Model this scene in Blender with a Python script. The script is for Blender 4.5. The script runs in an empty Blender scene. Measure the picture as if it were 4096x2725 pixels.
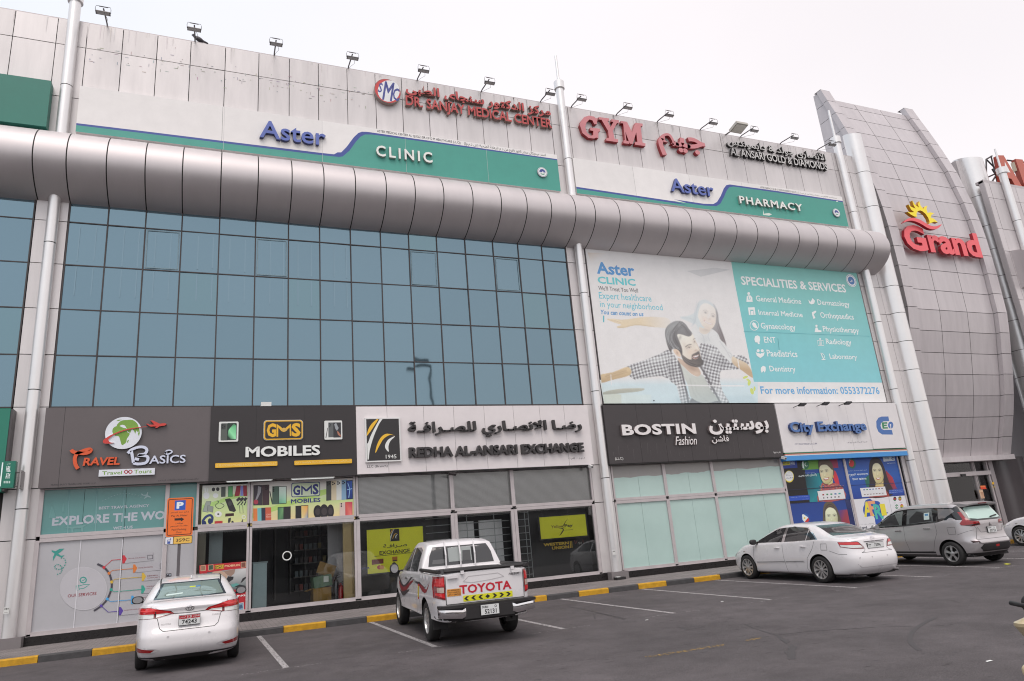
import bpy, bmesh, math, random
from mathutils import Vector, Matrix
from mathutils.geometry import tessellate_polygon
from mathutils.bvhtree import BVHTree
random.seed(7)
SC = bpy.context.scene
COL = SC.collection
rad = math.radians

# ------------------------------------------------------------------ camera (solved from the facade grid)
FPX, CX, CY, HCAM = 2822.537, 2048.0, 1362.5, 1.95
_yw, _pt, _rl = rad(23.39596), rad(16.03843), rad(-4.95549)
_cy, _sy, _cp, _sp = math.cos(_yw), math.sin(_yw), math.cos(_pt), math.sin(_pt)
DV = Vector((_sy*_cp, _cy*_cp, _sp))
_r = Vector((_cy, -_sy, 0)); _u = _r.cross(DV)
RV = _r*math.cos(_rl)+_u*math.sin(_rl)
UV = -_r*math.sin(_rl)+_u*math.cos(_rl)
cam = bpy.data.cameras.new('camera'); camo = bpy.data.objects.new('camera', cam); COL.objects.link(camo)
M = Matrix((RV, UV, -DV)).transposed().to_4x4(); M.translation = (0, 0, HCAM)
camo.matrix_world = M
cam.sensor_width = 36; cam.lens = FPX/4096*36; cam.clip_start = .05; cam.clip_end = 3000
SC.camera = camo

# ------------------------------------------------------------------ overcast daylight
SUN_EL, SUN_AZ = rad(58), rad(-155)          # azimuth from +Y, clockwise: behind the photographer
w = bpy.data.worlds.new('World'); SC.world = w; w.use_nodes = True
nt = w.node_tree; nt.nodes.clear()
out = nt.nodes.new('ShaderNodeOutputWorld')
sky = nt.nodes.new('ShaderNodeTexSky'); sky.sky_type = 'NISHITA'; sky.sun_disc = False
sky.sun_elevation = SUN_EL; sky.sun_rotation = SUN_AZ; sky.dust_density = 6; sky.air_density = 1.5; sky.ozone_density = 1
b1 = nt.nodes.new('ShaderNodeBackground'); b1.inputs['Strength'].default_value = .035
b2 = nt.nodes.new('ShaderNodeBackground'); b2.inputs['Strength'].default_value = .99
b2.inputs['Color'].default_value = (1.0, .93, .93, 1)      # cloud layer over the blue
_tc = nt.nodes.new('ShaderNodeTexCoord'); _sx = nt.nodes.new('ShaderNodeSeparateXYZ'); _rg = nt.nodes.new('ShaderNodeMapRange'); _mx = nt.nodes.new('ShaderNodeMix'); _mx.data_type = 'RGBA'
_rg.inputs['From Min'].default_value = -.25; _rg.inputs['From Max'].default_value = .45
_mx.inputs['A'].default_value = (.86, .88, .94, 1); _mx.inputs['B'].default_value = (.985, .915, .91, 1)      # thinner cloud to the left
_cn = nt.nodes.new('ShaderNodeTexNoise'); _cn.inputs['Scale'].default_value = 1.6; _cn.inputs['Detail'].default_value = 3
_cm = nt.nodes.new('ShaderNodeMapRange'); _cm.inputs['From Min'].default_value = .3; _cm.inputs['From Max'].default_value = .7; _cm.inputs['To Min'].default_value = .93; _cm.inputs['To Max'].default_value = 1.05
_mm = nt.nodes.new('ShaderNodeMix'); _mm.data_type = 'RGBA'; _mm.blend_type = 'MULTIPLY'; _mm.inputs['Factor'].default_value = 1
nt.links.new(_tc.outputs['Generated'], _sx.inputs[0]); nt.links.new(_sx.outputs['X'], _rg.inputs['Value']); nt.links.new(_rg.outputs[0], _mx.inputs['Factor'])
nt.links.new(_tc.outputs['Generated'], _cn.inputs['Vector']); nt.links.new(_cn.outputs['Fac'], _cm.inputs['Value'])
nt.links.new(_mx.outputs['Result'], _mm.inputs['A']); nt.links.new(_cm.outputs[0], _mm.inputs['B']); nt.links.new(_mm.outputs['Result'], b2.inputs['Color'])
ad = nt.nodes.new('ShaderNodeAddShader')
nt.links.new(sky.outputs[0], b1.inputs['Color'])
nt.links.new(b1.outputs[0], ad.inputs[0]); nt.links.new(b2.outputs[0], ad.inputs[1]); nt.links.new(ad.outputs[0], out.inputs['Surface'])
sl = bpy.data.lights.new('sun', 'SUN'); sl.energy = 1.15; sl.angle = rad(35); sl.color = (1, .92, .89)
so = bpy.data.objects.new('sun', sl); COL.objects.link(so)
_sd = Vector((math.sin(SUN_AZ)*math.cos(SUN_EL), math.cos(SUN_AZ)*math.cos(SUN_EL), math.sin(SUN_EL)))
so.rotation_euler = _sd.to_track_quat('Z', 'Y').to_euler(); so.location = (0, -10, 40)
SC.view_settings.view_transform = 'Standard'; SC.view_settings.look = 'None'
SC.view_settings.exposure = 0; SC.view_settings.gamma = 1
SC.render.engine = 'CYCLES'
SC.cycles.pixel_filter_type = 'BLACKMAN_HARRIS'; SC.cycles.filter_width = 1.1
SC.cycles.max_bounces = 6; SC.cycles.transparent_max_bounces = 12
# ------------------------------------------------------------------ helpers
def s2l(c):
    c /= 255.0
    return c/12.92 if c <= .04045 else ((c+.055)/1.055)**2.4
LT = (.94, .86, .885)
def C(r, g, b):                      # colour seen in the even daylight -> surface colour
    return tuple(min(.9, s2l(v)/t) for v, t in zip((r, g, b), LT))
GS = .0248                           # the car park rises this much towards the building
def gz(y): return GS*y
FY = 21.2                            # the facade plane
_k = 1400/2357; _s = 1000/2357
VW = {'0': (0, 0, 1.7378), 'A': (0, 0, _k), 'B': (1350, 200, _k), 'C': (2696, 300, _k), 'D': (0, 1500, _s), 'E': (750, 1550, _s),
      'F': (1400, 1550, _s), 'G': (2350, 1550, _s), 'H': (3096, 1550, _s), 'K': (3300, 1250, 796/1560), 'L': (2350, 980, 1200/2357),
      'R': (3700, 500, 396/1035), 'S': (0, 2061, _s), 'T': (2096, 2225, _s), 'U': (3600, 1750, 496/2222), 'M2': (1250, 860, 1200/2357), 'T2': (3096, 2225, _s),
      'I': (780, 2080, 700/2357), 'J': (1950, 1830, 700/2195), 'GR': (3550, 780, 400/2357), 'MN': (2640, 1100, 400/1206),
      'PC': (3100, 1800, 540/2357), 'Q': (0, 1300, 400/482)}
def ray(v, x, y):
    o = VW[v]; px = o[0]+x*o[2]; py = o[1]+y*o[2]
    return DV+RV*((px-CX)/FPX)-UV*((py-CY)/FPX)
def P(v, x, y, Y=FY):                # photo point -> point on the upright plane at depth Y
    d = ray(v, x, y); p = d*(Y/d.y); p.z += HCAM; return p
def G(v, x, y, dz=0.0):              # photo point -> point on the car park
    d = ray(v, x, y); t = -(HCAM-dz)/(d.z-GS*d.y); p = d*t; p.z += HCAM; return p

def mat(name, col=None, rough=.5, metal=0, attr=False, noise=0, nscale=3, bump=0, bscale=60, spec=.5, coat=0, emit=0, stretch=None, dark=None, trans=0):
    m = bpy.data.materials.new(name); m.use_nodes = True; t = m.node_tree
    p = t.nodes['Principled BSDF']; p.inputs['Roughness'].default_value = rough; p.inputs['Metallic'].default_value = metal
    p.inputs['Specular IOR Level'].default_value = spec
    p.inputs['Coat Weight'].default_value = coat; p.inputs['Coat Roughness'].default_value = .04
    p.inputs['Transmission Weight'].default_value = trans
    src = None
    if attr:
        a = t.nodes.new('ShaderNodeAttribute'); a.attribute_name = 'Col'; src = a.outputs['Color']
    if col is not None: p.inputs['Base Color'].default_value = (*col[:3], 1)
    if noise:
        tc = t.nodes.new('ShaderNodeTexCoord'); mp = t.nodes.new('ShaderNodeMapping'); n = t.nodes.new('ShaderNodeTexNoise')
        n.inputs['Scale'].default_value = nscale; n.inputs['Detail'].default_value = 6; n.inputs['Roughness'].default_value = .65
        if stretch: mp.inputs['Scale'].default_value = stretch
        t.links.new(tc.outputs['Object'], mp.inputs['Vector']); t.links.new(mp.outputs[0], n.inputs['Vector'])
        r = t.nodes.new('ShaderNodeMapRange'); r.inputs['From Min'].default_value = .3; r.inputs['From Max'].default_value = .7
        r.inputs['To Min'].default_value = 1-noise; r.inputs['To Max'].default_value = 1+noise*.5
        t.links.new(n.outputs['Fac'], r.inputs['Value'])
        mx = t.nodes.new('ShaderNodeMix'); mx.data_type = 'RGBA'; mx.blend_type = 'MULTIPLY'; mx.inputs['Factor'].default_value = 1
        if src: t.links.new(src, mx.inputs['A'])
        else: mx.inputs['A'].default_value = (*col[:3], 1)
        t.links.new(r.outputs[0], mx.inputs['B']); src = mx.outputs['Result']
        rr = t.nodes.new('ShaderNodeMapRange'); rr.inputs['To Min'].default_value = max(0, rough-.08); rr.inputs['To Max'].default_value = rough+.1
        t.links.new(n.outputs['Fac'], rr.inputs['Value']); t.links.new(rr.outputs[0], p.inputs['Roughness'])
    if src: t.links.new(src, p.inputs['Base Color'])
    if bump:
        tc = t.nodes.new('ShaderNodeTexCoord'); n = t.nodes.new('ShaderNodeTexNoise'); n.inputs['Scale'].default_value = bscale; n.inputs['Detail'].default_value = 4
        t.links.new(tc.outputs['Object'], n.inputs['Vector'])
        b = t.nodes.new('ShaderNodeBump'); b.inputs['Strength'].default_value = bump; b.inputs['Distance'].default_value = .02
        t.links.new(n.outputs['Fac'], b.inputs['Height']); t.links.new(b.outputs[0], p.inputs['Normal'])
    if emit:
        p.inputs['Emission Strength'].default_value = emit
        if src: t.links.new(src, p.inputs['Emission Color'])
        else: p.inputs['Emission Color'].default_value = (*col[:3], 1)
    return m
MT = {}
MT['ink'] = mat('printed_vinyl', attr=True, rough=.42, noise=.05, nscale=2.2)
MT['letter'] = mat('acrylic_letter', attr=True, rough=.32, noise=.06, nscale=3)
MT['lit'] = mat('emissive_acrylic', attr=True, rough=.35, emit=.12)  # faint emission in the colour of the letters, emblems and sign strip
MT['clad'] = mat('aluminium_cladding', attr=True, rough=.38, metal=.25, noise=.1, nscale=1.3, stretch=(2.4, 1.6, .3))
MT['can'] = mat('canopy_cladding', C(196, 183, 186), rough=.52, metal=.6, noise=.05, nscale=1.2, stretch=(1.6, .6, .6))
MT['pipe'] = mat('column_cladding', C(222, 212, 214), rough=.3, metal=.6, noise=.04, nscale=1.2)
MT['dark'] = mat('joint_dark', (.02, .018, .018), rough=.7)
MT['attr'] = mat('painted', attr=True, rough=.45, noise=.06, nscale=4)
MT['attr_gloss'] = mat('gloss_painted', attr=True, rough=.12, coat=.6)
MT['frame'] = mat('window_frame', C(186, 172, 175), rough=.4, metal=.2, noise=.1, nscale=3)
MT['mull'] = mat('mullion_dark', (.045, .036, .036), rough=.5)
MT['plinth'] = mat('black_granite', (.016, .014, .014), rough=.28, noise=.3, nscale=14)
MT['steel'] = mat('painted_steel', attr=True, rough=.4, metal=.5)

def glass_curtain():
    m = bpy.data.materials.new('curtain_glass'); m.use_nodes = True; t = m.node_tree; p = t.nodes['Principled BSDF']
    a = t.nodes.new('ShaderNodeAttribute'); a.attribute_name = 'Col'
    t.links.new(a.outputs['Color'], p.inputs['Base Color'])
    p.inputs['Metallic'].default_value = .8; p.inputs['Roughness'].default_value = .035
    tc = t.nodes.new('ShaderNodeTexCoord'); n = t.nodes.new('ShaderNodeTexNoise'); n.inputs['Scale'].default_value = .7
    t.links.new(tc.outputs['Object'], n.inputs['Vector'])
    b = t.nodes.new('ShaderNodeBump'); b.inputs['Strength'].default_value = .05; b.inputs['Distance'].default_value = .1
    t.links.new(n.outputs['Fac'], b.inputs['Height']); t.links.new(b.outputs[0], p.inputs['Normal'])
    return m
def glass_thin(name, tint, refl=1.5, rough=.02):
    m = bpy.data.materials.new(name); m.use_nodes = True; t = m.node_tree; t.nodes.clear()
    o = t.nodes.new('ShaderNodeOutputMaterial'); tr = t.nodes.new('ShaderNodeBsdfTransparent'); tr.inputs[0].default_value = (*tint, 1)
    g = t.nodes.new('ShaderNodeBsdfGlossy'); g.inputs['Roughness'].default_value = rough; g.inputs['Color'].default_value = (.95, .95, .95, 1)
    f = t.nodes.new('ShaderNodeFresnel'); f.inputs['IOR'].default_value = refl; mx = t.nodes.new('ShaderNodeMixShader')
    t.links.new(f.outputs[0], mx.inputs[0]); t.links.new(tr.outputs[0], mx.inputs[1]); t.links.new(g.outputs[0], mx.inputs[2]); t.links.new(mx.outputs[0], o.inputs[0])
    return m
MT['curtain'] = glass_curtain()
MT['shopglass'] = glass_thin('shop_glass', (.95, .96, .96), 1.5)

ORG = {}
class MB:
    """collects faces, then links them as ONE mesh object"""
    def __init__(s): s.v = []; s.f = []; s.c = []; s.mi = []
    def face(s, pts, col=(.5, .5, .5), mi=0):
        n = len(s.v); s.v += [tuple(p) for p in pts]; s.f.append(tuple(range(n, n+len(pts)))); s.c.append(col); s.mi.append(mi)
    def mesh(s, vs, fs, col=(.5, .5, .5), mi=0):
        n = len(s.v); s.v += [tuple(p) for p in vs]
        for f in fs: s.f.append(tuple(i+n for i in f)); s.c.append(col); s.mi.append(mi)
    def box(s, a, b, col=(.5, .5, .5), mi=0, skip=''):
        x0, y0, z0 = a; x1, y1, z1 = b
        v = [(x0, y0, z0), (x1, y0, z0), (x1, y1, z0), (x0, y1, z0), (x0, y0, z1), (x1, y0, z1), (x1, y1, z1), (x0, y1, z1)]
        s.mesh(v, [(0, 3, 2, 1), (4, 5, 6, 7), (0, 1, 5, 4), (1, 2, 6, 5), (2, 3, 7, 6), (3, 0, 4, 7)], col, mi)
    def obox(s, c, ax, ay, az, col=(.5, .5, .5), mi=0):          # oriented box from centre and three half-axis vectors
        c = Vector(c); ax, ay, az = Vector(ax), Vector(ay), Vector(az)
        v = [c+ax*i+ay*j+az*k for k in (-1, 1) for j in (-1, 1) for i in (-1, 1)]
        s.mesh(v, [(0, 2, 3, 1), (4, 5, 7, 6), (0, 1, 5, 4), (1, 3, 7, 5), (3, 2, 6, 7), (2, 0, 4, 6)], col, mi)
    def prism(s, poly, y0, y1, col=(.5, .5, .5), side=None, mi=0):   # poly in x,z; front at y0
        tri = tessellate_polygon([[Vector((p[0], p[1], 0)) for p in poly]]); n = len(poly)
        fr = [(p[0], y0, p[1]) for p in poly]; bk = [(p[0], y1, p[1]) for p in poly]
        ar = sum(poly[i][0]*poly[(i+1) % n][1]-poly[(i+1) % n][0]*poly[i][1] for i in range(n))
        s.mesh(fr, [t for t in tri], col, mi); s.mesh(bk, [t[::-1] for t in tri], side or col, mi)
        for i in range(n):
            j = (i+1) % n
            s.face([fr[i], bk[i], bk[j], fr[j]] if ar > 0 else [fr[j], bk[j], bk[i], fr[i]], side or col, mi)
    def tube(s, pts, r, n=8, col=(.5, .5, .5), mi=0, cap=True):
        pts = [Vector(p) for p in pts]; rs = r if isinstance(r, (list, tuple)) else [r]*len(pts); rings = []
        up = None
        for i, p in enumerate(pts):
            d = (pts[min(i+1, len(pts)-1)]-pts[max(i-1, 0)]).normalized()
            if up is None: up = Vector((0, 0, 1)) if abs(d.z) < .9 else Vector((1, 0, 0))
            a = d.cross(up).normalized(); up = a.cross(d).normalized()
            rings.append([p+(a*math.cos(2*math.pi*k/n)+up*math.sin(2*math.pi*k/n))*rs[i] for k in range(n)])
        vs = [q for ring in rings for q in ring]; fs = []
        for i in range(len(pts)-1):
            for k in range(n):
                fs.append((i*n+k, i*n+(k+1) % n, (i+1)*n+(k+1) % n, (i+1)*n+k))
        if cap: fs += [tuple(range(n))[::-1], tuple((len(pts)-1)*n+k for k in range(n))]
        s.mesh(vs, fs, col, mi)
    def lathe(s, prof, o=(0, 0, 0), ax='z', n=24, col=(.5, .5, .5), mi=0):   # prof: (radius, height)
        o = Vector(o); vs = []; fs = []
        for r, h in prof:
            for k in range(n):
                a = 2*math.pi*k/n; c, d = r*math.cos(a), r*math.sin(a)
                vs.append(o+Vector({'z': (c, d, h), 'y': (c, h, d), 'x': (h, c, d)}[ax]))
        for i in range(len(prof)-1):
            for k in range(n):
                fs.append((i*n+k, i*n+(k+1) % n, (i+1)*n+(k+1) % n, (i+1)*n+k))
        s.mesh(vs, fs, col, mi)
    def build(s, name, m, parent=None, smooth=False, org=None, auto=None):
        me = bpy.data.meshes.new(name)
        o3 = ORG.get(parent.name, Vector()) if parent is not None else None
        if parent is None:
            if org is None:
                xs = [p[0] for p in s.v]; ys = [p[1] for p in s.v]; zs = [p[2] for p in s.v]
                org = ((min(xs)+max(xs))/2, (min(ys)+max(ys))/2, min(zs))
            o3 = Vector(org)
        me.from_pydata([(p[0]-o3[0], p[1]-o3[1], p[2]-o3[2]) for p in s.v], [], s.f)
        at = me.color_attributes.new('Col', 'FLOAT_COLOR', 'CORNER')
        buf = []
        for f, c in zip(s.f, s.c):
            if isinstance(c[0], (tuple, list)):
                for q in c: buf += [q[0], q[1], q[2], 1]
            else: buf += [c[0], c[1], c[2], 1]*len(f)
        at.data.foreach_set('color', buf)
        ms = m if isinstance(m, (list, tuple)) else [m]
        for q in ms: me.materials.append(MT[q] if isinstance(q, str) else q)
        if len(ms) > 1: me.polygons.foreach_set('material_index', s.mi)
        if smooth or auto:
            bm = bmesh.new(); bm.from_mesh(me); bmesh.ops.remove_doubles(bm, verts=bm.verts, dist=.0004)
            for f in bm.faces: f.smooth = True
            if auto:
                for e in bm.edges:
                    if len(e.link_faces) == 2 and e.calc_face_angle(0) > rad(auto): e.smooth = False
            bm.to_mesh(me); bm.free()
        me.update()
        o = bpy.data.objects.new(name, me); COL.objects.link(o)
        if parent is not None:
            o.parent = parent; ORG[o.name] = o3.copy()
        else: o.location = o3; ORG[o.name] = o3.copy()
        return o
def tag(o, label=None, cat=None, group=None, kind=None):
    if label: o['label'] = label
    if cat: o['category'] = cat
    if group: o['group'] = group
    if kind: o['kind'] = kind
    return o
def thing(name, loc, label, cat, group=None):
    o = bpy.data.objects.new(name, None); COL.objects.link(o); o.location = loc; o.empty_display_size = .3
    ORG[o.name] = Vector(loc); return tag(o, label, cat, group)
def copy_tree(o, parent=None):
    c = o.copy(); COL.objects.link(c)
    if parent is not None: c.parent = parent
    for ch in [x for x in list(COL.objects) if x.parent == o]: copy_tree(ch, c)
    return c
def spline(pts, n=6, closed=True):
    out = []; L = len(pts); pts = [Vector((p[0], p[1])) for p in pts]
    for i in range(L if closed else L-1):
        p0, p1, p2, p3 = (pts[(i-1) % L], pts[i], pts[(i+1) % L], pts[(i+2) % L]) if closed else (pts[max(i-1, 0)], pts[i], pts[i+1], pts[min(i+2, L-1)])
        for k in range(n):
            t = k/n
            q = .5*((2*p1)+(p2-p0)*t+(2*p0-5*p1+4*p2-p3)*t*t+(-p0+3*p1-3*p2+p3)*t**3)
            out.append((q.x, q.y))
    if not closed: out.append(tuple(pts[-1]))
    return out

# --- arabic joining (the built-in font draws single glyphs only)
_forms = {}; _cp0 = 0xFE80
for _ch, _n in [('ء', 1), ('آ', 2), ('أ', 2), ('ؤ', 2), ('إ', 2), ('ئ', 4), ('ا', 2), ('ب', 4), ('ة', 2), ('ت', 4), ('ث', 4), ('ج', 4), ('ح', 4), ('خ', 4),
               ('د', 2), ('ذ', 2), ('ر', 2), ('ز', 2), ('س', 4), ('ش', 4), ('ص', 4), ('ض', 4), ('ط', 4), ('ظ', 4), ('ع', 4), ('غ', 4), ('ف', 4), ('ق', 4),
               ('ك', 4), ('ل', 4), ('م', 4), ('ن', 4), ('ه', 4), ('و', 2), ('ى', 2), ('ي', 4)]:
    _forms[_ch] = (_cp0, _n); _cp0 += _n
_forms['پ'] = (0xFB56, 4); _forms['چ'] = (0xFB7A, 4); _forms['ک'] = (0xFB8E, 4); _forms['ی'] = (0xFBFC, 4)
def ar(t):
    res = []; i = 0; prev = False
    while i < len(t):
        c = t[i]
        if c == 'ـ': res.append(c); prev = True; i += 1; continue
        if c not in _forms:
            res.append({'(': ')', ')': '('}.get(c, c)); prev = False; i += 1; continue
        nx = t[i+1] if i+1 < len(t) else ' '
        if c == 'ل' and nx in 'اأإآ':
            b = {'آ': 0xFEF5, 'أ': 0xFEF7, 'إ': 0xFEF9, 'ا': 0xFEFB}[nx]
            res.append(chr(b+(1 if prev else 0))); prev = False; i += 2; continue
        b, n = _forms[c]; join = n == 4 and (nx in _forms and nx != 'ء' or nx == 'ـ')
        res.append(chr(b+((3 if join else 1) if prev else (2 if join else 0)) if n > 1 else chr(b) and b)); prev = join; i += 1
    return ''.join(res[::-1])
_tc = {}
def glyphs(s, bold=0, shear=0, space=1.0, res=3):
    """text as flat 2-D faces with a unit bounding box: verts, faces, aspect"""
    key = (s, bold, shear, space, res)
    if key in _tc: return _tc[key]
    c = bpy.data.curves.new('t', 'FONT'); c.body = s; c.offset = 0 if 'M' in s else bold; c.shear = shear; c.space_character = space; c.resolution_u = res; c.fill_mode = 'FRONT'
    o = bpy.data.objects.new('t', c); COL.objects.link(o)
    dg = bpy.context.evaluated_depsgraph_get(); me = bpy.data.meshes.new_from_object(o.evaluated_get(dg))
    bm = bmesh.new(); bm.from_mesh(me); bmesh.ops.remove_doubles(bm, verts=bm.verts, dist=1e-4); bm.verts.index_update()
    if 'M' in s and bold:                # the curve offset breaks this one letter: move the outline by hand
        acc = {}
        for e in bm.edges:
            if len(e.link_faces) == 1:
                a_, b_ = e.verts; d_ = (b_.co-a_.co).normalized(); n_ = Vector((-d_.y, d_.x, 0))
                if n_.dot(e.link_faces[0].calc_center_median()-a_.co) > 0: n_ = -n_
                for q_ in (a_, b_): acc.setdefault(q_, []).append(n_)
        for q_, ns in acc.items():
            t_ = sum(ns, Vector()); q_.co += t_*bold/max(.45, 1+ns[0].dot(ns[-1])) if len(ns) == 2 else t_*bold*.5
    vs = [(v.co.x, v.co.y) for v in bm.verts]; fs = [[v.index for v in f.verts] for f in bm.faces]; bm.free()
    bpy.data.objects.remove(o); bpy.data.curves.remove(c); bpy.data.meshes.remove(me)
    x0 = min(v[0] for v in vs); x1 = max(v[0] for v in vs); y0 = min(v[1] for v in vs); y1 = max(v[1] for v in vs)
    W, H = x1-x0, y1-y0
    r = ([((v[0]-x0)/W, (v[1]-y0)/H) for v in vs], fs, W/H); _tc[key] = r; return r
def orient(p2, f):
    a = sum(p2[f[i]][0]*p2[f[(i+1) % len(f)]][1]-p2[f[(i+1) % len(f)]][0]*p2[f[i]][1] for i in range(len(f)))
    return f if a > 0 else f[::-1]
def islands(n, fs):
    par = list(range(n))
    def fd(a):
        while par[a] != a: par[a] = par[par[a]]; a = par[a]
        return a
    for f in fs:
        for q in f[1:]: par[fd(q)] = fd(f[0])
    g = {}
    for f in fs: g.setdefault(fd(f[0]), []).append(f)
    return list(g.values())
def extrude2d(mb, p2, fs, yf, yb, col, side):
    cnt = {}
    fs = [orient(p2, f) for f in fs]
    for f in fs:
        mb.face([(p2[i][0], yf, p2[i][1]) for i in f], col)
        for a, b in zip(f, list(f[1:])+[f[0]]): cnt[(a, b)] = 1
    for (a, b) in cnt:
        if (b, a) not in cnt:
            mb.face([(p2[a][0], yf, p2[a][1]), (p2[a][0], yb, p2[a][1]), (p2[b][0], yb, p2[b][1]), (p2[b][0], yf, p2[b][1])], side)
def letters(parent, s, v, ll, ur, yb, dep, col, side=None, bold=0, shear=0, name='letter', split=True, m='letter', space=1.0, res=3):
    """raised letters; ll / ur: photo corners of the ink on the front plane"""
    yf = yb-dep; a = P(v, *ll, yf); b = P(v, *ur, yf); side = side or tuple(c*.55 for c in col)
    vs, fs, _ = glyphs(s, bold, shear, space, res)
    p2 = [(a.x+x*(b.x-a.x), a.z+y*(b.z-a.z)) for x, y in vs]
    grp = []
    if split:
        for isl in islands(len(vs), fs):
            xs = [p2[i][0] for f in isl for i in f]; grp.append([min(xs), max(xs), isl])
        grp.sort(key=lambda g: g[0]); mg = []
        for g in grp:
            if mg and g[0] < mg[-1][1] and (min(g[1], mg[-1][1])-g[0]) > .6*min(g[1]-g[0], mg[-1][1]-mg[-1][0]):
                mg[-1][1] = max(mg[-1][1], g[1]); mg[-1][2] = mg[-1][2]+g[2]
            else: mg.append(g)
        grp = mg
    else: grp = [[0, 0, fs]]
    o = None
    for g in grp:
        mb = MB(); extrude2d(mb, p2, g[2], yf, yb-.001, col, side); o = mb.build(name, m, parent)
    return o
class Art:
    """flat printed artwork on an upright plane; every new shape lies a hair in front of the last"""
    def __init__(s, v, Y, step=.00012): s.mb = MB(); s.v = v; s.Y = Y; s.n = 0; s.step = step; s.face = None
    def y(s): s.n += 1; return s.Y-.0008-s.n*s.step
    def w(s, pts, v=None): return [(lambda q: (q.x, q.z))(P(v or s.v, x, y, s.Y)) for x, y in pts]
    def wpoly(s, pts, col):
        y = s.y(); tri = tessellate_polygon([[Vector((p[0], p[1], 0)) for p in pts]])
        grad = isinstance(col[0], (tuple, list))
        for t in tri:
            t = orient(pts, list(t))
            s.mb.face([(pts[i][0], y, pts[i][1]) for i in t], [col[i] for i in t] if grad else col)
    def poly(s, pts, col, v=None, sm=0):
        if sm: pts = spline(pts, sm)
        s.wpoly(s.w(pts, v), col)
    def ell(s, cx, cy, a, b, col, v=None, n=28, rot=0, a0=0, a1=360):
        c, d = math.cos(rad(rot)), math.sin(rad(rot)); full = a1-a0 >= 360
        pts = []
        for k in range(n if full else n+1):
            t = rad(a0+(a1-a0)*k/n); x, y = a*math.cos(t), b*math.sin(t); pts.append((cx+x*c-y*d, cy+x*d+y*c))
        s.poly(pts, col, v)
    def line(s, pts, wd, col, v=None, sm=0, closed=False, taper=False):
        if sm: pts = spline(pts, sm, closed)
        p = [Vector(q) for q in s.w(pts, v)]; y = s.y(); L = len(p); l = []; r = []
        for i in range(L):
            d = (p[(i+1) % L]-p[i-1]) if closed else (p[min(i+1, L-1)]-p[max(i-1, 0)])
            d = d.normalized() if d.length > 1e-9 else Vector((1, 0)); nrm = Vector((-d.y, d.x)); h = wd/2
            if taper: h *= max(.03, math.sin(math.pi*(i+.15)/(L-.7)))
            l.append(p[i]+nrm*h); r.append(p[i]-nrm*h)
        for i in range(L if closed else L-1):
            j = (i+1) % L
            s.mb.face([(q.x, y, q.y) for q in (r[i], r[j], l[j], l[i])], col)
    def soft(s, pts, cin, cout, v=None, sm=3, c=None, feather=0, bg=None):
        w = s.w(spline(pts, sm) if sm else pts, v); y = s.y(); n = len(w)
        m = s.w([c], v)[0] if c else (sum(p[0] for p in w)/n, sum(p[1] for p in w)/n)
        for i in range(n):
            a, b = w[i], w[(i+1) % n]
            cr = (a[0]-m[0])*(b[1]-m[1])-(b[0]-m[0])*(a[1]-m[1])
            t = [(m, cin), (a, cout), (b, cout)] if cr > 0 else [(m, cin), (b, cout), (a, cout)]
            s.mb.face([(p[0], y, p[1]) for p, _ in t], [q for _, q in t])
            if feather:
                A, B = [(m[0]+(p[0]-m[0])*(1+feather), m[1]+(p[1]-m[1])*(1+feather)) for p in (a, b)]
                q = [(a, cout), (A, bg), (B, bg), (b, cout)]
                if cr < 0: q = q[::-1]
                s.mb.face([(p[0], y, p[1]) for p, _ in q], [k for _, k in q])
    def text(s, t, ll, ur, col, v=None, bold=0, shear=0, space=1.0, res=2):
        a = s.w([ll], v)[0]; b = s.w([ur], v)[0]; vs, fs, _ = glyphs(t, bold, shear, space, res); y = s.y()
        p2 = [(a[0]+x*(b[0]-a[0]), a[1]+z*(b[1]-a[1])) for x, z in vs]
        s.mb.mesh([(p[0], y, p[1]) for p in p2], [orient(p2, f) for f in fs], col)
    def build(s, name, parent, m='ink'): return s.mb.build(name, m, parent)
def mix(a, b, t): return tuple(x*(1-t)+y*t for x, y in zip(a, b))
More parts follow.
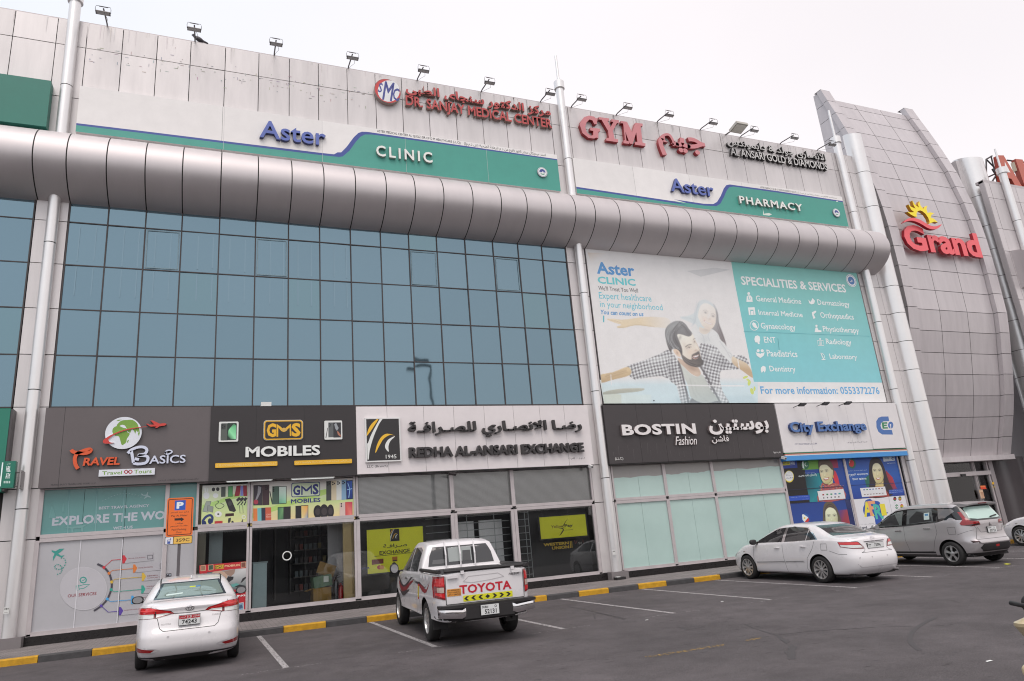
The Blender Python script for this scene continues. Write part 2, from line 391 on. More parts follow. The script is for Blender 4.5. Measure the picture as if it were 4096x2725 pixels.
# ------------------------------------------------------------------ ground, kerb, pavement
KY = 18.05                                     # kerb face
PZ = .583                                      # pavement level at the plinth
def ground_mat():
    m = bpy.data.materials.new('asphalt'); m.use_nodes = True; t = m.node_tree; p = t.nodes['Principled BSDF']; L = t.links.new
    p.inputs['Roughness'].default_value = .82; p.inputs['Specular IOR Level'].default_value = .35
    tc = t.nodes.new('ShaderNodeTexCoord')
    def noise(sc, det=5, rough=.6):
        n = t.nodes.new('ShaderNodeTexNoise'); n.inputs['Scale'].default_value = sc; n.inputs['Detail'].default_value = det; n.inputs['Roughness'].default_value = rough
        L(tc.outputs['Object'], n.inputs['Vector']); return n.outputs['Fac']
    def rng(f, a, b, c, d):
        r = t.nodes.new('ShaderNodeMapRange'); r.inputs['From Min'].default_value = a; r.inputs['From Max'].default_value = b
        r.inputs['To Min'].default_value = c; r.inputs['To Max'].default_value = d; L(f, r.inputs['Value']); return r.outputs[0]
    def mul(a, b):
        n = t.nodes.new('ShaderNodeMath'); n.operation = 'MULTIPLY'; L(a, n.inputs[0]); L(b, n.inputs[1]); return n.outputs[0]
    big = rng(noise(.35, 4), .35, .7, .78, 1.12); mid = rng(noise(2.2, 5), .3, .7, .82, 1.14); fine = rng(noise(55, 3, .8), .3, .7, .6, 1.45)
    n5 = t.nodes.new('ShaderNodeTexVoronoi'); n5.inputs['Scale'].default_value = 3.2; n5.feature = 'F1'
    mp = t.nodes.new('ShaderNodeMapping'); mp.inputs['Scale'].default_value = (.55, 2.2, 1); L(tc.outputs['Object'], mp.inputs['Vector']); L(mp.outputs[0], n5.inputs['Vector'])
    spots = rng(n5.outputs['Distance'], .06, .17, .5, 1.0)                # tar spots
    n6 = t.nodes.new('ShaderNodeTexNoise'); n6.inputs['Scale'].default_value = .45; L(tc.outputs['Object'], n6.inputs['Vector'])
    gate = rng(n6.outputs['Fac'], .44, .5, 0, 1)
    mx = t.nodes.new('ShaderNodeMix'); mx.data_type = 'FLOAT'; L(gate, mx.inputs[0]); mx.inputs[2].default_value = 1; L(spots, mx.inputs[3])
    v = mul(mul(mul(big, mid), fine), mx.outputs[0])
    c = t.nodes.new('ShaderNodeMix'); c.data_type = 'RGBA'; c.blend_type = 'MULTIPLY'; c.inputs['Factor'].default_value = 1
    c.inputs['A'].default_value = (.1, .089, .092, 1); L(v, c.inputs['B']); L(c.outputs['Result'], p.inputs['Base Color'])
    b = t.nodes.new('ShaderNodeBump'); b.inputs['Strength'].default_value = .5; b.inputs['Distance'].default_value = .01
    L(noise(90, 2), b.inputs['Height']); L(b.outputs[0], p.inputs['Normal'])
    return m
MT['asphalt'] = ground_mat()
mb = MB()
xs = [-300, -60]+[-40+4*i for i in range(31)]+[120, 300]; ys = [-300, -60, -30, -10, 0, 4, 8, 12, 16, KY+.06]
for i in range(len(xs)-1):
    for j in range(len(ys)-1):
        mb.face([(xs[i], ys[j], gz(ys[j])), (xs[i+1], ys[j], gz(ys[j])), (xs[i+1], ys[j+1], gz(ys[j+1])), (xs[i], ys[j+1], gz(ys[j+1]))])
tag(mb.build('car_park_road', 'asphalt', org=(0, 0, 0)), 'grey asphalt car park surface', kind='structure')
# far ground beyond the mall
mb = MB(); mb.face([(-300, 40, .5), (300, 40, .5), (300, 900, .5), (-300, 900, .5)]); tag(mb.build('far_ground', 'asphalt', org=(0, 40, .5)), kind='structure')

def paver_mat():
    m = bpy.data.materials.new('block_paving'); m.use_nodes = True; t = m.node_tree; p = t.nodes['Principled BSDF']; L = t.links.new
    p.inputs['Roughness'].default_value = .85
    tc = t.nodes.new('ShaderNodeTexCoord'); br = t.nodes.new('ShaderNodeTexBrick'); br.inputs['Scale'].default_value = 1
    br.inputs['Brick Width'].default_value = .22; br.inputs['Row Height'].default_value = .11; br.inputs['Mortar Size'].default_value = .007
    br.inputs['Color1'].default_value = (.27, .24, .235, 1); br.inputs['Color2'].default_value = (.22, .2, .195, 1); br.inputs['Mortar'].default_value = (.09, .08, .08, 1)
    n = t.nodes.new('ShaderNodeTexNoise'); n.inputs['Scale'].default_value = 1.6; n.inputs['Detail'].default_value = 6
    L(tc.outputs['Object'], br.inputs['Vector']); L(tc.outputs['Object'], n.inputs['Vector'])
    r = t.nodes.new('ShaderNodeMapRange'); r.inputs['From Min'].default_value = .3; r.inputs['From Max'].default_value = .7; r.inputs['To Min'].default_value = .75; r.inputs['To Max'].default_value = 1.1
    L(n.outputs['Fac'], r.inputs['Value'])
    mx = t.nodes.new('ShaderNodeMix'); mx.data_type = 'RGBA'; mx.blend_type = 'MULTIPLY'; mx.inputs['Factor'].default_value = 1
    L(br.outputs['Color'], mx.inputs['A']); L(r.outputs[0], mx.inputs['B']); L(mx.outputs['Result'], p.inputs['Base Color'])
    b = t.nodes.new('ShaderNodeBump'); b.inputs['Strength'].default_value = .35; b.inputs['Distance'].default_value = .01; L(br.outputs['Fac'], b.inputs['Height']); b.invert = True
    L(b.outputs[0], p.inputs['Normal'])
    return m
MT['paver'] = paver_mat()
KT = gz(KY)+.135
mb = MB(); mb.box((-60, KY+.15, .2), (60, FY+.3, KT), (.3, .3, .3))
for i in range(0, 1): pass
mb.v = [(x, y, (PZ if (y > KY+1 and z > .3) else z)) for x, y, z in mb.v]
mb.box((27, FY+.3, .2), (60, FY+5, PZ-.005)); tag(mb.build('pavement', 'paver', org=(0, KY, 0)), 'block paved pavement in front of the shops', kind='structure')
MT['kerb'] = mat('kerb_paint', attr=True, rough=.7, noise=.28, nscale=7, bump=.3, bscale=25)
mb = MB(); x = -60.0
joints = [9.125-.95*k for k in range(0, 75)][::-1]+[10.05, 11.0, 11.93, 12.89, 13.82]+[14.75+.95*k for k in range(48)]
yel, blk = C(196, 142, 30), C(70, 66, 68)
i0 = joints.index(9.125)
for i in range(len(joints)-1):
    c = yel if (i-i0) % 2 == 0 else blk
    a, b = joints[i]+.006, joints[i+1]-.006; j = random.uniform(-.004, .004); h = KT+.004+random.uniform(-.004, .004); z0 = gz(KY)-.1
    pr = [(KY+j, z0), (KY+j, h-.025), (KY+j+.02, h), (KY+.15, h), (KY+.15, z0)]
    mb.mesh([(a, p[0], p[1]) for p in pr]+[(b, p[0], p[1]) for p in pr], [(0, 1, 6, 5), (1, 2, 7, 6), (2, 3, 8, 7), (0, 4, 3, 2, 1), (5, 6, 7, 8, 9)], c)
tag(mb.build('kerb', 'kerb', org=(0, KY, .4)), 'kerb painted in yellow and black stones', kind='structure')
# painted bay lines, worn
def paint_mat(col, thr):
    m = bpy.data.materials.new('worn_road_paint'); m.use_nodes = True; t = m.node_tree; p = t.nodes['Principled BSDF']; L = t.links.new
    tc = t.nodes.new('ShaderNodeTexCoord'); n = t.nodes.new('ShaderNodeTexNoise'); n.inputs['Scale'].default_value = 26; n.inputs['Detail'].default_value = 5; n.inputs['Roughness'].default_value = .75
    L(tc.outputs['Object'], n.inputs['Vector']); r = t.nodes.new('ShaderNodeMapRange'); r.inputs['From Min'].default_value = thr; r.inputs['From Max'].default_value = thr+.09
    L(n.outputs['Fac'], r.inputs['Value']); tr = t.nodes.new('ShaderNodeBsdfTransparent'); mx = t.nodes.new('ShaderNodeMixShader'); o = t.nodes['Material Output']
    L(r.outputs[0], mx.inputs[0]); L(tr.outputs[0], mx.inputs[1]); L(p.outputs[0], mx.inputs[2]); L(mx.outputs[0], o.inputs[0])
    p.inputs['Base Color'].default_value = (*col, 1); p.inputs['Roughness'].default_value = .8
    return m
MT['line'] = paint_mat((.42, .4, .4), .4); MT['line_worn'] = paint_mat((.36, .34, .34), .52); MT['line_yel'] = paint_mat((.42, .27, .07), .5)
MT['stain'] = mat('tar_stain', (.06, .054, .056), rough=.7)
mb = MB()
def gstrip(mb, p, q, wd, mi=0, up=.004):
    p, q = Vector((p[0], p[1], 0)), Vector((q[0], q[1], 0)); d = (q-p).normalized(); n = Vector((-d.y, d.x, 0))*wd/2
    n_ = max(1, int((q-p).length/.5))
    for k in range(n_):
        a = p.lerp(q, k/n_); b = p.lerp(q, (k+1)/n_)
        mb.face([(c.x, c.y, gz(c.y)+up) for c in (a-n, b-n, b+n, a+n)] if (d.x*n.y-d.y*n.x) > 0 else [(c.x, c.y, gz(c.y)+up) for c in (a+n, b+n, b-n, a-n)], mi=mi)
for k in range(-3, 14):
    x = 8.55+2.52*k
    gstrip(mb, (x, KY-.05), (x+.16, 13.05), .1)
    gstrip(mb, (x-.55, 12.98), (x+.75, 13.02), .09, 1)
a, b = G('T', 1150, 955), G('T', 1900, 835); gstrip(mb, a, b, .11, 2)
a, b = G('T', 2090, 800), G('T', 2230, 770); gstrip(mb, a, b, .09, 2)
tag(mb.build('parking_bay_lines', ['line', 'line_worn', 'line_yel'], org=(8, 15, gz(15))), 'worn white parking bay lines and a faded yellow dash', kind='structure')
mb = MB()
def gpoly(mb, pts, up, v='T2'):
    q = [G(v, x, y) for x, y in pts]
    for t in tessellate_polygon([[Vector((p.x, p.y, 0)) for p in q]]):
        mb.face([(q[i].x, q[i].y, gz(q[i].y)+up) for i in t])
gpoly(mb, [(0, 730), (30, 738), (110, 790), (150, 805), (120, 828), (60, 790)], .003)
gpoly(mb, [(130, 860), (170, 830), (190, 850), (228, 855), (200, 885), (205, 950), (212, 970), (130, 975), (128, 930), (92, 905), (140, 890)], .0032)
for pts in [[(1525, 578), (1400, 640), (1320, 700), (1285, 760), (1300, 830), (1375, 888)]]:
    q = [G('T2', *p) for p in spline(pts, 5, False)]
    for a, b in zip(q[:-1], q[1:]): gstrip(mb, a, b, .07, 0, .0028)
for pts in [[(640, 695), (780, 680)], [(1600, 655), (1000, 668)], [(1000, 668), (350, 708)], [(350, 708), (10, 745)]]:
    gstrip(mb, G('T2', *pts[0]), G('T2', *pts[1]), .015, 0, .0026)
for pts in [[(1460, 665), (1560, 690), (1700, 660)], [(670, 590), (690, 540), (950, 600)], [(2080, 640), (2200, 690), (2357, 740)], [(400, 470), (640, 520), (960, 590)]]:
    q = [G('T', *p) for p in spline(pts, 5, False)]
    for a, b in zip(q[:-1], q[1:]): gstrip(mb, a, b, .03, 0, .0027)
tag(mb.build('asphalt_stains', 'stain', org=(8, 10, gz(10))), 'dark tar stains and tyre marks on the asphalt', kind='structure')

# ------------------------------------------------------------------ the mall
MX = [-4.04, -3.08, -2.12, -1.16, -.13, .90, 1.87, 2.82, 3.79, 4.77, 5.72, 6.69, 7.71, 8.74, 9.70, 10.64, 11.60]
RS = [12.40, 13.43, 14.46, 15.56, 16.61, 17.71, 18.78, 19.82, 20.9, 22.0, 23.05, 24.1, 25.15, 26.3]
LSM = [-11.1, -10.05, -9.0, -7.95, -6.93, -5.9, -4.82]
ROOF = 18.34
mall = thing('mall_building', (11, FY, PZ), 'long three storey mall with pale metal cladding, rounded canopy and blue glass wall', 'building')
CL = C(206, 194, 196)
def panel(mb, x0, x1, z0, z1, y=FY, g=.011, d=.035, col=None):
    k = random.uniform(-.05, .05); c = tuple(v*(1+k) for v in (col or CL)); t = random.uniform(-.004, .004); u = random.uniform(-.004, .004)
    v = [(x0+g, y-d+t, z0+g), (x1-g, y-d-t, z0+g), (x1-g, y-d-t+u, z1-g), (x0+g, y-d+t+u, z1-g)]
    b = [(p[0], y+.02, p[2]) for p in v]
    mb.mesh(v+b, [(0, 1, 2, 3), (0, 4, 5, 1), (1, 5, 6, 2), (2, 6, 7, 3), (3, 7, 4, 0)], c)
# structural core, set back from the cladding
mb = MB()
mb.box((-14, FY+.03, 4.3), (28.35, FY+16, ROOF-.06)); mb.box((-14, FY+3.4, .3), (28.35, FY+16, 4.3)); mb.box((39.2, FY+.03, .3), (46, FY+16, ROOF-.06))
mb.box((-14, FY+.03, .3), (-4.9, FY+3.4, 4.3)); mb.box((12.35, FY+.06, .3), (28.3, FY+3.4, 4.3));
mb.box((-4.9, FY+.03, .3), (-4.05, FY+3.4, 4.3)); mb.box((11.62, FY+.03, .3), (12.35, FY+3.4, 4.3)); mb.box((-4.05, FY+.06, .3), (28.3, FY+3.4, .79))
mb.build('core_wall', 'dark', mall)
mb = MB(); mb.box((28.36, FY+5.2, .3), (37.0, FY+6, ROOF-.06), C(170, 157, 161)); mb.box((39.16, FY+.3, .3), (39.195, FY+6, ROOF-.1), C(176, 163, 166)); mb.build('recess_wall', 'clad', mall)
mb = MB()                                      # parapet cladding
sx = LSM+MX[:1]+MX[1:]+RS+[27.2, 28.0, 28.4]
for a, b in zip(sx[:-1], sx[1:]):
    if b-a < .05: continue
    for z0, z1 in ((12.35, 15.64), (15.64, 17.43), (17.43, ROOF)): panel(mb, a, b, z0, z1)
rs_ = random.Random(11); sc_ = C(176, 165, 167)
for k in range(110):                           # scuffs, rivet holes and ghost marks left by older letters
    x, z = rs_.uniform(-4, 4.6), 17.25+rs_.gauss(0, .22); l_, h_ = rs_.choice([(.012, .012), (.03, .008), (.008, .05), (.05, .007), (.018, .014)])
    c_ = tuple(v*rs_.uniform(.6, 1.0) for v in sc_); mb.face([(x-l_, FY-.0425, z-h_), (x+l_, FY-.0425, z-h_), (x+l_, FY-.0425, z+h_), (x-l_, FY-.0425, z+h_)], c_)
for k in range(90):                           # thin rain streaks under the coping
    x = rs_.uniform(-9, 28); z = ROOF-.01; l_ = rs_.uniform(.1, .6); wd = rs_.uniform(.006, .022); c_ = tuple(v*rs_.uniform(.9, .965) for v in CL)
    mb.face([(x-wd*.2, FY-.0435, z-l_), (x+wd*.2, FY-.0435, z-l_), (x+wd, FY-.0435, z), (x-wd, FY-.0435, z)], c_)
mb.build('parapet_cladding', 'clad', mall)
mb = MB(); mb.box((-14, FY-.03, ROOF-.02), (28.4, FY+.45, ROOF+.025)); mb.build('roof_coping', 'frame', mall)
mb = MB()                                      # strips beside the columns
rows = [.8, 3.04, 4.28, 6.36, 7.77, 9.06, 10.36, 11.64, 12.4]
for x0, x1, x2 in ((-4.85, -4.44, -4.06), (11.62, 12.0, 12.38), (26.17, 26.6, 26.9), (26.9, 27.35, 28.0)):
    mb = MB()
    for z0, z1 in zip(rows[:-1], rows[1:]):
        panel(mb, x0, x1, z0, z1); panel(mb, x1, x2, z0, z1)
        if x2 == 28.0: panel(mb, 28.0, 28.4, z0, z1)
    mb.build('pier_cladding', 'clad', mall)
mb = MB(); mb.box((-14, FY-.12, .4), (12.4, FY+.1, .79)); mb.box((12.4, FY-.12, .4), (28.2, FY+.1, .785))
mb.build('plinth', 'plinth', mall)
# rounded canopy
CP = [(21.19, 12.24), (21.02, 12.19), (20.8, 12.24), (20.55, 12.47), (20.3, 12.83), (20.13, 13.25), (20.09, 13.55), (20.2, 13.93), (20.42, 14.2), (20.75, 14.42), (21.19, 14.56)]
CP = [(21.21, 12.22), (20.93, 12.3), (20.62, 12.45), (20.33, 12.67), (20.14, 12.93), (20.07, 13.2), (20.10, 13.5), (20.23, 13.78), (20.45, 14.02), (20.78, 14.2), (21.21, 14.3)]
CP = [(y, z) for y, z in spline([(z, y) for y, z in CP], 4, False) for y, z in [(z, y)]]
cs = [-11.1, -10.05, -9.0, -7.95, -6.93, -5.9]+[-4.82]+MX+RS[:-1]+[26.25, 27.25]
mb = MB(); g = .016
def canopy(mb, xs, cap=True):
    for a, b in zip(xs[:-1], xs[1:]):
        n = len(CP); vs = [(a+g, *p) for p in CP]+[(b-g, *p) for p in CP]
        mb.mesh(vs, [(i, n+i, n+i+1, i+1) for i in range(n-1)])
    e = xs[-1]-g
    if cap: mb.face([(e, y, z) for y, z in CP]+[(e, FY+.02, CP[-1][1]), (e, FY+.02, CP[0][1])])
    e = xs[0]+g
    if cap: mb.face(([(e, y, z) for y, z in CP]+[(e, FY+.02, CP[-1][1]), (e, FY+.02, CP[0][1])])[::-1])
canopy(mb, cs)
can = mb.build('rounded_canopy', 'can', mall, auto=50)
mb = MB(); n = len(CP); sh = [(y+.012*(1 if y > 20.6 else 1), z) for y, z in CP]
vs = [(cs[0], *p) for p in sh]+[(cs[-1]-.03, *p) for p in sh]; mb.mesh(vs, [(i, n+i, n+i+1, i+1) for i in range(n-1)])
mb.build('canopy_joint_backing', 'dark', can)
can2x = [37.45, 38.5, 39.55, 40.6, 41.65, 42.7, 43.75]
mb = MB(); canopy(mb, can2x); can2 = mb.build('rounded_canopy', 'can', mall, auto=50)
# blue curtain wall
def curtain(x_list, z_list):
    mu = MB(); rnd = random.Random(3)
    for x in x_list: mu.box((x-.018, FY-.035, z_list[0]), (x+.018, FY+.02, z_list[-1]))
    for z in z_list: mu.box((x_list[0], FY-.03, z-.015), (x_list[-1], FY+.019, z+.015))
    c = mu.build('mullion_grid', 'mull', mall)
    for i, (a, b) in enumerate(zip(x_list[:-1], x_list[1:])):
        lx_ = [a+(b-a)*q for q in ((.45, .85) if i % 2 else (.3, .72))]
        for j, (z0, z1) in enumerate(zip(z_list[:-1], z_list[1:])):
            mb = MB(); k = rnd.uniform(-.045, .045); base = (.172*(1+k), .258*(1+k*.9), .308*(1+k*.8))
            if rnd.random() < .06: base = (.17, .264, .3)
            t, u = rnd.uniform(-.006, .006), rnd.uniform(-.006, .006)
            mb.face([(a, FY-.01+t+u, z0), (b, FY-.01-t+u, z0), (b, FY-.01-t-u, z1), (a, FY-.01+t-u, z1)], base)
            if j in (2, 3) and i < 8 and len(x_list) > 10:          # faint light streaks painted on the pane fronts as paler strips
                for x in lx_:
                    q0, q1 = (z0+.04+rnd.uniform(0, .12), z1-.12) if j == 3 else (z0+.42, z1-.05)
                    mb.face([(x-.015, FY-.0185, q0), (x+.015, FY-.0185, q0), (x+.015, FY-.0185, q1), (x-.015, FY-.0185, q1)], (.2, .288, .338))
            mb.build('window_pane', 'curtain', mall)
    return c
ZR = [6.36, 7.765, 9.06, 10.358, 11.65, 12.32]
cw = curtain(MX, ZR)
for (i, j) in ((2, 3), (5, 3), (10, 3), (13, 3)):
    mb = MB(); a, b, z0, z1 = MX[i]+.05, MX[i+1]-.05, ZR[j]+.05, ZR[j+1]-.05
    for q in ((a, z0, b, z0+.03), (a, z1-.03, b, z1), (a, z0+.03, a+.03, z1-.03), (b-.03, z0+.03, b, z1-.03)):
        mb.box((q[0], FY-.03, q[1]), (q[2], FY-.017, q[3]), C(118, 138, 150))
    mb.build('opening_light_frame', 'attr', cw)
cw2 = curtain([-6.83, -5.8, -4.88], ZR)
# slender columns
def ring_z(v, pts): return [P(v, x, y, 20.9).z for x, y in pts]
def column(x, r, z0, z1, rings, y=None, slant=0, collar=False, mast=0, base=True, top=True, nm='column'):
    y = y or FY-.035-r*.85; mb = MB(); n = 28
    zs = [z0]+sorted(rings)+[z1]
    for a, b in zip(zs[:-1], zs[1:]):
        vs = []
        for k in range(n):
            t = 2*math.pi*k/n; vs.append((x+r*math.cos(t), y+r*math.sin(t), a+(.012 if a != z0 else 0)))
        for k in range(n):
            t = 2*math.pi*k/n; vs.append((x+r*math.cos(t), y+r*math.sin(t), b-(.012 if b != z1 else 0)+(slant*math.sin(t) if b == z1 else 0)))
        mb.mesh(vs, [(k, (k+1) % n, n+(k+1) % n, n+k) for k in range(n)])
        if b == z1: mb.face([vs[n+k] for k in range(n)])
    c = mb.build(nm, 'pipe', mall, auto=50)
    mb = MB(); mb.lathe([(r-.012, z0+.01), (r-.012, z1-.02-abs(slant))], (x, y, 0), n=20); mb.build('joint_sleeve', 'dark', c)
    if collar:
        mb = MB(); zc = collar; mb.lathe([(0, zc-.16), (r*1.32, zc-.16), (r*1.32, zc+.16), (0, zc+.16)], (x, y, 0), n=28); mb.build('collar', 'pipe', c, auto=40)
    if mast:
        mb = MB(); mb.lathe([(.055, z1), (.05, mast), (0, mast)], (x, y, 0), n=12); mb.build('mast', 'pipe', c, auto=40)
    if base:
        mb = MB(); mb.box((x-r*2.1, y-r*1.5, PZ-.03), (x+r*2.1, FY-.125, PZ+.24), C(120, 110, 112)); mb.build('column_base', 'attr', c)
    return c
lowr = ring_z('Q', [(160, 310), (98, 887)])+[10.9]
column(-4.40, .148, PZ+.2, 12.95, lowr); column(12.07, .15, PZ+.2, 12.95, ring_z('M' if 'M' in VW else 'G', [(58, 32), (147, 853)])+[10.4]); column(26.52, .17, PZ+.2, 12.95, [3.9, 6.9, 9.9])
column(-4.40, .158, 14.0, 19.55, [15.9], collar=19.05, mast=21.8, base=False); column(12.07, .155, 14.0, 19.3, [15.85], collar=19.15, mast=20.55, base=False)
column(26.62, .17, 14.0, 19.1, [15.2], collar=18.95, mast=20.6, base=False); column(38.5, .19, 14.25, 19.0, [16.0], collar=18.95, mast=20.3, base=False)
column(27.98, .4, PZ, 19.55, [3.04, 4.29, 6.36, 7.77, 9.06, 10.37, 11.65, 13.3, 15.6, 17.4], y=FY-.02, slant=.12, base=False, nm='broad_column')
column(38.1, .70, PZ, 20.3, [3.0, 4.4, 6.38, 7.9, 9.25, 10.8, 12.0, 13.25, 14.76, 16.1, 17.86], y=FY+1.1, slant=.2, base=False, nm='broad_column')
mb = MB(); mb.box((37.0, FY+1.05, 12), (37.5, FY+1.9, 20.1), C(190, 178, 181)); mb.build('column_fin', 'clad', mall)
mb = MB()                                      # wall right of the tower
mb.box((37.0, FY+.0, .5), (39.2, FY+.25, ROOF-.02), C(196, 183, 186))
sx = [37.0, 37.4, 39.55, 41.7, 43.8]
for a, b in zip(sx[:-1], sx[1:]):
    zz = [2.95, 4.25, 6.15, 7.6, 8.9, 10.4, 11.6, 12.9, 14.26, 15.52, 17.3, 18.2]
    for z0, z1 in zip(zz[:-1], zz[1:]): panel(mb, a, b, z0, z1, col=C(200, 187, 190))
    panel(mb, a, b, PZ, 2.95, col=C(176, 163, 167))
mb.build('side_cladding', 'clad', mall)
mb = MB(); mb.box((37.0, FY-.02, 18.2), (46, FY+.4, ROOF+.02)); mb.build('roof_coping', 'frame', mall)

# ------------------------------------------------------------------ shop fronts
FR = C(182, 168, 171)
def frame_bars(xs, zs, parent, y0=FY-.06, wx=.05, wz=.045, name='window_frame', thin=()):
    mb = MB()
    for x in xs: mb.box((x-wx, y0, zs[0]), (x+wx, FY+.05, zs[-1]), FR)
    for z in zs: mb.box((xs[0]+wx, y0+.003, z-wz), (xs[-1]-wx, FY+.049, z+wz), FR)
    for x in thin: mb.box((x-.006, FY-.012, zs[0]), (x+.006, FY-.001, zs[-1]), C(90, 84, 86))
    return mb.build(name, 'frame', parent)
ZB, ZT, ZM = .84, 4.27, 3.0
def glazing(x0, x1, z0, z1, m='shopglass', col=None, name='shop_window', seams=()):
    mb = MB(); e = [x0]+list(seams)+[x1]
    for a, b in zip(e[:-1], e[1:]): mb.box((a+.004, FY-.006, z0), (b-.004, FY+.006, z1), col or (.6, .6, .6))
    return mb.build(name, m, mall)
MT['film'] = mat('window_film', attr=True, rough=.13, noise=.05, nscale=1.0, spec=.6)
# travel agency bay
o = glazing(-4.0, -1.2, ZB, ZM, 'film', C(176, 169, 175), seams=(-3.1, -2.15)); frame_bars([-4.03, -1.18], [ZB, ZM], o)
o = glazing(-4.0, -1.2, ZM+.09, ZT, 'film', C(92, 136, 136), seams=(-3.1, -2.15)); frame_bars([-4.03, -1.18], [ZM+.095, ZT], o)
o = glazing(-1.13, -.42, ZB, ZM, 'film', C(176, 169, 175)); o = glazing(-1.13, -.42, ZM+.09, ZT, 'film', C(92, 136, 136))
# phone shop bay (clear glass, a lit room behind)
o = glazing(-.40, .86, ZB, ZM); frame_bars([-.44, .85], [ZB, ZM], o, wx=.03); frame_bars([-.44, .85], [ZM+.095, ZT], o, wx=.03)
o = glazing(.92, 3.74, ZB, ZM, seams=(2.2, 3.25), name='glass_door'); frame_bars([.925, 3.745], [ZB, ZM], o, wx=.03); frame_bars([.925, 3.745], [ZM+.095, ZT], o, wx=.03)
mb = MB(); q = P('I', 1237, 485); q2 = P('I', 1180, 485); r0 = q.x-q2.x
for k in range(32):
    a, b = 2*math.pi*k/32, 2*math.pi*(k+1)/32
    mb.tube([(q.x+r0*math.cos(a), FY-.05, q.z+r0*math.sin(a)), (q.x+r0*math.cos(b), FY-.05, q.z+r0*math.sin(b))], .016, 6, C(220, 214, 214), cap=False)
mb.build('ring_handle', 'attr', o)
# exchange bay
o = glazing(3.82, 6.68, ZB, ZM, seams=(4.8, 5.75)); frame_bars([3.83, 6.68], [ZB, ZM], o)
o = glazing(6.74, 8.70, ZB, ZM, seams=(7.72,)); frame_bars([6.785, 8.655], [ZB, ZM], o)
o = glazing(8.76, 11.58, ZB, ZM, seams=(9.7, 10.62)); frame_bars([8.765, 11.56], [ZB, ZM], o)
for a, b, s_ in ((3.82, 6.68, (4.8, 5.75)), (6.74, 8.70, (7.72,)), (8.76, 11.58, (9.7, 10.62))):
    o = glazing(a, b, ZM+.09, ZT, seams=s_); frame_bars([a, b], [ZM+.095, ZT], o, wx=.029, wz=.045)
    mb = MB(); z = ZM+.1
    while z < ZT-.05: mb.box((a+.07, FY+.07, z), (b-.07, FY+.085, z+.026), C(196, 186, 187)); z += .034
    mb.box((a, FY+.1, ZM), (b, FY+.11, ZT), C(150, 142, 143)); mb.build('blind', 'attr', o)
# fashion shop bay: whitewashed glass
mint = C(172, 189, 186)
for a, b in ((12.42, 14.46), (14.54, 16.52), (16.6, 19.76)):
    s_ = [a+(b-a)*k/(3 if b-a > 2.6 else 2) for k in range(1, 3 if b-a > 2.6 else 2)]
    o = glazing(a, b, ZB, ZM, 'film', mint, seams=s_); frame_bars([a-.01, b+.01], [ZB, ZM], o, wx=.029)
    o = glazing(a, b, ZM+.09, ZT, 'film', mint, seams=s_); frame_bars([a-.01, b+.01], [ZM+.095, ZT], o, wx=.029)
    mb = MB(); n = 14; up = [(a+(b-a)*k/n, 3.80+.02*(a+(b-a)*k/n-12.4)+.018*math.sin(k*.9+a)+random.uniform(-.012, .012)) for k in range(n+1)]
    mb.face([(x, FY-.0085, z) for x, z in up]+[(b, FY-.0085, ZT), (a, FY-.0085, ZT)], C(146, 138, 138)); mb.build('bare_glass_strip', 'film', o)
# money exchange bay glass (carries the posters)
_xb = P('PC', 1172, 110).x
for a, b in ((19.84, _xb-.04), (_xb+.04, 25.95)):
    o = glazing(a, b, ZB, ZT, 'film', C(50, 56, 100)); frame_bars([a-.01, b+.01], [ZB, ZT], o, wx=.029)
mb = MB()
for a, b in ((-4.08, 11.62), (12.36, 26.1)):
    mb.box((a, FY-.07, ZT+.045), (b, FY+.03, 4.36), FR); mb.box((a, FY-.1, .78), (b, FY+.05, ZB-.046), C(160, 150, 152))
mb.build('shopfront_trim', 'frame', mall)
# rooms behind the clear glass
room = MB()
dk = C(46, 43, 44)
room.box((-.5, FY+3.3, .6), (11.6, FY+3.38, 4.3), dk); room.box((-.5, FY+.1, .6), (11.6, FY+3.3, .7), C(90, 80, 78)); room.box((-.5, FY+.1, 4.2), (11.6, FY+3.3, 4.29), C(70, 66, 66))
room.box((3.66, FY+.1, .7), (3.74, FY+3.3, 4.2), C(168, 140, 96)); room.box((-.5, FY+.1, .7), (-.42, FY+3.3, 4.2), C(130, 122, 116))
room.box((-.42, FY+.15, .7), (-.2, FY+.3, 4.2), C(122, 112, 98)); room.box((-.12, FY+.5, .7), (.22, FY+.9, 4.2), C(150, 158, 162))
room.box((3.1, FY+.9, .7), (3.55, FY+1.0, 4.2), C(166, 158, 162)); room.box((3.42, FY+.12, .7), (3.66, FY+.2, 4.2), C(196, 166, 118))
room.box((3.8, FY+.5, .7), (6.7, FY+.56, 4.2), C(64, 60, 61)); room.box((8.9, FY+.5, .7), (11.58, FY+.56, 4.2), C(64, 60, 61)); room.box((6.7, FY+1.2, .7), (8.9, FY+1.26, 4.2), C(58, 54, 55))
for k in range(5): room.box((1.3+.45*k, FY+2.7, .8+.12*k), (1.34+.45*k, FY+3.29, 3.2), C(80, 74, 72))
for z in (1.1, 1.5, 1.9, 2.3, 2.7):
    room.box((2.3, FY+2.5, z), (3.6, FY+3.29, z+.03), C(110, 102, 98))
    for k in range(9): room.box((2.34+.14*k, FY+2.6, z+.03), (2.44+.14*k, FY+2.9, z+.2), random.choice([C(150, 130, 90), C(90, 90, 96), C(70, 60, 60), C(140, 60, 50), C(110, 116, 120)]))
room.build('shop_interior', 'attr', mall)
def inside(name, boxes, label, cat, group=None, m='attr'):
    mb = MB()
    for a, b, c in boxes: mb.box(a, b, c)
    return tag(mb.build(name, m), label, cat, group)
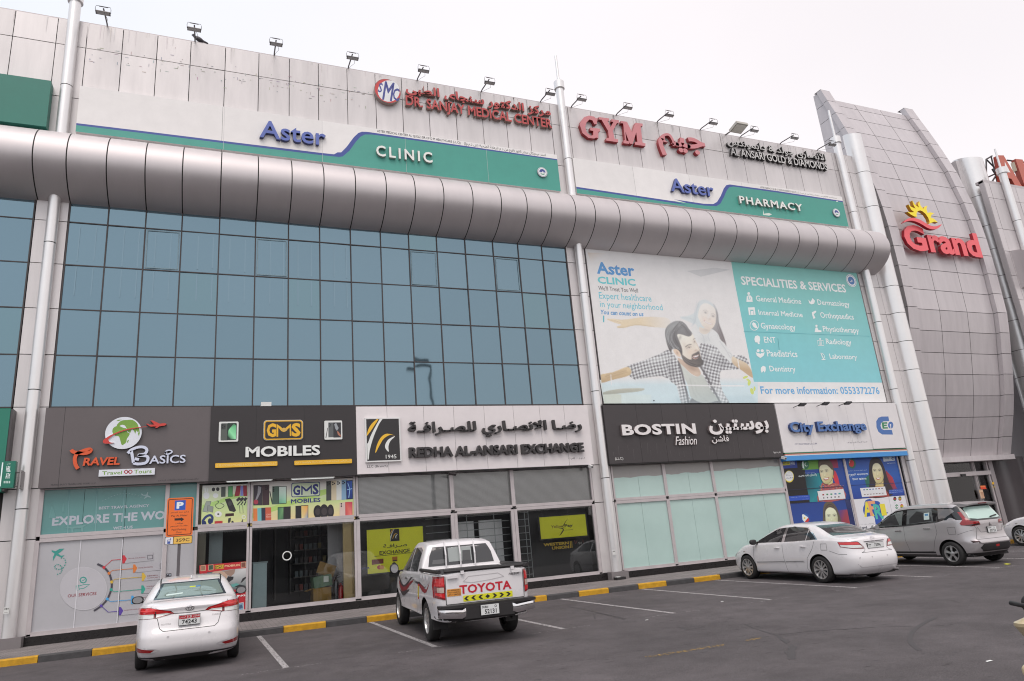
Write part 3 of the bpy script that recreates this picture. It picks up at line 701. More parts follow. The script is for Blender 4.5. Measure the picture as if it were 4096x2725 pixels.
# white fabric screens and bars in the exchange
for x0, x1, lb in ((6.86, 7.55, 'white screen panel behind the left half of the barred window'), (7.72, 8.5, 'white screen panel behind the right half of the barred window')):
    inside('screen_panel', [((x0, FY+.55, .8), (x1, FY+.6, 2.75), C(242, 244, 242))], lb, 'screen')
def bars(x0, x1, label, xv=()):
    mb = MB(); z = 1.0
    while z < 2.9: mb.tube([(x0, FY+.2, z), (x1, FY+.2, z)], .012, 6, C(176, 172, 174)); z += .21
    for x in xv: mb.tube([(x, FY+.17, .9), (x, FY+.17, 2.92)], .012, 6, C(176, 172, 174))
    tag(mb.build('security_bars', 'steel'), label, 'security bars')
bars(5.9, 6.66, 'steel security bars beside the exchange poster, left window'); bars(6.84, 8.62, 'steel security bars across the middle exchange window', (7.2, 8.1))
bars(8.84, 9.28, 'steel security bars at the left edge of the right window', (9.15, 9.28))
MT['cardboard'] = mat('cardboard', attr=True, rough=.8, noise=.15, nscale=6)
def carton(name, c, sx, sy, sz, rot, col, label, flaps=True, tilt=0):
    t = thing(name, c, label, 'box'); mb = MB()
    R = Matrix.Rotation(rot, 3, 'Z') @ Matrix.Rotation(tilt, 3, 'Y')
    ax, ay, az = R @ Vector((sx/2, 0, 0)), R @ Vector((0, sy/2, 0)), R @ Vector((0, 0, sz/2)); ce = Vector(c)+az
    mb.obox(ce, ax, ay, az, col); mb.build('carton_body', 'cardboard', t)
    if flaps:
        mb = MB()
        for sg in (-1, 1):
            mb.obox(ce+az+ax*sg*1.35+Vector((0, 0, -.03)), ax*.38+Vector((0, 0, -.03*sg)), ay*.96, Vector((0, 0, .004)), tuple(v*1.15 for v in col))
        mb.build('carton_flap', 'cardboard', t)
    return t
b0 = P('I', 1700, 1110, FY+.45)
t = carton('cardboard_box', (b0.x, FY+.5, .7), .5, .36, .52, .1, C(172, 132, 76), 'open brown cardboard box on the shop floor inside the glass door')
b1 = P('I', 1710, 940, FY+.5)
t = carton('wrapped_parcel', (b1.x, FY+.5, 1.24), .52, .34, .3, .15, C(118, 140, 118), 'green wrapped parcel with white label lying on the brown box', flaps=False, tilt=-.12)
mb = MB(); mb.box((b1.x+.02, FY+.5-.2, 1.36), (b1.x+.16, FY+.5-.195, 1.52), C(222, 222, 216)); mb.build('address_label', 'ink', t)
b2 = P('I', 1745, 780, FY+.6)
carton('folded_carton', (b2.x, FY+.62, 1.55), .5, .05, .32, .05, C(160, 124, 78), 'flattened tan carton leaning above the green parcel', flaps=False, tilt=.35)
def extinguisher(x, col, h, label):
    t = thing('fire_extinguisher', (x, FY+.3, .7), label, 'extinguisher'); mb = MB(); r = .075
    mb.lathe([(0, 0), (r, 0), (r, h*.78), (r*.75, h*.86), (.025, h*.9), (.025, h*.95), (0, h*.95)], (x, FY+.3, .7), n=20, col=col); mb.build('cylinder', 'attr_gloss', t, auto=40)
    mb = MB(); mb.tube([(x-.03, FY+.3, .7+h*.95), (x+.12, FY+.3, .7+h*1.06)], .012, 6, C(40, 40, 40)); mb.tube([(x-.02, FY+.3, .7+h*.93), (x+.13, FY+.3, .7+h*.96)], .012, 6, C(60, 60, 60))
    mb.tube([(x, FY+.24, .7+h*.9), (x-.1, FY+.22, .7+h*.7), (x-.09, FY+.22, .7+h*.2)], .012, 6, C(25, 25, 25)); mb.build('valve_and_hose', 'attr', t)
extinguisher(P('I', 1900, 1000, FY+.3).x, C(34, 34, 38), .8, 'slim black fire extinguisher beside the red one'); extinguisher(P('I', 1962, 1000, FY+.3).x, C(176, 40, 42), .62, 'red fire extinguisher by the tan wall inside the shop')
cb = thing('display_cabinet', (1.2, FY+.4, .7), 'pale blue cabinet just inside the glass door', 'cabinet')
mb = MB(); mb.box((1.0, FY+.12, .7), (1.36, FY+.6, 2.02), C(176, 190, 194)); mb.build('cabinet_body', 'attr', cb); mb = MB(); mb.box((.98, FY+.1, 2.02), (1.38, FY+.62, 2.06), C(150, 160, 164)); mb.build('cabinet_top', 'attr', cb)

# ------------------------------------------------------------------ curved entrance tower
PROF = [(23.27, 3.66), (23.08, 4.15), (22.79, 4.98), (22.45, 5.95), (22.15, 6.93), (21.92, 7.92), (21.73, 8.91), (21.53, 9.92), (21.38, 10.92), (21.35, 11.91), (21.32, 12.95), (21.32, 13.95), (21.33, 14.95), (21.39, 15.99), (21.49, 16.98), (21.66, 18.01), (21.82, 19.0), (22.08, 19.99), (22.35, 20.98), (22.66, 22.03), (22.96, 22.96), (23.21, 23.81)]  # depths and heights here, and tower X values below, scaled up about the camera
def yz(z):
    for (y0, z0), (y1, z1) in zip(PROF[:-1], PROF[1:]):
        if z0 <= z <= z1: return y0+(y1-y0)*(z-z0)/(z1-z0)
    return PROF[0][0] if z < PROF[0][1] else PROF[-1][0]
tower = thing('entrance_tower', (32.6, FY+2, PZ), 'sail shaped curved entrance tower in grey cladding with edge fins', 'tower')
TC = C(194, 181, 185)
zr = [p[1] for p in PROF[1:]]
def tpanel(mb, x0, x1, z0, z1, off, g=.012, col=TC, curve=3):
    k = random.uniform(-.04, .04); c = tuple(v*(1+k) for v in col); z0 += g; z1 -= g; x0 += g; x1 -= g
    zs = [z0+(z1-z0)*i/curve for i in range(curve+1)]
    vs = [(x, yz(z)+off, z) for z in zs for x in (x0, x1)]; mb.mesh(vs, [(2*i, 2*i+1, 2*i+3, 2*i+2) for i in range(curve)], c)
    mb.face([(x0, yz(z0)+off, z0), (x0, yz(z0)+off+.05, z0), (x1, yz(z0)+off+.05, z0), (x1, yz(z0)+off, z0)], c)
mb = MB()
for a, b in zip([29.81, 31.57, 33.5], [31.57, 33.5, 35.42]):
    for z0, z1 in zip(zr[:-1], zr[1:]):
        zz = min(z1, 23.4)
        if z0 < zz: tpanel(mb, a, b, z0, zz, .22)
mb.build('front_cladding', 'clad', tower)
for a, b in ((29.15, 29.81), (35.42, 36.14)):
    mb = MB()
    for z0, z1 in zip(zr[:-1], zr[1:]):
        tpanel(mb, a, b, z0, z1, 0)
        for x, s in ((a, 1), (b, -1)):
            z0g, z1g = z0+.01, z1-.01; xx = x+s*.012
            mb.face([(xx, yz(z0g), z0g), (xx, yz(z1g), z1g), (xx, yz(z1g)+.3, z1g), (xx, yz(z0g)+.3, z0g)] if s < 0 else [(xx, yz(z0g)+.3, z0g), (xx, yz(z1g)+.3, z1g), (xx, yz(z1g), z1g), (xx, yz(z0g), z0g)], tuple(v*.97 for v in TC))
    zt = zr[-1]; mb.face([(a, yz(zt), zt), (b, yz(zt), zt), (b, yz(zt)+.45, zt), (a, yz(zt)+.45, zt)], TC)
    mb.build('edge_fin', 'clad', tower)
mb = MB()                                       # side cheeks and dark core
cz = [4.16+.4*i for i in range(49)]; cz = [z for z in cz if z < 23.4]+[23.4]
for a, b in ((29.28, 36.0),):
    vs = [(x, yz(z)+.26, z) for z in cz for x in (a, b)]; n = len(cz)
    mb.mesh(vs, [(2*i, 2*i+1, 2*i+3, 2*i+2) for i in range(n-1)])
    mb.mesh([(a, yz(z)+.26, z) for z in cz]+[(a, FY+2.6, z) for z in cz], [(i, i+1, n+i+1, n+i) for i in range(n-1)])
    mb.mesh([(b, yz(z)+.26, z) for z in cz]+[(b, FY+2.6, z) for z in cz], [(i, n+i, n+i+1, i+1) for i in range(n-1)])
    mb.face([(a, yz(cz[0])+.26, cz[0]), (a, FY+2.6, cz[0]), (b, FY+2.6, cz[0]), (b, yz(cz[0])+.26, cz[0])]); mb.face([(a, yz(23.4)+.26, 23.4), (b, yz(23.4)+.26, 23.4), (b, FY+2.6, 23.4), (a, FY+2.6, 23.4)])
    mb.face([(a, FY+2.6, 4.16), (a, FY+2.6, 23.4), (b, FY+2.6, 23.4), (b, FY+2.6, 4.16)])
mb.build('tower_core', 'dark', tower)
mb = MB()
for x, s in ((29.26, -1), (36.02, 1)):
    mb = MB()
    for z0, z1 in zip(zr[3:-1], zr[4:]):
        ya, yb_ = yz(z0+.01)+.28, yz(z1-.01)+.28
        if True:
            f = [(x, ya, z0+.01), (x, FY+2.62, z0+.01), (x, FY+2.62, z1-.01), (x, yb_, z1-.01)]; mb.face(f if s > 0 else f[::-1], TC)
    mb.build('side_cladding', 'clad', tower)
mb = MB(); mb.box((29.2, 22.9, 3.9), (36.1, 23.5, 4.14), TC); mb.build('soffit_band', 'clad', tower)
# automatic entrance under the tower
ent = MB(); DY = 23.4
def uq(x, y): q = P('U', x, y, DY); return q
x0, x1, x2, x3 = uq(880, 650).x, uq(1330, 640).x, uq(1560, 620).x, uq(1700, 770).x
ent.box((29, DY+2.5, .5), (36.5, DY+2.6, 4.3), C(52, 48, 50)); ent.box((29, DY, .5), (36.5, DY+2.5, .56), C(96, 88, 88)); ent.build('lobby_interior', 'attr', tower)
zt0, zt1 = uq(1100, 625).z, uq(1100, 700).z
o = MB(); o.box((29.3, DY, .58), (x1, DY+.02, zt1)); o.box((x1+.05, DY-.03, .58), (x2, DY-.01, zt1)); o.box((29.3, DY, zt0), (x2, DY+.02, 4.05)); o = o.build('entrance_door', 'shopglass', tower)
mb = MB(); mb.box((29.2, DY-.12, zt1), (x2+.1, DY+.06, zt0), C(196, 184, 187))
for x in (x1, x2, uq(1270, 450).x): mb.box((x-.04, DY-.08, .58), (x+.04, DY+.05, 4.05), C(190, 178, 181))
mb.build('door_frame', 'frame', o)
mb = MB(); mb.box((uq(1040, 690).x, DY-.2, zt1-.02), (uq(1115, 690).x, DY-.12, zt1+.1), (.02, .02, .02)); mb.build('door_sensor', 'attr', o)
mb = MB(); mb.box((x2+.1, DY-.1, .58), (uq(1690, 740).x, DY+.1, 4.05), C(160, 147, 151)); mb.build('door_pier', 'clad', tower)
mb = MB(); mb.box((uq(1695, 740).x, DY-.04, .58), (37.4, DY+.1, 4.05), C(74, 66, 69)); mb.build('dark_wall_panel', 'attr_gloss', tower)
a = Art('U', DY-.12); a.poly([(1437, 866), (1530, 862), (1535, 890), (1440, 895)], C(224, 120, 70)); a.poly([(1445, 895), (1535, 890), (1555, 925), (1450, 930)], C(214, 66, 40)); a.poly([(1410, 938), (1480, 935), (1520, 1090), (1452, 1095)], C(206, 168, 140))
for k in range(5): a.poly([(1440+k*7, 985+k*20), (1485+k*7, 983+k*20), (1487+k*7, 993+k*20), (1442+k*7, 995+k*20)], C(160, 90, 70))
a.ell(1667, 820, 20, 24, C(222, 168, 40)); a.poly([(1655, 885), (1710, 880), (1712, 893), (1657, 897)], C(214, 170, 70)); st = tag(a.build('door_sticker_set', None), 'orange and white stickers on the sliding door glass and pier', 'sticker')
ps = MB(); q0, q1 = P('U', 1005, 810, DY+.5), P('U', 1345, 1150, DY+.5)
pp = thing('lobby_poster', ((q0.x+q1.x)/2, DY+.5, q1.z-1), 'grey poster with an orange field seen through the entrance door', 'poster')
ps.box((q0.x, DY+.5, q1.z-1.0), (q1.x, DY+.53, q0.z), C(150, 142, 142)); ps.build('poster_panel', 'ink', pp)
a = Art('U', DY+.5); a.poly([(1060, 965), (1200, 955), (1290, 985), (1320, 1040), (1350, 1150), (1345, 1260), (1110, 1260)], C(128, 76, 50)); a.text('D', (1122, 888), (1155, 845), C(40, 36, 38), bold=.03); a.text('B', (1205, 880), (1237, 838), C(40, 36, 38), bold=.03)
a.text(ar('خدمات'), (1135, 1045), (1308, 1005), C(180, 170, 168), bold=.01); a.text(ar('توجيه'), (1165, 1098), (1308, 1058), C(180, 170, 168), bold=.01); a.text(ar('متوفرة'), (1150, 1150), (1335, 1108), C(180, 170, 168), bold=.01); a.build('poster_print', pp)
# ------------------------------------------------------------------ sign boards
def rect(v4, Yf):                    # four (view, x, y) corners UL UR LR LL -> x0, x1, z0, z1 on the plane
    q = [P(v, x, y, Yf) for v, x, y in v4]
    return (q[0].x+q[3].x)/2, (q[1].x+q[2].x)/2, (q[2].z+q[3].z)/2, (q[0].z+q[1].z)/2
def board(name, v4, Yf, col, label, cat, seams=(), side=None, m='ink', yb=FY-.04, bevel=0):
    x0, x1, z0, z1 = rect(v4, Yf)
    t = thing(name, ((x0+x1)/2, Yf, z0), label, cat)
    mb = MB(); e = [x0]+list(seams)+[x1]
    for a, b in zip(e[:-1], e[1:]):
        k = random.uniform(-.03, .03); ga = .004 if a != x0 else 0; gb = .004 if b != x1 else 0
        mb.box((a+ga, Yf, z0), (b-gb, yb, z1), tuple(c*(1+k) for c in col))
    if len(e) > 2: mb.box((x0+.01, Yf+.006, z0+.01), (x1-.01, yb-.001, z1-.01), (.02, .02, .02))
    if side: mb.box((x0, Yf+.02, z0-.035), (x1, yb, z0-.001), side)
    mb.build('panel', m, t)
    return t, (x0, x1, z0, z1)
WHT, GRN, BLU, INK = C(230, 219, 220), C(72, 148, 136), C(62, 76, 146), C(46, 42, 44)
def emblem(parent, v, cx, cy, r, Yb, name='emblem'):
    q = P(v, cx, cy, Yb-.06); mb = MB(); n = 32
    def disc(rr, y, c, a0=0, a1=360):
        mb.face([(q.x+rr*math.cos(rad(a0+(a1-a0)*k/n)), y, q.z+rr*math.sin(rad(a0+(a1-a0)*k/n))) for k in range(n)], c)
    mb.prism([(q.x+r*math.cos(2*math.pi*k/n), q.z+r*math.sin(2*math.pi*k/n)) for k in range(n)], Yb-.06, Yb, C(226, 220, 222), C(120, 122, 130))
    disc(r*.92, Yb-.062, C(96, 106, 140)); disc(r*.86, Yb-.064, C(228, 222, 224)); disc(r*.62, Yb-.066, C(66, 74, 140), -10, 190)
    mb.face([(q.x+r*x, Yb-.067, q.z+r*z) for x, z in ((-.6, -.05), (-.2, -.12), (.1, .2), (.25, -.1), (.6, -.02), (.4, -.2), (.05, -.3), (-.3, -.28))], C(226, 222, 226))
    mb.face([(q.x+r*x, Yb-.068, q.z+r*z) for x, z in ((-.45, -.3), (0, -.42), (.45, -.25), (.3, -.5), (0, -.58), (-.3, -.5))], C(80, 150, 120))
    mb.build(name, 'ink', parent)
# --- big clinic board
Y1 = FY-.25
t, R1 = board('clinic_sign', [('A', 535, 582), ('B', 1477, 703), ('B', 1502, 948), ('A', 512, 892)], Y1, WHT,
              'long white sign with rising blue and green band, above the rounded canopy', 'sign', seams=(-.15, 2.9, 5.7, 8.7))
a = Art('B', Y1)
top = a.w([(510, 829), (1000, 888), (1600, 962), (2150, 1029), (2250, 1040)], 'A')+a.w([(0, 690), (25, 690), (60, 655), (110, 588), (140, 560), (165, 551), (200, 552), (700, 624), (1480, 736)])
bot = a.w([(510, 843), (1000, 902), (1600, 976), (2150, 1044), (2300, 1060)], 'A')+a.w([(0, 722), (35, 718), (80, 680), (125, 618), (155, 585), (185, 570), (230, 570), (700, 634), (1483, 744)])
low = a.w([(512, 893)], 'A')+a.w([(1503, 949)])
bl, br = (R1[0], R1[2]), (R1[1], R1[2])
top = [(R1[0], top[0][1])]+top[1:-1]+[(R1[1], top[-1][1])]; bot = [(R1[0], bot[0][1])]+bot[1:-1]+[(R1[1], bot[-1][1])]
a.wpoly(top+[br, bl], BLU); a.wpoly(bot+[br, bl], GRN)
a.text('ASTER MEDICAL CENTER AL QUOZ (BR OF D M HEALTHCARE (L.L.C))', (267, 558), (828, 618), INK, bold=.012)
a.text(ar('استر ميديكال سنتر القوز (فرع من د م للرعاية الصحية (ش ذ.م.م))'), (853, 648), (1400, 698), INK, bold=.006)
for x in (R1[0]+3.95, 2.9, 5.7, 8.7): a.wpoly([(x-.004, R1[2]), (x+.004, R1[2]), (x+.004, R1[3]), (x-.004, R1[3])], C(190, 182, 184))
a.build('band_print', t)
letters(t, 'Aster', 'A', (1748, 924), (2193, 868), Y1, .12, C(92, 104, 172), C(44, 50, 96), bold=.012)
letters(t, 'CLINIC', 'B', (262, 712), (637, 691), Y1, .1, C(232, 224, 222), C(130, 140, 134), bold=.022, space=1.35)
emblem(t, 'B', 1380, 823, .2, Y1)
# --- pharmacy board
t, R2 = board('pharmacy_sign', [('B', 1585, 730), ('C', 1132, 818), ('C', 1172, 1020), ('B', 1612, 968)], Y1, WHT,
              'white sign board with blue and green band and raised word PHARMACY', 'sign', seams=(14.9, 17.6, 20.3, 22.9))
a = Art('C', Y1)
top = a.w([(1610, 922), (2000, 980), (2357, 1033)], 'B')+a.w([(0, 838), (200, 868), (265, 870), (290, 855), (315, 815), (335, 765), (352, 743), (375, 738), (700, 783), (1130, 849)])
bot = a.w([(1610, 934), (2000, 992), (2357, 1046)], 'B')+a.w([(0, 850), (200, 880), (285, 884), (312, 868), (335, 825), (355, 780), (372, 757), (400, 752), (700, 793), (1132, 857)])
bl, br = (R2[0], R2[2]), (R2[1], R2[2])
top = [(R2[0], top[0][1])]+top[1:-1]+[(R2[1], top[-1][1])]; bot = [(R2[0], bot[0][1])]+bot[1:-1]+[(R2[1], bot[-1][1])]
a.wpoly(top+[br, bl], BLU); a.wpoly(bot+[br, bl], GRN)
a.text('ASTER PHARMACY 136 (BR OF ASTER PHARMACIES GROUP L.L.C)', (583, 766), (842, 788), INK, bold=.006)
a.text(ar('صيدلية استر 136 (فرع من مجموعة صيدلية استر ش.ذ.م.م)'), (852, 803), (1095, 826), INK, bold=.004)
a.poly([(600, 905), (606, 935), (640, 930), (660, 940), (640, 948), (600, 943)], C(214, 214, 208)); a.ell(1098, 851, 7, 3, WHT)
a.build('band_print', t)
letters(t, 'Aster', '0', (1546, 440), (1640, 423), Y1, .11, C(92, 104, 172), C(44, 50, 96), bold=.012)
letters(t, 'PHARMACY', 'C', (446, 864), (860, 870), Y1, .1, C(232, 224, 222), C(130, 140, 134), bold=.022, space=1.2)
emblem(t, 'C', 1095, 928, .2, Y1)
# --- letters fixed straight onto the parapet
FL = FY-.03
t = thing('medical_letters', (7.5, FL, 16.3), 'row of small raised red Arabic and English letters on the parapet', 'sign letters')
letters(t, ar('مركز الدكتور سنجاي الطبي'), 'B', (462, 312), (1432, 388), FL, .15, C(186, 74, 74), C(140, 112, 106), bold=.028, name='arabic_word')
letters(t, 'DR. SANJAY MEDICAL CENTER', 'B', (462, 390), (1440, 466), FL, .15, C(186, 74, 74), C(140, 112, 106), bold=.022)
t = thing('round_logo_sign', (5.2, FL, 16.7), 'round white disc with red rim and slanting blue letters on the parapet', 'sign')
q = P('B', 338, 277, FL-.18); n = 40; mb = MB(); rx, rz = .47, .49
cir = lambda k, s=1: (q.x+rx*s*math.cos(2*math.pi*k/n), q.z+rz*s*math.sin(2*math.pi*k/n))
mb.prism([cir(k) for k in range(n)], FL-.18, FL, C(112, 96, 96), C(150, 126, 122)); mb.build('disc', 'letter', t)
a = Art('B', FL-.18); a.wpoly([cir(k, .97) for k in range(n)], C(196, 66, 66)); a.ell(345, 277, 74, 72, C(226, 220, 224), rot=5)
a.text('S', (272, 285), (305, 225), C(70, 74, 140), bold=.02, shear=.3); a.text('M', (300, 335), (385, 222), C(70, 74, 140), bold=.02, shear=.35); a.text('C', (375, 340), (418, 262), C(70, 74, 140), bold=.02, shear=.2); a.build('logo_print', t)
t = thing('gym_letters', (15.5, FL, 16.5), 'big pink red slab serif letters GYM with Arabic word on the parapet', 'sign letters')
pk, ps_ = C(206, 128, 134), C(150, 42, 48)
for pts in ([(1632, 505), (1640, 478), (1662, 452), (1695, 442), (1730, 450), (1742, 462), (1752, 454), (1747, 500), (1730, 500), (1716, 474), (1697, 468), (1677, 488), (1668, 520), (1680, 558), (1705, 578), (1722, 575), (1722, 546), (1702, 541), (1702, 522), (1768, 531), (1768, 549), (1757, 551), (1757, 596), (1742, 590), (1728, 597), (1690, 592), (1650, 560)],
            [(1760, 452), (1830, 462), (1830, 478), (1818, 478), (1840, 520), (1858, 485), (1845, 483), (1845, 466), (1895, 474), (1895, 492), (1882, 492), (1855, 545), (1866, 598), (1890, 603), (1890, 622), (1810, 610), (1810, 594), (1828, 594), (1822, 545), (1778, 470), (1760, 468)],
            [(1908, 478), (1950, 484), (1984, 556), (2006, 490), (2055, 497), (2055, 514), (2042, 514), (2054, 624), (2074, 630), (2074, 648), (2003, 638), (2003, 620), (2020, 620), (2012, 555), (1988, 634), (1968, 630), (1938, 550), (1946, 612), (1964, 615), (1964, 633), (1926, 628), (1926, 610), (1936, 608), (1924, 495), (1908, 493)]):
    mb = MB(); w2 = [(lambda p: (p.x, p.z))(P('B', x, y, FL-.16)) for x, y in pts]
    mb.prism(w2, FL-.16, FL, pk, ps_); mb.build('letter', 'letter', t)
letters(t, ar('جيم'), '0', (1520, 356), (1621, 321), FL, .16, pk, ps_, bold=.03, name='arabic_word')
t = thing('jeweller_letters', (22.9, FL, 16.4), 'grey letters with deep black sides in two rows near the right end of the parapet', 'sign letters')
letters(t, ar('الأنصاري جولد & دايموندس'), 'C', (366, 492), (1015, 524), FL, .13, C(196, 188, 188), C(40, 36, 38), bold=.012, name='arabic_word')
letters(t, 'AL ANSARI GOLD & DIAMONDS', 'C', (386, 537), (1028, 596), FL, .15, C(206, 197, 197), C(40, 36, 38), bold=.012)
# --- green boxes at the left edge
mb = MB(); q0, q1 = P('A', 345, 545, 20.85), P('A', 318, 855, 20.85)
t = thing('green_fascia_sign', (-7, 20.85, q1.z), 'plain green sign box at the top left edge above the canopy', 'sign')
mb.box((-9.5, 20.85, q1.z), (q0.x, FY-.04, q0.z), C(44, 112, 100)); mb.build('panel', 'ink', t)
mb = MB(); q0, q1 = P('Q', 52, 402, 20.8), P('Q', 20, 803, 20.8)
t = thing('green_shop_fascia', (-6.5, 20.8, q1.z), 'green shop fascia with dark side at the lower left edge', 'sign')
mb.box((-9, 20.8, q1.z), (q0.x, FY-.04, q0.z), C(36, 116, 98)); mb.build('panel', 'ink', t); mb = MB(); mb.box((q0.x+.001, 20.82, q1.z+.01), (q0.x+.05, FY-.04, q0.z-.01), C(76, 70, 72)); mb.build('side_panel', 'ink', t)
ya = 20.45; q0, q1 = P('D', 28, 815, ya), P('D', 110, 1063, ya)
t = thing('projecting_sign', ((q0.x+q1.x)/2, ya, q1.z), 'small green projecting ATM sign box beside the left column', 'sign')
mb = MB(); mb.box((q0.x, ya, q1.z), (q1.x+.03, ya+.18, q0.z), C(30, 110, 92)); mb.build('sign_box', 'ink', t)
mb = MB(); mb.box((q0.x-.012, ya-.012, q1.z+.04), (q0.x+.012, ya+.1, q0.z-.03), C(226, 232, 230)); mb.build('light_strip', 'lit', t)
mb = MB(); mb.box((q1.x+.03, ya+.07, q1.z+.35), (q1.x+.16, ya+.1, q1.z+.38), C(90, 84, 84)); mb.box((q1.x+.03, ya+.07, q1.z+.02), (q1.x+.16, ya+.1, q1.z+.05), C(90, 84, 84)); mb.box((q1.x+.12, ya+.06, q1.z-.02), (q1.x+.15, FY-.03, q1.z+.42), C(150, 142, 144)); mb.build('bracket', 'attr', t)
a = Art('D', ya); a.text(ar('صراف آلي'), (65, 850), (102, 826), C(216, 226, 222), bold=.01); a.text('HBL', (56, 915), (104, 858), C(226, 232, 230), bold=.03); a.text('ATM', (50, 978), (97, 925), C(226, 232, 230), bold=.03)
for x in (35, 52, 68, 85): a.poly([(x, 1000), (x+11, 1000), (x+11, 1022), (x, 1022)], C(190, 204, 200))
a.build('sign_print', t)
# --- travel agency board
Y2 = FY-.3
t, R = board('travel_sign', [('D', 432, 312), ('D', 1985, 298), ('D', 1972, 1000), ('D', 360, 1072)], Y2, C(96, 86, 88), 'grey shop sign with a white and green globe, red plane and curly lettering', 'sign', seams=(-3.65,))
q = P('D', 1165, 547, Y2-.08); n = 44; mb = MB()
rr = .5*(P('D', 1337, 547, Y2-.08).x-P('D', 992, 547, Y2-.08).x)
mb.prism([(q.x+rr*math.cos(2*math.pi*k/n), q.z+rr*math.sin(2*math.pi*k/n)) for k in range(n)], Y2-.08, Y2, C(218, 214, 224), C(60, 54, 56)); mb.build('globe', 'letter', t)
a = Art('D', Y2-.08); g_ = C(118, 152, 62)
a.poly([(1060, 520), (1075, 495), (1110, 480), (1140, 488), (1165, 500), (1190, 505), (1200, 540), (1222, 552), (1215, 575), (1195, 605), (1190, 635), (1160, 660), (1145, 655), (1135, 620), (1120, 580), (1090, 575), (1065, 555)], g_, sm=3)
a.poly([(1100, 478), (1120, 450), (1150, 430), (1200, 425), (1250, 425), (1290, 455), (1305, 485), (1312, 520), (1300, 540), (1285, 525), (1275, 555), (1262, 525), (1240, 515), (1228, 545), (1205, 535), (1195, 510), (1180, 480), (1150, 470), (1120, 485)], g_, sm=3)
a.poly([(1095, 435), (1120, 423), (1150, 422), (1120, 434)], g_); a.poly([(1195, 635), (1205, 615), (1217, 612), (1205, 640)], g_); a.poly([(1300, 555), (1315, 520), (1318, 550), (1310, 580)], g_)
a.build('map_print', t)
mb = MB(); 
sw = [(1392, 487), (1330, 490), (1230, 503), (1130, 530), (1040, 570), (985, 605), (970, 625), (980, 645), (1030, 648), (1078, 640), (1040, 636), (1022, 615), (1040, 590), (1090, 558), (1180, 525), (1280, 503)]
mb.prism([(lambda p: (p.x, p.z))(P('D', x, y, Y2-.11)) for x, y in spline(sw, 3)], Y2-.11, Y2-.085, C(196, 58, 52), C(226, 214, 214)); mb.build('red_swoosh', 'letter', t)
pl = [(1378, 462), (1395, 460), (1408, 470), (1455, 468), (1418, 430), (1440, 430), (1505, 460), (1555, 455), (1572, 465), (1552, 478), (1505, 484), (1480, 500), (1460, 500), (1478, 486), (1415, 487)]
mb = MB(); mb.prism([(lambda p: (p.x, p.z))(P('D', x, y, Y2-.08)) for x, y in pl], Y2-.08, Y2, C(200, 62, 54), C(110, 34, 32)); mb.build('plane_emblem', 'letter', t)
def strokes(parent, v, lines, wd, Yb, dep, col, side, name='letter'):
    mb = MB()
    for pts in lines:
        w2 = [Vector((q.x, q.z)) for q in (P(v, x, y, Yb-dep) for x, y in spline(pts, 5, False))]; l, r = [], []
        for i, p in enumerate(w2):
            d = (w2[min(i+1, len(w2)-1)]-w2[max(i-1, 0)]).normalized(); nn = Vector((-d.y, d.x))*wd/2; l.append(p+nn); r.append(p-nn)
        for i in range(len(w2)-1):
            y = Yb-dep; q4 = [(r[i].x, y, r[i].y), (r[i+1].x, y, r[i+1].y), (l[i+1].x, y, l[i+1].y), (l[i].x, y, l[i].y)]
            mb.face(q4, col); mb.face([(l[i].x, y, l[i].y), (l[i+1].x, y, l[i+1].y), (l[i+1].x, Yb, l[i+1].y), (l[i].x, Yb, l[i].y)], side); mb.face([(r[i+1].x, y, r[i+1].y), (r[i].x, y, r[i].y), (r[i].x, Yb, r[i].y), (r[i+1].x, Yb, r[i+1].y)], side)
    return mb.build(name, 'letter', parent)
rd, lv = C(214, 84, 44), C(206, 204, 224)
strokes(t, 'D', [[(672, 705), (690, 725), (740, 735), (800, 740), (845, 725), (855, 705), (830, 702), (780, 718), (725, 745), (705, 790), (712, 845), (735, 885)]], .085, Y2, .08, rd, C(110, 40, 24))
letters(t, 'RAVEL', 'D', (778, 858), (1133, 772), Y2, .08, rd, C(110, 40, 24), bold=.03, shear=.12)
strokes(t, 'D', [[(1205, 740), (1240, 705), (1310, 680), (1365, 685), (1385, 715), (1360, 745), (1300, 758), (1380, 765), (1395, 795), (1370, 830), (1300, 840), (1255, 830)], [(1238, 715), (1250, 780), (1258, 830)], [(1270, 790), (1310, 798)]], .07, Y2, .08, lv, C(70, 66, 76))
letters(t, 'ASICS', 'D', (1405, 840), (1752, 752), Y2, .08, lv, C(70, 66, 76), bold=.015)
strokes(t, 'D', [[(1555, 745), (1570, 715), (1610, 712), (1620, 730), (1580, 748), (1558, 735), (1575, 722)]], .035, Y2, .08, lv, C(70, 66, 76))
x0, x1, z0, z1 = rect([('D', 932, 895), ('D', 1460, 878), ('D', 1458, 940), ('D', 930, 958)], Y2-.06)
mb = MB(); mb.box((x0, Y2-.06, z0), (x1, Y2, z1), C(216, 212, 222)); pn = mb.build('name_plate', 'letter', t)
a = Art('D', Y2-.06); a.text('Travel', (962, 944), (1152, 903), g_, bold=.015); a.text('Tours', (1262, 932), (1432, 889), g_, bold=.015)
a.line([(1172, 914), (1190, 898), (1209, 914), (1228, 930), (1246, 913), (1228, 897), (1209, 914), (1190, 930)], .022, C(170, 40, 52), sm=4, closed=True); a.build('plate_print', t)
a = Art('D', Y2); a.text('TRAVEL BASICS TRAVELS AND TOURS L.L.C', (478, 1046), (903, 1013), C(44, 40, 42), bold=.015, shear=.1); a.text(ar('ترافل بيسس للسفريات والجولات ش.ذ.م.م'), (1490, 1008), (1872, 970), C(44, 40, 42), bold=.012); a.build('small_print', t)
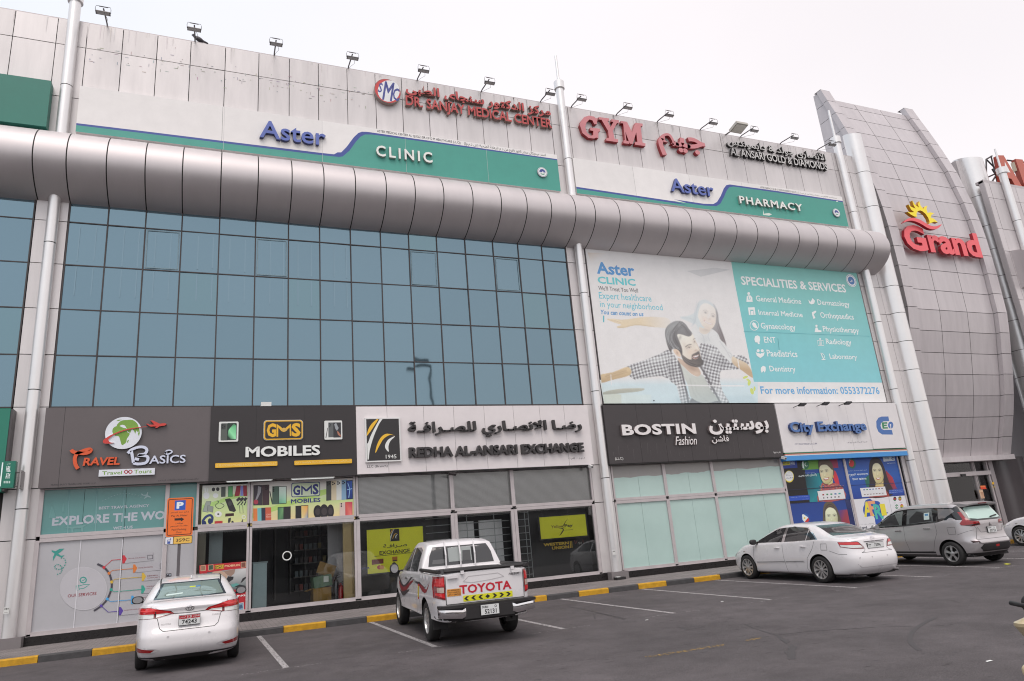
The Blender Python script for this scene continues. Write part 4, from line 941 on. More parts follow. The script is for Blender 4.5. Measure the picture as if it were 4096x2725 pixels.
# --- phone shop board
t, R = board('phone_shop_sign', [('E', 220, 180), ('E', 1588, 180), ('E', 1598, 830), ('E', 200, 885)], Y2-.03, C(48, 42, 44), 'black shop sign with yellow framed badge and white word MOBILES', 'sign', seams=(1.0, 2.3))
Y3 = Y2-.03
x0, x1, z0, z1 = rect([('E', 722, 312), ('E', 1086, 312), ('E', 1084, 488), ('E', 722, 496)], Y3-.05)
def rbox(x0, x1, z0, z1, r, n=5):
    pts = []
    for cx, cz, a0 in ((x1-r, z1-r, 0), (x0+r, z1-r, 90), (x0+r, z0+r, 180), (x1-r, z0+r, 270)):
        for k in range(n+1): pts.append((cx+r*math.cos(rad(a0+90*k/n)), cz+r*math.sin(rad(a0+90*k/n))))
    return pts
YEL = C(226, 168, 40)
mb = MB(); mb.prism(rbox(x0-.015, x1+.015, z0-.015, z1+.015, .09), Y3-.045, Y3, C(190, 184, 182)); mb.prism(rbox(x0, x1, z0, z1, .08), Y3-.06, Y3-.04, YEL, C(150, 110, 30)); mb.build('badge', 'letter', t)
a = Art('E', Y3-.06); a.wpoly(rbox(x0+.03, x1-.03, z0+.03, z1-.03, .06), C(44, 40, 42)); 
a.text('G', (746, 470), (838, 338), YEL, bold=.045); a.text('S', (980, 465), (1066, 335), YEL, bold=.045)
a.poly([(840, 466), (841, 345), (880, 372), (908, 400), (940, 370), (975, 342), (978, 458), (965, 458), (963, 378), (938, 400), (925, 415), (905, 420), (885, 412), (856, 378), (855, 466)], YEL); a.poly([(878, 392), (905, 380), (935, 385), (940, 405), (915, 420), (892, 412)], C(206, 160, 80)); a.build('badge_print', t)
letters(t, 'MOBILES', 'E', (546, 660), (1250, 542), Y3, .07, C(226, 220, 220), C(90, 86, 86), bold=.032)
for v4, tx, ll, ur in (([('E', 262, 715), ('E', 848, 697), ('E', 848, 738), ('E', 260, 760)], 'G M S MOBILE PHONES & ACCESSORIES TRADING L.L.C', (273, 748), (838, 706)), ([('E', 1008, 690), ('E', 1551, 675), ('E', 1551, 715), ('E', 1007, 733)], ar('جي ام اس لتجارة الهواتف المتحركة ولوازمها ذ.م.م'), (1018, 722), (1542, 682))):
    x0, x1, z0, z1 = rect(v4, Y3-.05); mb = MB(); mb.prism(rbox(x0, x1, z0, z1, .02, 3), Y3-.05, Y3, YEL, C(120, 90, 30)); mb.build('yellow_plate', 'letter', t)
    a = Art('E', Y3-.05); a.text(tx, ll, ur, C(222, 196, 140), bold=.004); a.build('plate_print', t)
def phone_tile(v4, cols, kind):
    x0, x1, z0, z1 = rect(v4, Y3-.05); mb = MB(); mb.prism(rbox(x0, x1, z0, z1, .03, 3), Y3-.05, Y3, C(216, 210, 210), C(110, 106, 106)); mb.build('phone_picture', 'letter', t)
    a = Art('E', Y3-.05); w_, h_ = x1-x0, z1-z0
    f = lambda u, v_: (x0+w_*u, z0+h_*v_)
    r2 = lambda u0, u1, v0, v1, r=.03: rbox(*f(u0, 0)[:1], f(u1, 0)[0], f(0, v0)[1], f(0, v1)[1], r, 3)
    if kind == 0:
        a.wpoly(r2(.1, .5, .07, .92), C(86, 88, 84)); a.wpoly(r2(.12, .34, .62, .9, .02), C(60, 62, 60))
        for u, v_ in ((.18, .82), (.28, .76), (.18, .7)): a.wpoly([(f(u, v_)[0]+.02*math.cos(k), f(u, v_)[1]+.02*math.sin(k)) for k in [i*.7 for i in range(9)]], C(30, 30, 32))
        a.wpoly(r2(.42, .91, .08, .93), C(40, 52, 46)); a.wpoly([f(.45, .3), f(.6, .12), f(.88, .12), f(.88, .8), f(.75, .9), f(.5, .6)], [C(50, 90, 66), C(40, 70, 56), C(150, 220, 170), C(90, 170, 120), C(46, 80, 62), C(140, 214, 160)])
    else:
        a.wpoly([f(.06, .1), f(.1, .1), f(.2, .62), f(.17, .62)], C(34, 32, 34)); a.wpoly(r2(.22, .55, .12, .9, .01), C(92, 92, 94)); a.wpoly(r2(.5, .93, .1, .9, .01), C(48, 46, 50))
        a.wpoly([f(.55, .8), f(.66, .88), f(.8, .6), f(.7, .45), f(.62, .55)], C(150, 150, 156)); a.wpoly([f(.7, .45), f(.8, .4), f(.92, .2), f(.9, .13), f(.75, .25)], C(170, 110, 90))
        for u, v_ in ((.28, .84), (.28, .76), (.28, .68), (.35, .8), (.35, .72)): a.wpoly([(f(u, v_)[0]+.014*math.cos(k), f(u, v_)[1]+.014*math.sin(k)) for k in [i*.7 for i in range(9)]], C(30, 30, 32))
    a.build('phone_print', t)
phone_tile([('E', 297, 325), ('E', 482, 321), ('E', 478, 510), ('E', 293, 515)], 0, 0); phone_tile([('E', 1291, 314), ('E', 1458, 312), ('E', 1460, 490), ('E', 1290, 493)], 0, 1)
for (xa, ya_, xb, yb_, lb) in ((362, 885, 803, 870, 'left fluorescent tube lamp under the black sign'), (975, 865, 1386, 846, 'right fluorescent tube lamp under the black sign')):
    q0, q1 = P('E', xa, ya_, Y2-.02), P('E', xb, yb_, Y2-.02); z = (q0.z+q1.z)/2; t2 = thing('tube_lamp', ((q0.x+q1.x)/2, Y2-.02, z), lb, 'lamp')
    mb = MB(); mb.box((q0.x, Y2-.02, z-.02), (q1.x, Y2+.03, z+.025), C(150, 144, 144)); mb.build('lamp_housing', 'attr', t2); mb = MB(); mb.tube([(q0.x+.03, Y2-.03, z-.02), (q1.x-.03, Y2-.03, z-.02)], .016, 8, C(206, 204, 206)); mb.build('tube', 'attr', t2)
# --- exchange board (white cladding panels)
t, R = board('exchange_sign', [('F', 55, 180), ('F', 2238, 168), ('F', 2297, 725), ('F', 68, 822)], Y2-.02, C(218, 204, 207), 'white panelled shop sign with deep black letters and a black square logo dated 1945', 'sign', seams=[MX[9]+.15-.2, 5.86, 6.83, 7.85, 8.86, 9.8, 10.7], side=C(40, 36, 36))
Y4 = Y2-.02
letters(t, ar('رضـا الانصـاري للصـرافـة'), 'F', (556, 478), (2180, 300), Y4, .14, C(50, 45, 47), C(30, 27, 28), bold=.02, name='arabic_word')
letters(t, 'REDHA AL-ANSARI EXCHANGE', 'F', (562, 662), (2202, 518), Y4, .14, C(50, 45, 47), C(30, 27, 28), bold=.036)
x0, x1, z0, z1 = rect([('F', 138, 286), ('F', 472, 284), ('F', 487, 695), ('F', 150, 707)], Y4-.08)
mb = MB(); mb.box((x0, Y4-.08, z0), (x1, Y4, z1), C(214, 206, 208)); mb.build('logo_panel', 'letter', t)
def ansari_logo(a, f, withyear=True):
    K = C(44, 40, 42); Wc = C(222, 216, 216)
    a.wpoly([f(.04, .03), f(.96, .03), f(.96, .97), f(.04, .97)], K)
    a.wpoly([f(u, v_) for u, v_ in spline([(.04, .6), (.1, .75), (.2, .87), (.33, .96), (.38, .96), (.27, .83), (.16, .7), (.06, .6)], 3)], C(232, 176, 50))
    a.wpoly([f(.05, .42)]+[f(u, v_) for u, v_ in spline([(.07, .42), (.16, .6), (.28, .78), (.42, .97)], 3, False)]+[f(.5, .97)]+[f(u, v_) for u, v_ in spline([(.4, .86), (.24, .58), (.12, .28), (.08, .06)], 3, False)]+[f(.05, .06)], Wc)
    a.wpoly([f(u, v_) for u, v_ in spline([(.27, .2), (.32, .38), (.45, .56), (.62, .63), (.84, .58), (.7, .6), (.52, .52), (.4, .38)], 4)], C(232, 176, 50))
    a.wpoly([f(u, v_) for u, v_ in spline([(.84, .57), (.65, .5), (.55, .38), (.56, .29), (.64, .22), (.64, .34), (.7, .46)], 4)], Wc)
a = Art('F', Y4-.08); ansari_logo(a, lambda u, v_: (x0+(x1-x0)*u, z0+(z1-z0)*v_)); a.text('1945', (338, 672), (437, 632), C(222, 216, 216), bold=.004); a.build('logo_print', t)
a = Art('F', Y4); a.text('LLC (Branch)', (163, 765), (354, 728), INK, bold=.005); a.text(ar('ذ.م.م – (فرع)'), (2062, 683), (2213, 655), INK, bold=.008)
for pts in ([(560, 420), (565, 400), (590, 400), (590, 420)], [(715, 300), (740, 298), (748, 320), (722, 335), (708, 318)]): pass
a.build('small_print', t)
# --- fashion board
Y5 = Y2-.04
t, R = board('fashion_sign', [('G', 155, 165), ('G', 1760, 155), ('G', 1845, 655), ('G', 200, 720)], Y5, C(62, 55, 57), 'weathered black shop sign with white raised Latin and Arabic letters', 'sign', seams=(13.5, 14.55, 15.6, 16.65, 17.7, 18.8), side=C(34, 30, 30))
wl, ws = C(224, 212, 214), C(120, 104, 104)
letters(t, 'BOSTIN', 'G', (332, 454), (1014, 338), Y5, .1, wl, ws, bold=.04, space=1.08); letters(t, ar('بوستين'), 'G', (1157, 448), (1697, 296), Y5, .1, wl, ws, bold=.035, name='arabic_word')
letters(t, 'Fashion', 'G', (832, 545), (1024, 458), Y5, .07, wl, ws, bold=.004, shear=.35, split=False, name='script_word'); letters(t, ar('فاشن'), 'G', (1180, 530), (1328, 452), Y5, .07, wl, ws, bold=.012, name='arabic_word')
a = Art('G', Y5); a.text('(L.L.C.)', (262, 690), (335, 657), C(222, 214, 214), bold=.01); a.text(ar('(ش.ذ.م.م)'), (1757, 626), (1817, 600), C(222, 214, 214), bold=.006)
for k in range(26):
    x = 250+60*k+random.uniform(-20, 20); y = 690-.03*x-random.uniform(60, 160); a.line([(x, y), (x+6, y+random.uniform(40, 110))], .008, C(92, 84, 85))
a.build('small_print', t)
# --- city exchange board and its logo board
Y6 = Y2-.02; wc = C(216, 205, 208)
t, R = board('money_exchange_sign', [('H', 5, 150), ('H', 838, 150), ('H', 940, 588), ('H', 92, 612)], Y6, wc, 'white shop sign with rounded blue letters above blue and green stripes', 'sign', seams=(21.25, 22.35, 23.4))
cb_, cs_ = C(76, 108, 166), C(36, 54, 104)
letters(t, 'City Exchange', 'H', (168, 452), (858, 312), Y6, .13, cb_, cs_, bold=.03)
a = Art('H', Y6); a.text('CITY EXCHANGE (L.L.C) BR', (198, 548), (404, 522), C(70, 72, 110), bold=.008); a.text(ar('المدينة للصرافة (ش.ذ.م.م) فرع'), (688, 530), (877, 506), C(80, 80, 90), bold=.01)
for k in range(9): x = 300+60*k+random.uniform(-12, 12); a.line([(x, 440), (x+8, 440+random.uniform(40, 110))], .02, C(204, 192, 194))
a.build('small_print', t)
t, Rl = board('exchange_logo_sign', [('H', 846, 150), ('H', 1138, 143), ('H', 1242, 562), ('H', 942, 585)], Y6-.05, wc, 'white logo board with blue C and green E, far right shop sign', 'sign')
a = Art('H', Y6-.05); lb = C(72, 106, 166)
a.poly([(1078, 274), (1086, 318), (1032, 320), (1010, 335), (1004, 362), (1014, 390), (1036, 402), (1110, 400), (1122, 445), (1020, 444), (985, 420), (966, 375), (964, 320), (985, 286), (1015, 275)], lb)
a.poly([(1015, 330), (1065, 328), (1068, 342), (1034, 343), (1036, 352), (1062, 351), (1064, 364), (1038, 365), (1040, 376), (1072, 375), (1076, 388), (1024, 390)], C(42, 122, 84))
a.ell(1100, 356, 25, 33, lb); a.ell(1098, 354, 7, 8, wc); a.poly([(1096, 360), (1102, 360), (1106, 390), (1098, 390)], wc); a.build('logo_print', t)
x0 = P('H', 100, 610, Y6-.02).x; q = P('H', 1245, 565, Y6-.02)
t = thing('striped_fascia', ((x0+q.x)/2, Y6, 4.1), 'blue, green and red striped edge strip under the white exchange sign', 'fascia')
mb = MB(); zb = R[2]-.30
for z0, z1, c in ((zb, zb+.17, C(66, 136, 200)), (zb+.172, zb+.21, C(206, 200, 204)), (zb+.212, zb+.25, C(190, 110, 100)), (zb+.252, zb+.292, C(56, 112, 84))): mb.box((x0, Y6-.02, z0), (q.x, FY-.06, z1), c)
mb.build('stripes', 'ink', t)
# three picture lamps on it
for k, (x, y) in enumerate(((260, 172), (480, 162), (690, 157))):
    q = P('H', x, y, Y6-.42); t = thing('spot_lamp', (q.x, Y6, q.z), 'small black spot lamp on the white exchange sign, %s of three' % ('leftmost', 'middle', 'rightmost')[k], 'lamp', 'lamps over the white exchange sign')
    mb = MB(); mb.tube([(q.x, Y6, q.z+.02), (q.x, Y6-.42, q.z+.06)], .014, 6, C(40, 36, 38)); mb.build('arm', 'steel', t)
    mb = MB(); mb.obox((q.x, Y6-.46, q.z+.03), (.14, 0, 0), (0, .09, -.03), (0, .01, .025), C(44, 40, 42)); mb.build('lamp_head', 'steel', t)
# --- tower letters
Yg = 21.05; rf, rs, yf_, ys_ = C(222, 84, 92), C(140, 30, 40), C(246, 206, 30), C(168, 112, 20)
t = thing('supermarket_letters', (32.5, Yg+.3, 11), 'bright red letters spelling Grand with a yellow sun on the curved tower', 'sign letters')
letters(t, 'Grand', 'GR', (478, 1290), (2092, 905), Yg+.3, .16, rf, rs, bold=.035, m='lit')
sun_ = [(690, 515), (640, 510), (560, 470), (465, 395), (560, 412), (630, 405), (560, 350), (490, 222), (560, 280), (662, 325), (610, 235), (585, 132), (650, 230), (740, 300), (720, 220), (750, 145), (780, 250), (845, 335), (860, 285), (935, 252), (920, 330), (945, 425), (1010, 408), (1098, 435), (1040, 470), (1015, 535), (1090, 560), (1188, 650), (1100, 630), (1040, 655), (985, 680), (990, 620), (960, 540), (900, 450), (830, 390), (770, 365), (710, 385), (685, 440)]
Yl = Yg-.05
mb = MB(); w2 = [(lambda p: (p.x, p.z))(P('GR', x, y, Yl)) for x, y in sun_]; mb.prism(w2, Yl, Yl+.16, yf_, ys_); mb.build('sun_emblem', 'lit', t)
wv = [(380, 655), (440, 585), (530, 545), (640, 545), (780, 590), (900, 665), (1020, 725), (1120, 740), (1200, 720), (1278, 692), (1230, 755), (1160, 800), (1060, 810), (950, 780), (820, 700), (700, 640), (580, 608), (480, 615)]
mb = MB(); w2 = [(lambda p: (p.x, p.z))(P('GR', x, y, Yl)) for x, y in spline(wv, 3)]; mb.prism(w2, Yl, Yl+.16, rf, rs); mb.build('red_wave', 'lit', t)
# --- roof letters on a steel frame, far right
Yr = 21.7; t = thing('roof_letters', (40.5, Yr, 18.4), 'large red roof letters on a dark steel frame at the far right', 'sign letters')
for pts in ([(790, 315), (835, 325), (1015, 648), (960, 645), (925, 590), (905, 560), (845, 535), (840, 580), (815, 575), (768, 605), (775, 330)],):
    pass
def rl(pts, name='letter'):
    mb = MB(); w2 = [(lambda p: (p.x, p.z))(P('R', x, y, Yr)) for x, y in pts]; mb.prism(w2, Yr, Yr+.25, C(186, 84, 64), C(150, 58, 44)); mb.build(name, 'letter', t)
rl([(758, 318), (822, 318), (1018, 648), (945, 640), (905, 565), (842, 545), (850, 610), (805, 600), ])
rl([(945, 355), (1020, 362), (1075, 520), (1085, 380), (1140, 390), (1120, 700), (1060, 690)])
a = Art('R', Yr); a.poly([(833, 385), (893, 498), (840, 490)], C(236, 226, 228)); a.build('letter_counter', t)
mb = MB()
def rt(p, q, y0=Yr+.3, y1=Yr+.3): a_, b_ = P('R', *p, y0), P('R', *q, y1); mb.tube([a_, b_], .045, 6, C(66, 60, 62))
rt((640, 360), (642, 605)); rt((690, 325), (755, 600)); rt((640, 360), (760, 480)); rt((650, 550), (760, 500)); rt((690, 612), (760, 500)); rt((640, 360), (700, 325)); rt((860, 370), (1035, 390)); rt((870, 650), (1035, 575)); rt((975, 480), (975, 660)); rt((855, 610), (1035, 640)); rt((700, 460), (780, 590))
mb.build('steel_frame', 'steel', t)
mb = MB(); q = P('R', 948, 445, Yr+.2); mb.box((q.x-.18, Yr+.1, q.z-.28), (q.x+.16, Yr+.3, q.z+.28), C(196, 178, 160)); mb.build('transformer_box', 'attr', t)
# ------------------------------------------------------------------ printed banners and window graphics
def inpoly(x, y, p):
    c = False; j = len(p)-1
    for i in range(len(p)):
        if (p[i][1] > y) != (p[j][1] > y) and x < (p[j][0]-p[i][0])*(y-p[i][1])/(p[j][1]-p[i][1])+p[i][0]: c = not c
        j = i
    return c
import numpy as np
class Raster:
    """a printed photograph: soft shapes composited on a fine grid, linked as coloured cells on the sheet"""
    def __init__(s, v, x0, y0, x1, y1, cell, bg):
        s.v = v; nx, ny = int((x1-x0)/cell), int((y1-y0)/cell); s.X, s.Y = np.meshgrid(np.linspace(x0, x1, nx+1), np.linspace(y0, y1, ny+1)); s.bg = bg
        s.img = np.ones(s.X.shape+(3,))*np.array(bg); s.al = np.zeros(s.X.shape); s.rng = np.random.default_rng(5); s.cell = cell
    def dist(s, pts, closed=True):
        d = np.full(s.X.shape, 1e9); ins = np.zeros(s.X.shape, bool); n = len(pts)
        for i in range(n if closed else n-1):
            (ax, ay), (bx, by) = pts[i], pts[(i+1) % n]; vx, vy = bx-ax, by-ay; L = vx*vx+vy*vy+1e-9
            t = np.clip(((s.X-ax)*vx+(s.Y-ay)*vy)/L, 0, 1); d = np.minimum(d, np.hypot(s.X-ax-t*vx, s.Y-ay-t*vy))
            if closed and ay != by: c = ((ay > s.Y) != (by > s.Y)) & (s.X < (bx-ax)*(s.Y-ay)/(by-ay)+ax); ins ^= c
        return np.where(ins, d, -d) if closed else d
    def mask(s, pts, f=4, sm=3):
        d = s.dist(spline(pts, sm) if sm else pts); t = np.clip(d/f+.5, 0, 1); return t*t*(3-2*t)
    def put(s, m, col, op=1.0, cover=True):
        m = (m*op)[..., None]; s.img = s.img*(1-m)+np.asarray(col)*m
        if cover: s.al = np.maximum(s.al, m[..., 0])
    def fill(s, pts, col, f=4, sm=3, op=1.0, g=None):
        m = s.mask(pts, f, sm)
        if g:
            (xa, ya), (xb, yb), c2 = g; t = np.clip(((s.X-xa)*(xb-xa)+(s.Y-ya)*(yb-ya))/((xb-xa)**2+(yb-ya)**2), 0, 1)[..., None]; col = np.array(col)*(1-t)+np.array(c2)*t
        s.put(m, col, op); return m
    def blob(s, x, y, rx, ry, col, op=.5, rot=0, clip=None):
        c, d = math.cos(rad(rot)), math.sin(rad(rot)); u = ((s.X-x)*c+(s.Y-y)*d)/rx; w_ = (-(s.X-x)*d+(s.Y-y)*c)/ry; m = np.exp(-(u*u+w_*w_)*1.3)
        s.put(m if clip is None else m*clip, col, op, False)
    def stroke(s, pts, wd, col, op=.8, f=2.5, sm=4, clip=None):
        d = s.dist(spline(pts, sm, False) if sm else pts, False); m = np.clip((wd/2-d)/f+.5, 0, 1); s.put(m if clip is None else m*clip, col, op, False)
    def strands(s, pts, n, spread, col, op, clip):
        for k in range(n):
            o = s.rng.uniform(-spread, spread, 2); s.stroke([(x+o[0]+s.rng.uniform(-3, 3), y+o[1]+s.rng.uniform(-3, 3)) for x, y in pts], s.cell*.8, col, op*s.rng.uniform(.3, 1), s.cell, clip=clip)
    def emit(s, a, lim=None):
        y = a.y(); ny, nx = s.X.shape; al = np.clip(s.al, 0, 1)
        out = s.img; px = [[P(s.v, s.X[j, i], s.Y[j, i], a.Y) for i in range(nx)] for j in range(ny)]; n0 = len(a.mb.v)
        for j in range(ny):
            for i in range(nx):
                q = px[j][i]; x, z = q.x, q.z
                if lim: x = min(max(x, lim[0]), lim[1]); z = min(max(z, lim[2]), lim[3])
                a.mb.v.append((x, y, z))
        for j in range(ny-1):
            for i in range(nx-1):
                if max(al[j, i], al[j, i+1], al[j+1, i], al[j+1, i+1]) < .04: continue
                a.mb.f.append((n0+j*nx+i, n0+(j+1)*nx+i, n0+(j+1)*nx+i+1, n0+j*nx+i+1)); a.mb.mi.append(0)
                a.mb.c.append([tuple(out[jj, ii]) for jj, ii in ((j, i), (j+1, i), (j+1, i+1), (j, i+1))])
# --- big clinic banner
YB = FY-.06
x0, x1, z0, z1 = rect([('L', 0, 38), ('L', 2115, 228), ('L', 2350, 1240), ('L', 113, 1252)], YB)
z0 = max(z0, 6.38); z1 = 12.3
bn = thing('clinic_banner', ((x0+x1)/2, YB, z0), 'huge banner of a man carrying a girl beside a turquoise list of medical services', 'banner')
mb = MB(); mb.box((x0, YB, z0), (x1, FY+.03, z1), C(228, 219, 221)); mb.build('banner_sheet', 'ink', bn)
a = Art('L', YB); BG = C(228, 219, 221)
a.wpoly([(x0, z0), (a.w([(1333, 1242)])[0][0], z0), a.w([(1307, 1076)])[0], a.w([(640, 1080)])[0], a.w([(96, 1060)])[0]], [C(206, 212, 214), C(196, 212, 224), C(222, 220, 226), C(226, 222, 228), C(222, 218, 218)])
def mm(p): return [(569.6+.6515*x, 235.7+.6515*y) for x, y in p]
r = Raster('L', 85, 400, 1338, 1256, 5.2, BG); r.al[:] = 1
_t = np.clip((r.Y-1040)/60, 0, 1)[..., None]; r.img = r.img*(1-_t)+np.array(C(206, 218, 226))*_t
_t = (np.clip((r.Y-1090)/150, 0, 1)*np.clip((480-r.X)/250, 0, 1))[..., None]; r.img = r.img*(1-_t)+np.array(C(212, 212, 204))*_t
r.fill([(100, 1180), (215, 1170), (265, 1176), (268, 1262), (100, 1262)], C(206, 204, 190), 6, 0); r.fill([(270, 1180), (500, 1178), (505, 1262), (270, 1262)], C(216, 222, 220), 20, 0, .7)
r.fill([(108, 1166), (180, 1142), (300, 1128), (430, 1126), (445, 1138), (400, 1152), (240, 1168), (120, 1176)], C(192, 184, 168), 6, 3, 1, ((270, 1120), (270, 1175), C(150, 142, 124))); r.fill([(700, 1200), (1300, 1180), (1330, 1256), (700, 1256)], C(190, 206, 216), 40, 0, .8)
# girl: outstretched arm
m = r.fill([(150, 584), (200, 580), (262, 588), (330, 582), (430, 568), (520, 566), (640, 580), (640, 648), (520, 645), (400, 632), (330, 640), (300, 650), (240, 652), (232, 640), (268, 628), (215, 612)], C(224, 196, 156), 5, 3, .95, ((420, 600), (640, 600), C(228, 214, 208)))
r.stroke([(240, 650), (300, 648), (330, 638), (400, 630), (520, 643)], 9, C(190, 156, 112), .6, 8, clip=m); r.stroke([(160, 588), (215, 598), (265, 612)], 3, C(190, 150, 108), .7, 4, clip=m); r.stroke([(175, 583), (230, 592), (275, 606)], 3, C(240, 218, 186), .7, 4, clip=m)
# girl: hair, shirt, face
r.fill(mm([(240, 512), (330, 495), (400, 468), (440, 420), (450, 350), (485, 312), (545, 298), (620, 335), (675, 400), (700, 480), (700, 600), (560, 690), (470, 660), (430, 600), (360, 570)]), C(206, 211, 216), 14, 3, .95)
hm = r.fill(mm([(640, 350), (680, 400), (702, 480), (708, 570), (745, 670), (782, 780), (800, 858), (770, 815), (715, 780), (660, 690), (610, 670), (640, 600), (672, 520)]), C(176, 174, 180), 8, 3, .95, (mm([(640, 400)])[0], mm([(740, 720)])[0], C(112, 98, 102)))
r.strands(mm([(660, 420), (690, 520), (700, 620), (750, 740), (790, 840)]), 9, 14, C(84, 70, 74), .6, hm); r.strands(mm([(470, 340), (440, 430), (430, 540), (400, 600)]), 10, 18, C(180, 188, 198), .5, None); r.strands(mm([(260, 515), (350, 520), (430, 560)]), 6, 10, C(186, 194, 202), .5, None)
sm_ = r.fill(mm([(430, 590), (470, 690), (540, 722), (590, 692), (615, 650), (690, 700), (725, 790), (700, 900), (560, 880), (490, 830), (420, 780), (375, 690)]), C(222, 217, 219), 6, 3)
r.blob(*mm([(540, 780)])[0], 50, 40, C(196, 196, 200), .5, clip=sm_); r.stroke(mm([(470, 690), (520, 740), (540, 850)]), 4, C(180, 180, 186), .6, 5); r.stroke(mm([(600, 690), (580, 740), (600, 800)]), 4, C(178, 178, 186), .6, 5); r.stroke(mm([(690, 720), (715, 790)]), 5, C(190, 188, 192), .6, 6)
r.fill(mm([(470, 630), (520, 640), (600, 650), (592, 692), (540, 716), (485, 692)]), C(222, 206, 196), 5); r.blob(*mm([(560, 668)])[0], 40, 14, C(194, 172, 160), .6)
fm = r.fill(mm([(468, 430), (490, 372), (540, 342), (600, 356), (655, 400), (674, 460), (672, 560), (650, 622), (610, 657), (570, 656), (515, 618), (478, 552), (458, 500)]), C(236, 226, 222), 5, 3, 1, (mm([(520, 380)])[0], mm([(640, 640)])[0], C(228, 208, 196)))
for p, rx, ry, c, op in (((548, 450), 22, 12, C(186, 170, 166), .55), ((640, 495), 20, 12, C(180, 164, 160), .55), ((600, 535), 14, 10, C(206, 180, 170), .6), ((535, 530), 26, 20, C(232, 200, 188), .4), ((640, 560), 20, 18, C(226, 194, 182), .4), ((590, 490), 10, 26, C(244, 238, 234), .6), ((580, 640), 40, 14, C(206, 184, 174), .4)): r.blob(*mm([p])[0], rx, ry, c, op, 20, fm)
for p in ((550, 455), (641, 499)): r.blob(*mm([p])[0], 9, 7, C(96, 84, 88), .9, 15); r.blob(*mm([(p[0]+4, p[1]-3)])[0], 3, 3, C(230, 226, 228), .6)
r.stroke(mm([(522, 428), (548, 424), (574, 438)]), 4, C(160, 146, 146), .6, 4); r.stroke(mm([(618, 466), (645, 468), (664, 484)]), 4, C(156, 142, 142), .6, 4); r.stroke(mm([(534, 550), (575, 580), (626, 592)]), 11, C(200, 160, 152), .7, 5); r.stroke(mm([(545, 560), (578, 581), (618, 590)]), 7, C(244, 240, 240), .9, 4)
_h = np.clip((720-r.Y)/260, 0, 1)[..., None]*.22; r.img = r.img*(1-_h)+np.array(BG)*_h
# man: checked shirt
def plaid(pts, cell, ang, warp=0):
    m = r.mask(pts, 5, 3); c, d = math.cos(rad(ang)), math.sin(rad(ang)); u = (r.X*c+r.Y*d)/cell+warp*np.sin(r.Y/70); w_ = (-r.X*d+r.Y*c)/cell+warp*np.sin(r.X/60)
    st = lambda q: np.clip(np.sin(q*math.pi)*2.2+.5, 0, 1); k = (st(u)+st(w_))/2; k = k[..., None]; r.put(m, np.array(C(226, 221, 225))*(1-k)+np.array(C(92, 86, 94))*k); return m
ms = [plaid([(875, 790), (960, 780), (1010, 803), (1070, 848), (1188, 885), (1198, 975), (1060, 984), (1040, 1040), (1062, 1150), (1118, 1256), (1005, 1256), (955, 1130), (900, 985)], 12.5, 12, .35), plaid([(1180, 868), (1245, 885), (1268, 955), (1195, 968)], 12, 22, .2),
      plaid([(308, 955), (450, 905), (560, 860), (640, 825), (660, 900), (705, 960), (720, 1045), (640, 1052), (560, 1030), (400, 1054), (372, 1060), (313, 1012)], 12.5, -14, .3), plaid([(640, 828), (690, 880), (718, 930), (748, 1020), (768, 1100), (802, 1200), (828, 1256), (742, 1256), (700, 1110), (636, 1045)], 12.5, -8, .3)]
mall_ = np.clip(sum(ms), 0, 1)
for x, y, rx, ry, op in ((660, 1000, 40, 60, .35), (1050, 930, 60, 30, .3), (480, 1040, 120, 18, .3), (930, 900, 20, 110, .25), (780, 1180, 18, 90, .25)): r.blob(x, y, rx, ry, C(80, 74, 82), op, 0, mall_)
for x, y, rx, ry, op in ((560, 900, 110, 22, .45), (1000, 840, 70, 26, .4), (1040, 1180, 40, 90, .45), (720, 1180, 20, 90, .3)): r.blob(x, y, rx, ry, C(232, 230, 234), op, -10, mall_)
for p in ([(345, 950), (352, 1010), (372, 1052)], [(322, 960), (328, 1008)], [(640, 880), (668, 950), (672, 1030)], [(1055, 880), (1075, 930), (1065, 980)]): r.stroke(p, 5, C(112, 106, 114), .6, 5, clip=mall_)
r.fill([(90, 1024), (200, 1000), (318, 958), (338, 1020), (200, 1060), (120, 1083), (92, 1078)], C(216, 186, 148), 5, 3, 1, ((150, 1010), (160, 1075), C(184, 150, 112))); r.strands([(150, 1030), (230, 1008), (310, 985)], 12, 16, C(160, 126, 94), .35, None)
r.fill(mm([(225, 1040), (285, 1110), (380, 1200), (450, 1228), (505, 1200), (560, 1290), (620, 1400), (720, 1540), (560, 1560), (385, 1500), (335, 1330), (270, 1180)]), C(204, 202, 198), 5, 3, 1, (mm([(330, 1200)])[0], mm([(560, 1500)])[0], C(182, 182, 178)))
for p in (((420, 1300), (450, 1420), (560, 1520)), ((360, 1250), (400, 1400), (440, 1480))): r.stroke(mm(p), 8, C(168, 168, 164), .4, 10)
for p in ([(222, 1040), (262, 1170), (292, 1300), (325, 1440), (345, 1560)], [(490, 1110), (560, 1220), (620, 1340), (680, 1450), (740, 1560)]): r.stroke(mm(p), 15, C(74, 66, 74), .85, 5)
r.fill(mm([(380, 1490), (450, 1525), (560, 1548), (700, 1520), (730, 1580), (380, 1580)]), C(96, 88, 94), 6)
nm = r.fill(mm([(215, 1000), (300, 1040), (380, 1090), (452, 1108), (494, 1190), (450, 1224), (375, 1190), (300, 1120), (235, 1055)]), C(206, 176, 158), 5, 3); r.blob(*mm([(380, 1120)])[0], 70, 22, C(150, 118, 102), .6, 28, nm); r.blob(*mm([(440, 1190)])[0], 24, 20, C(224, 196, 178), .5, 0, nm)
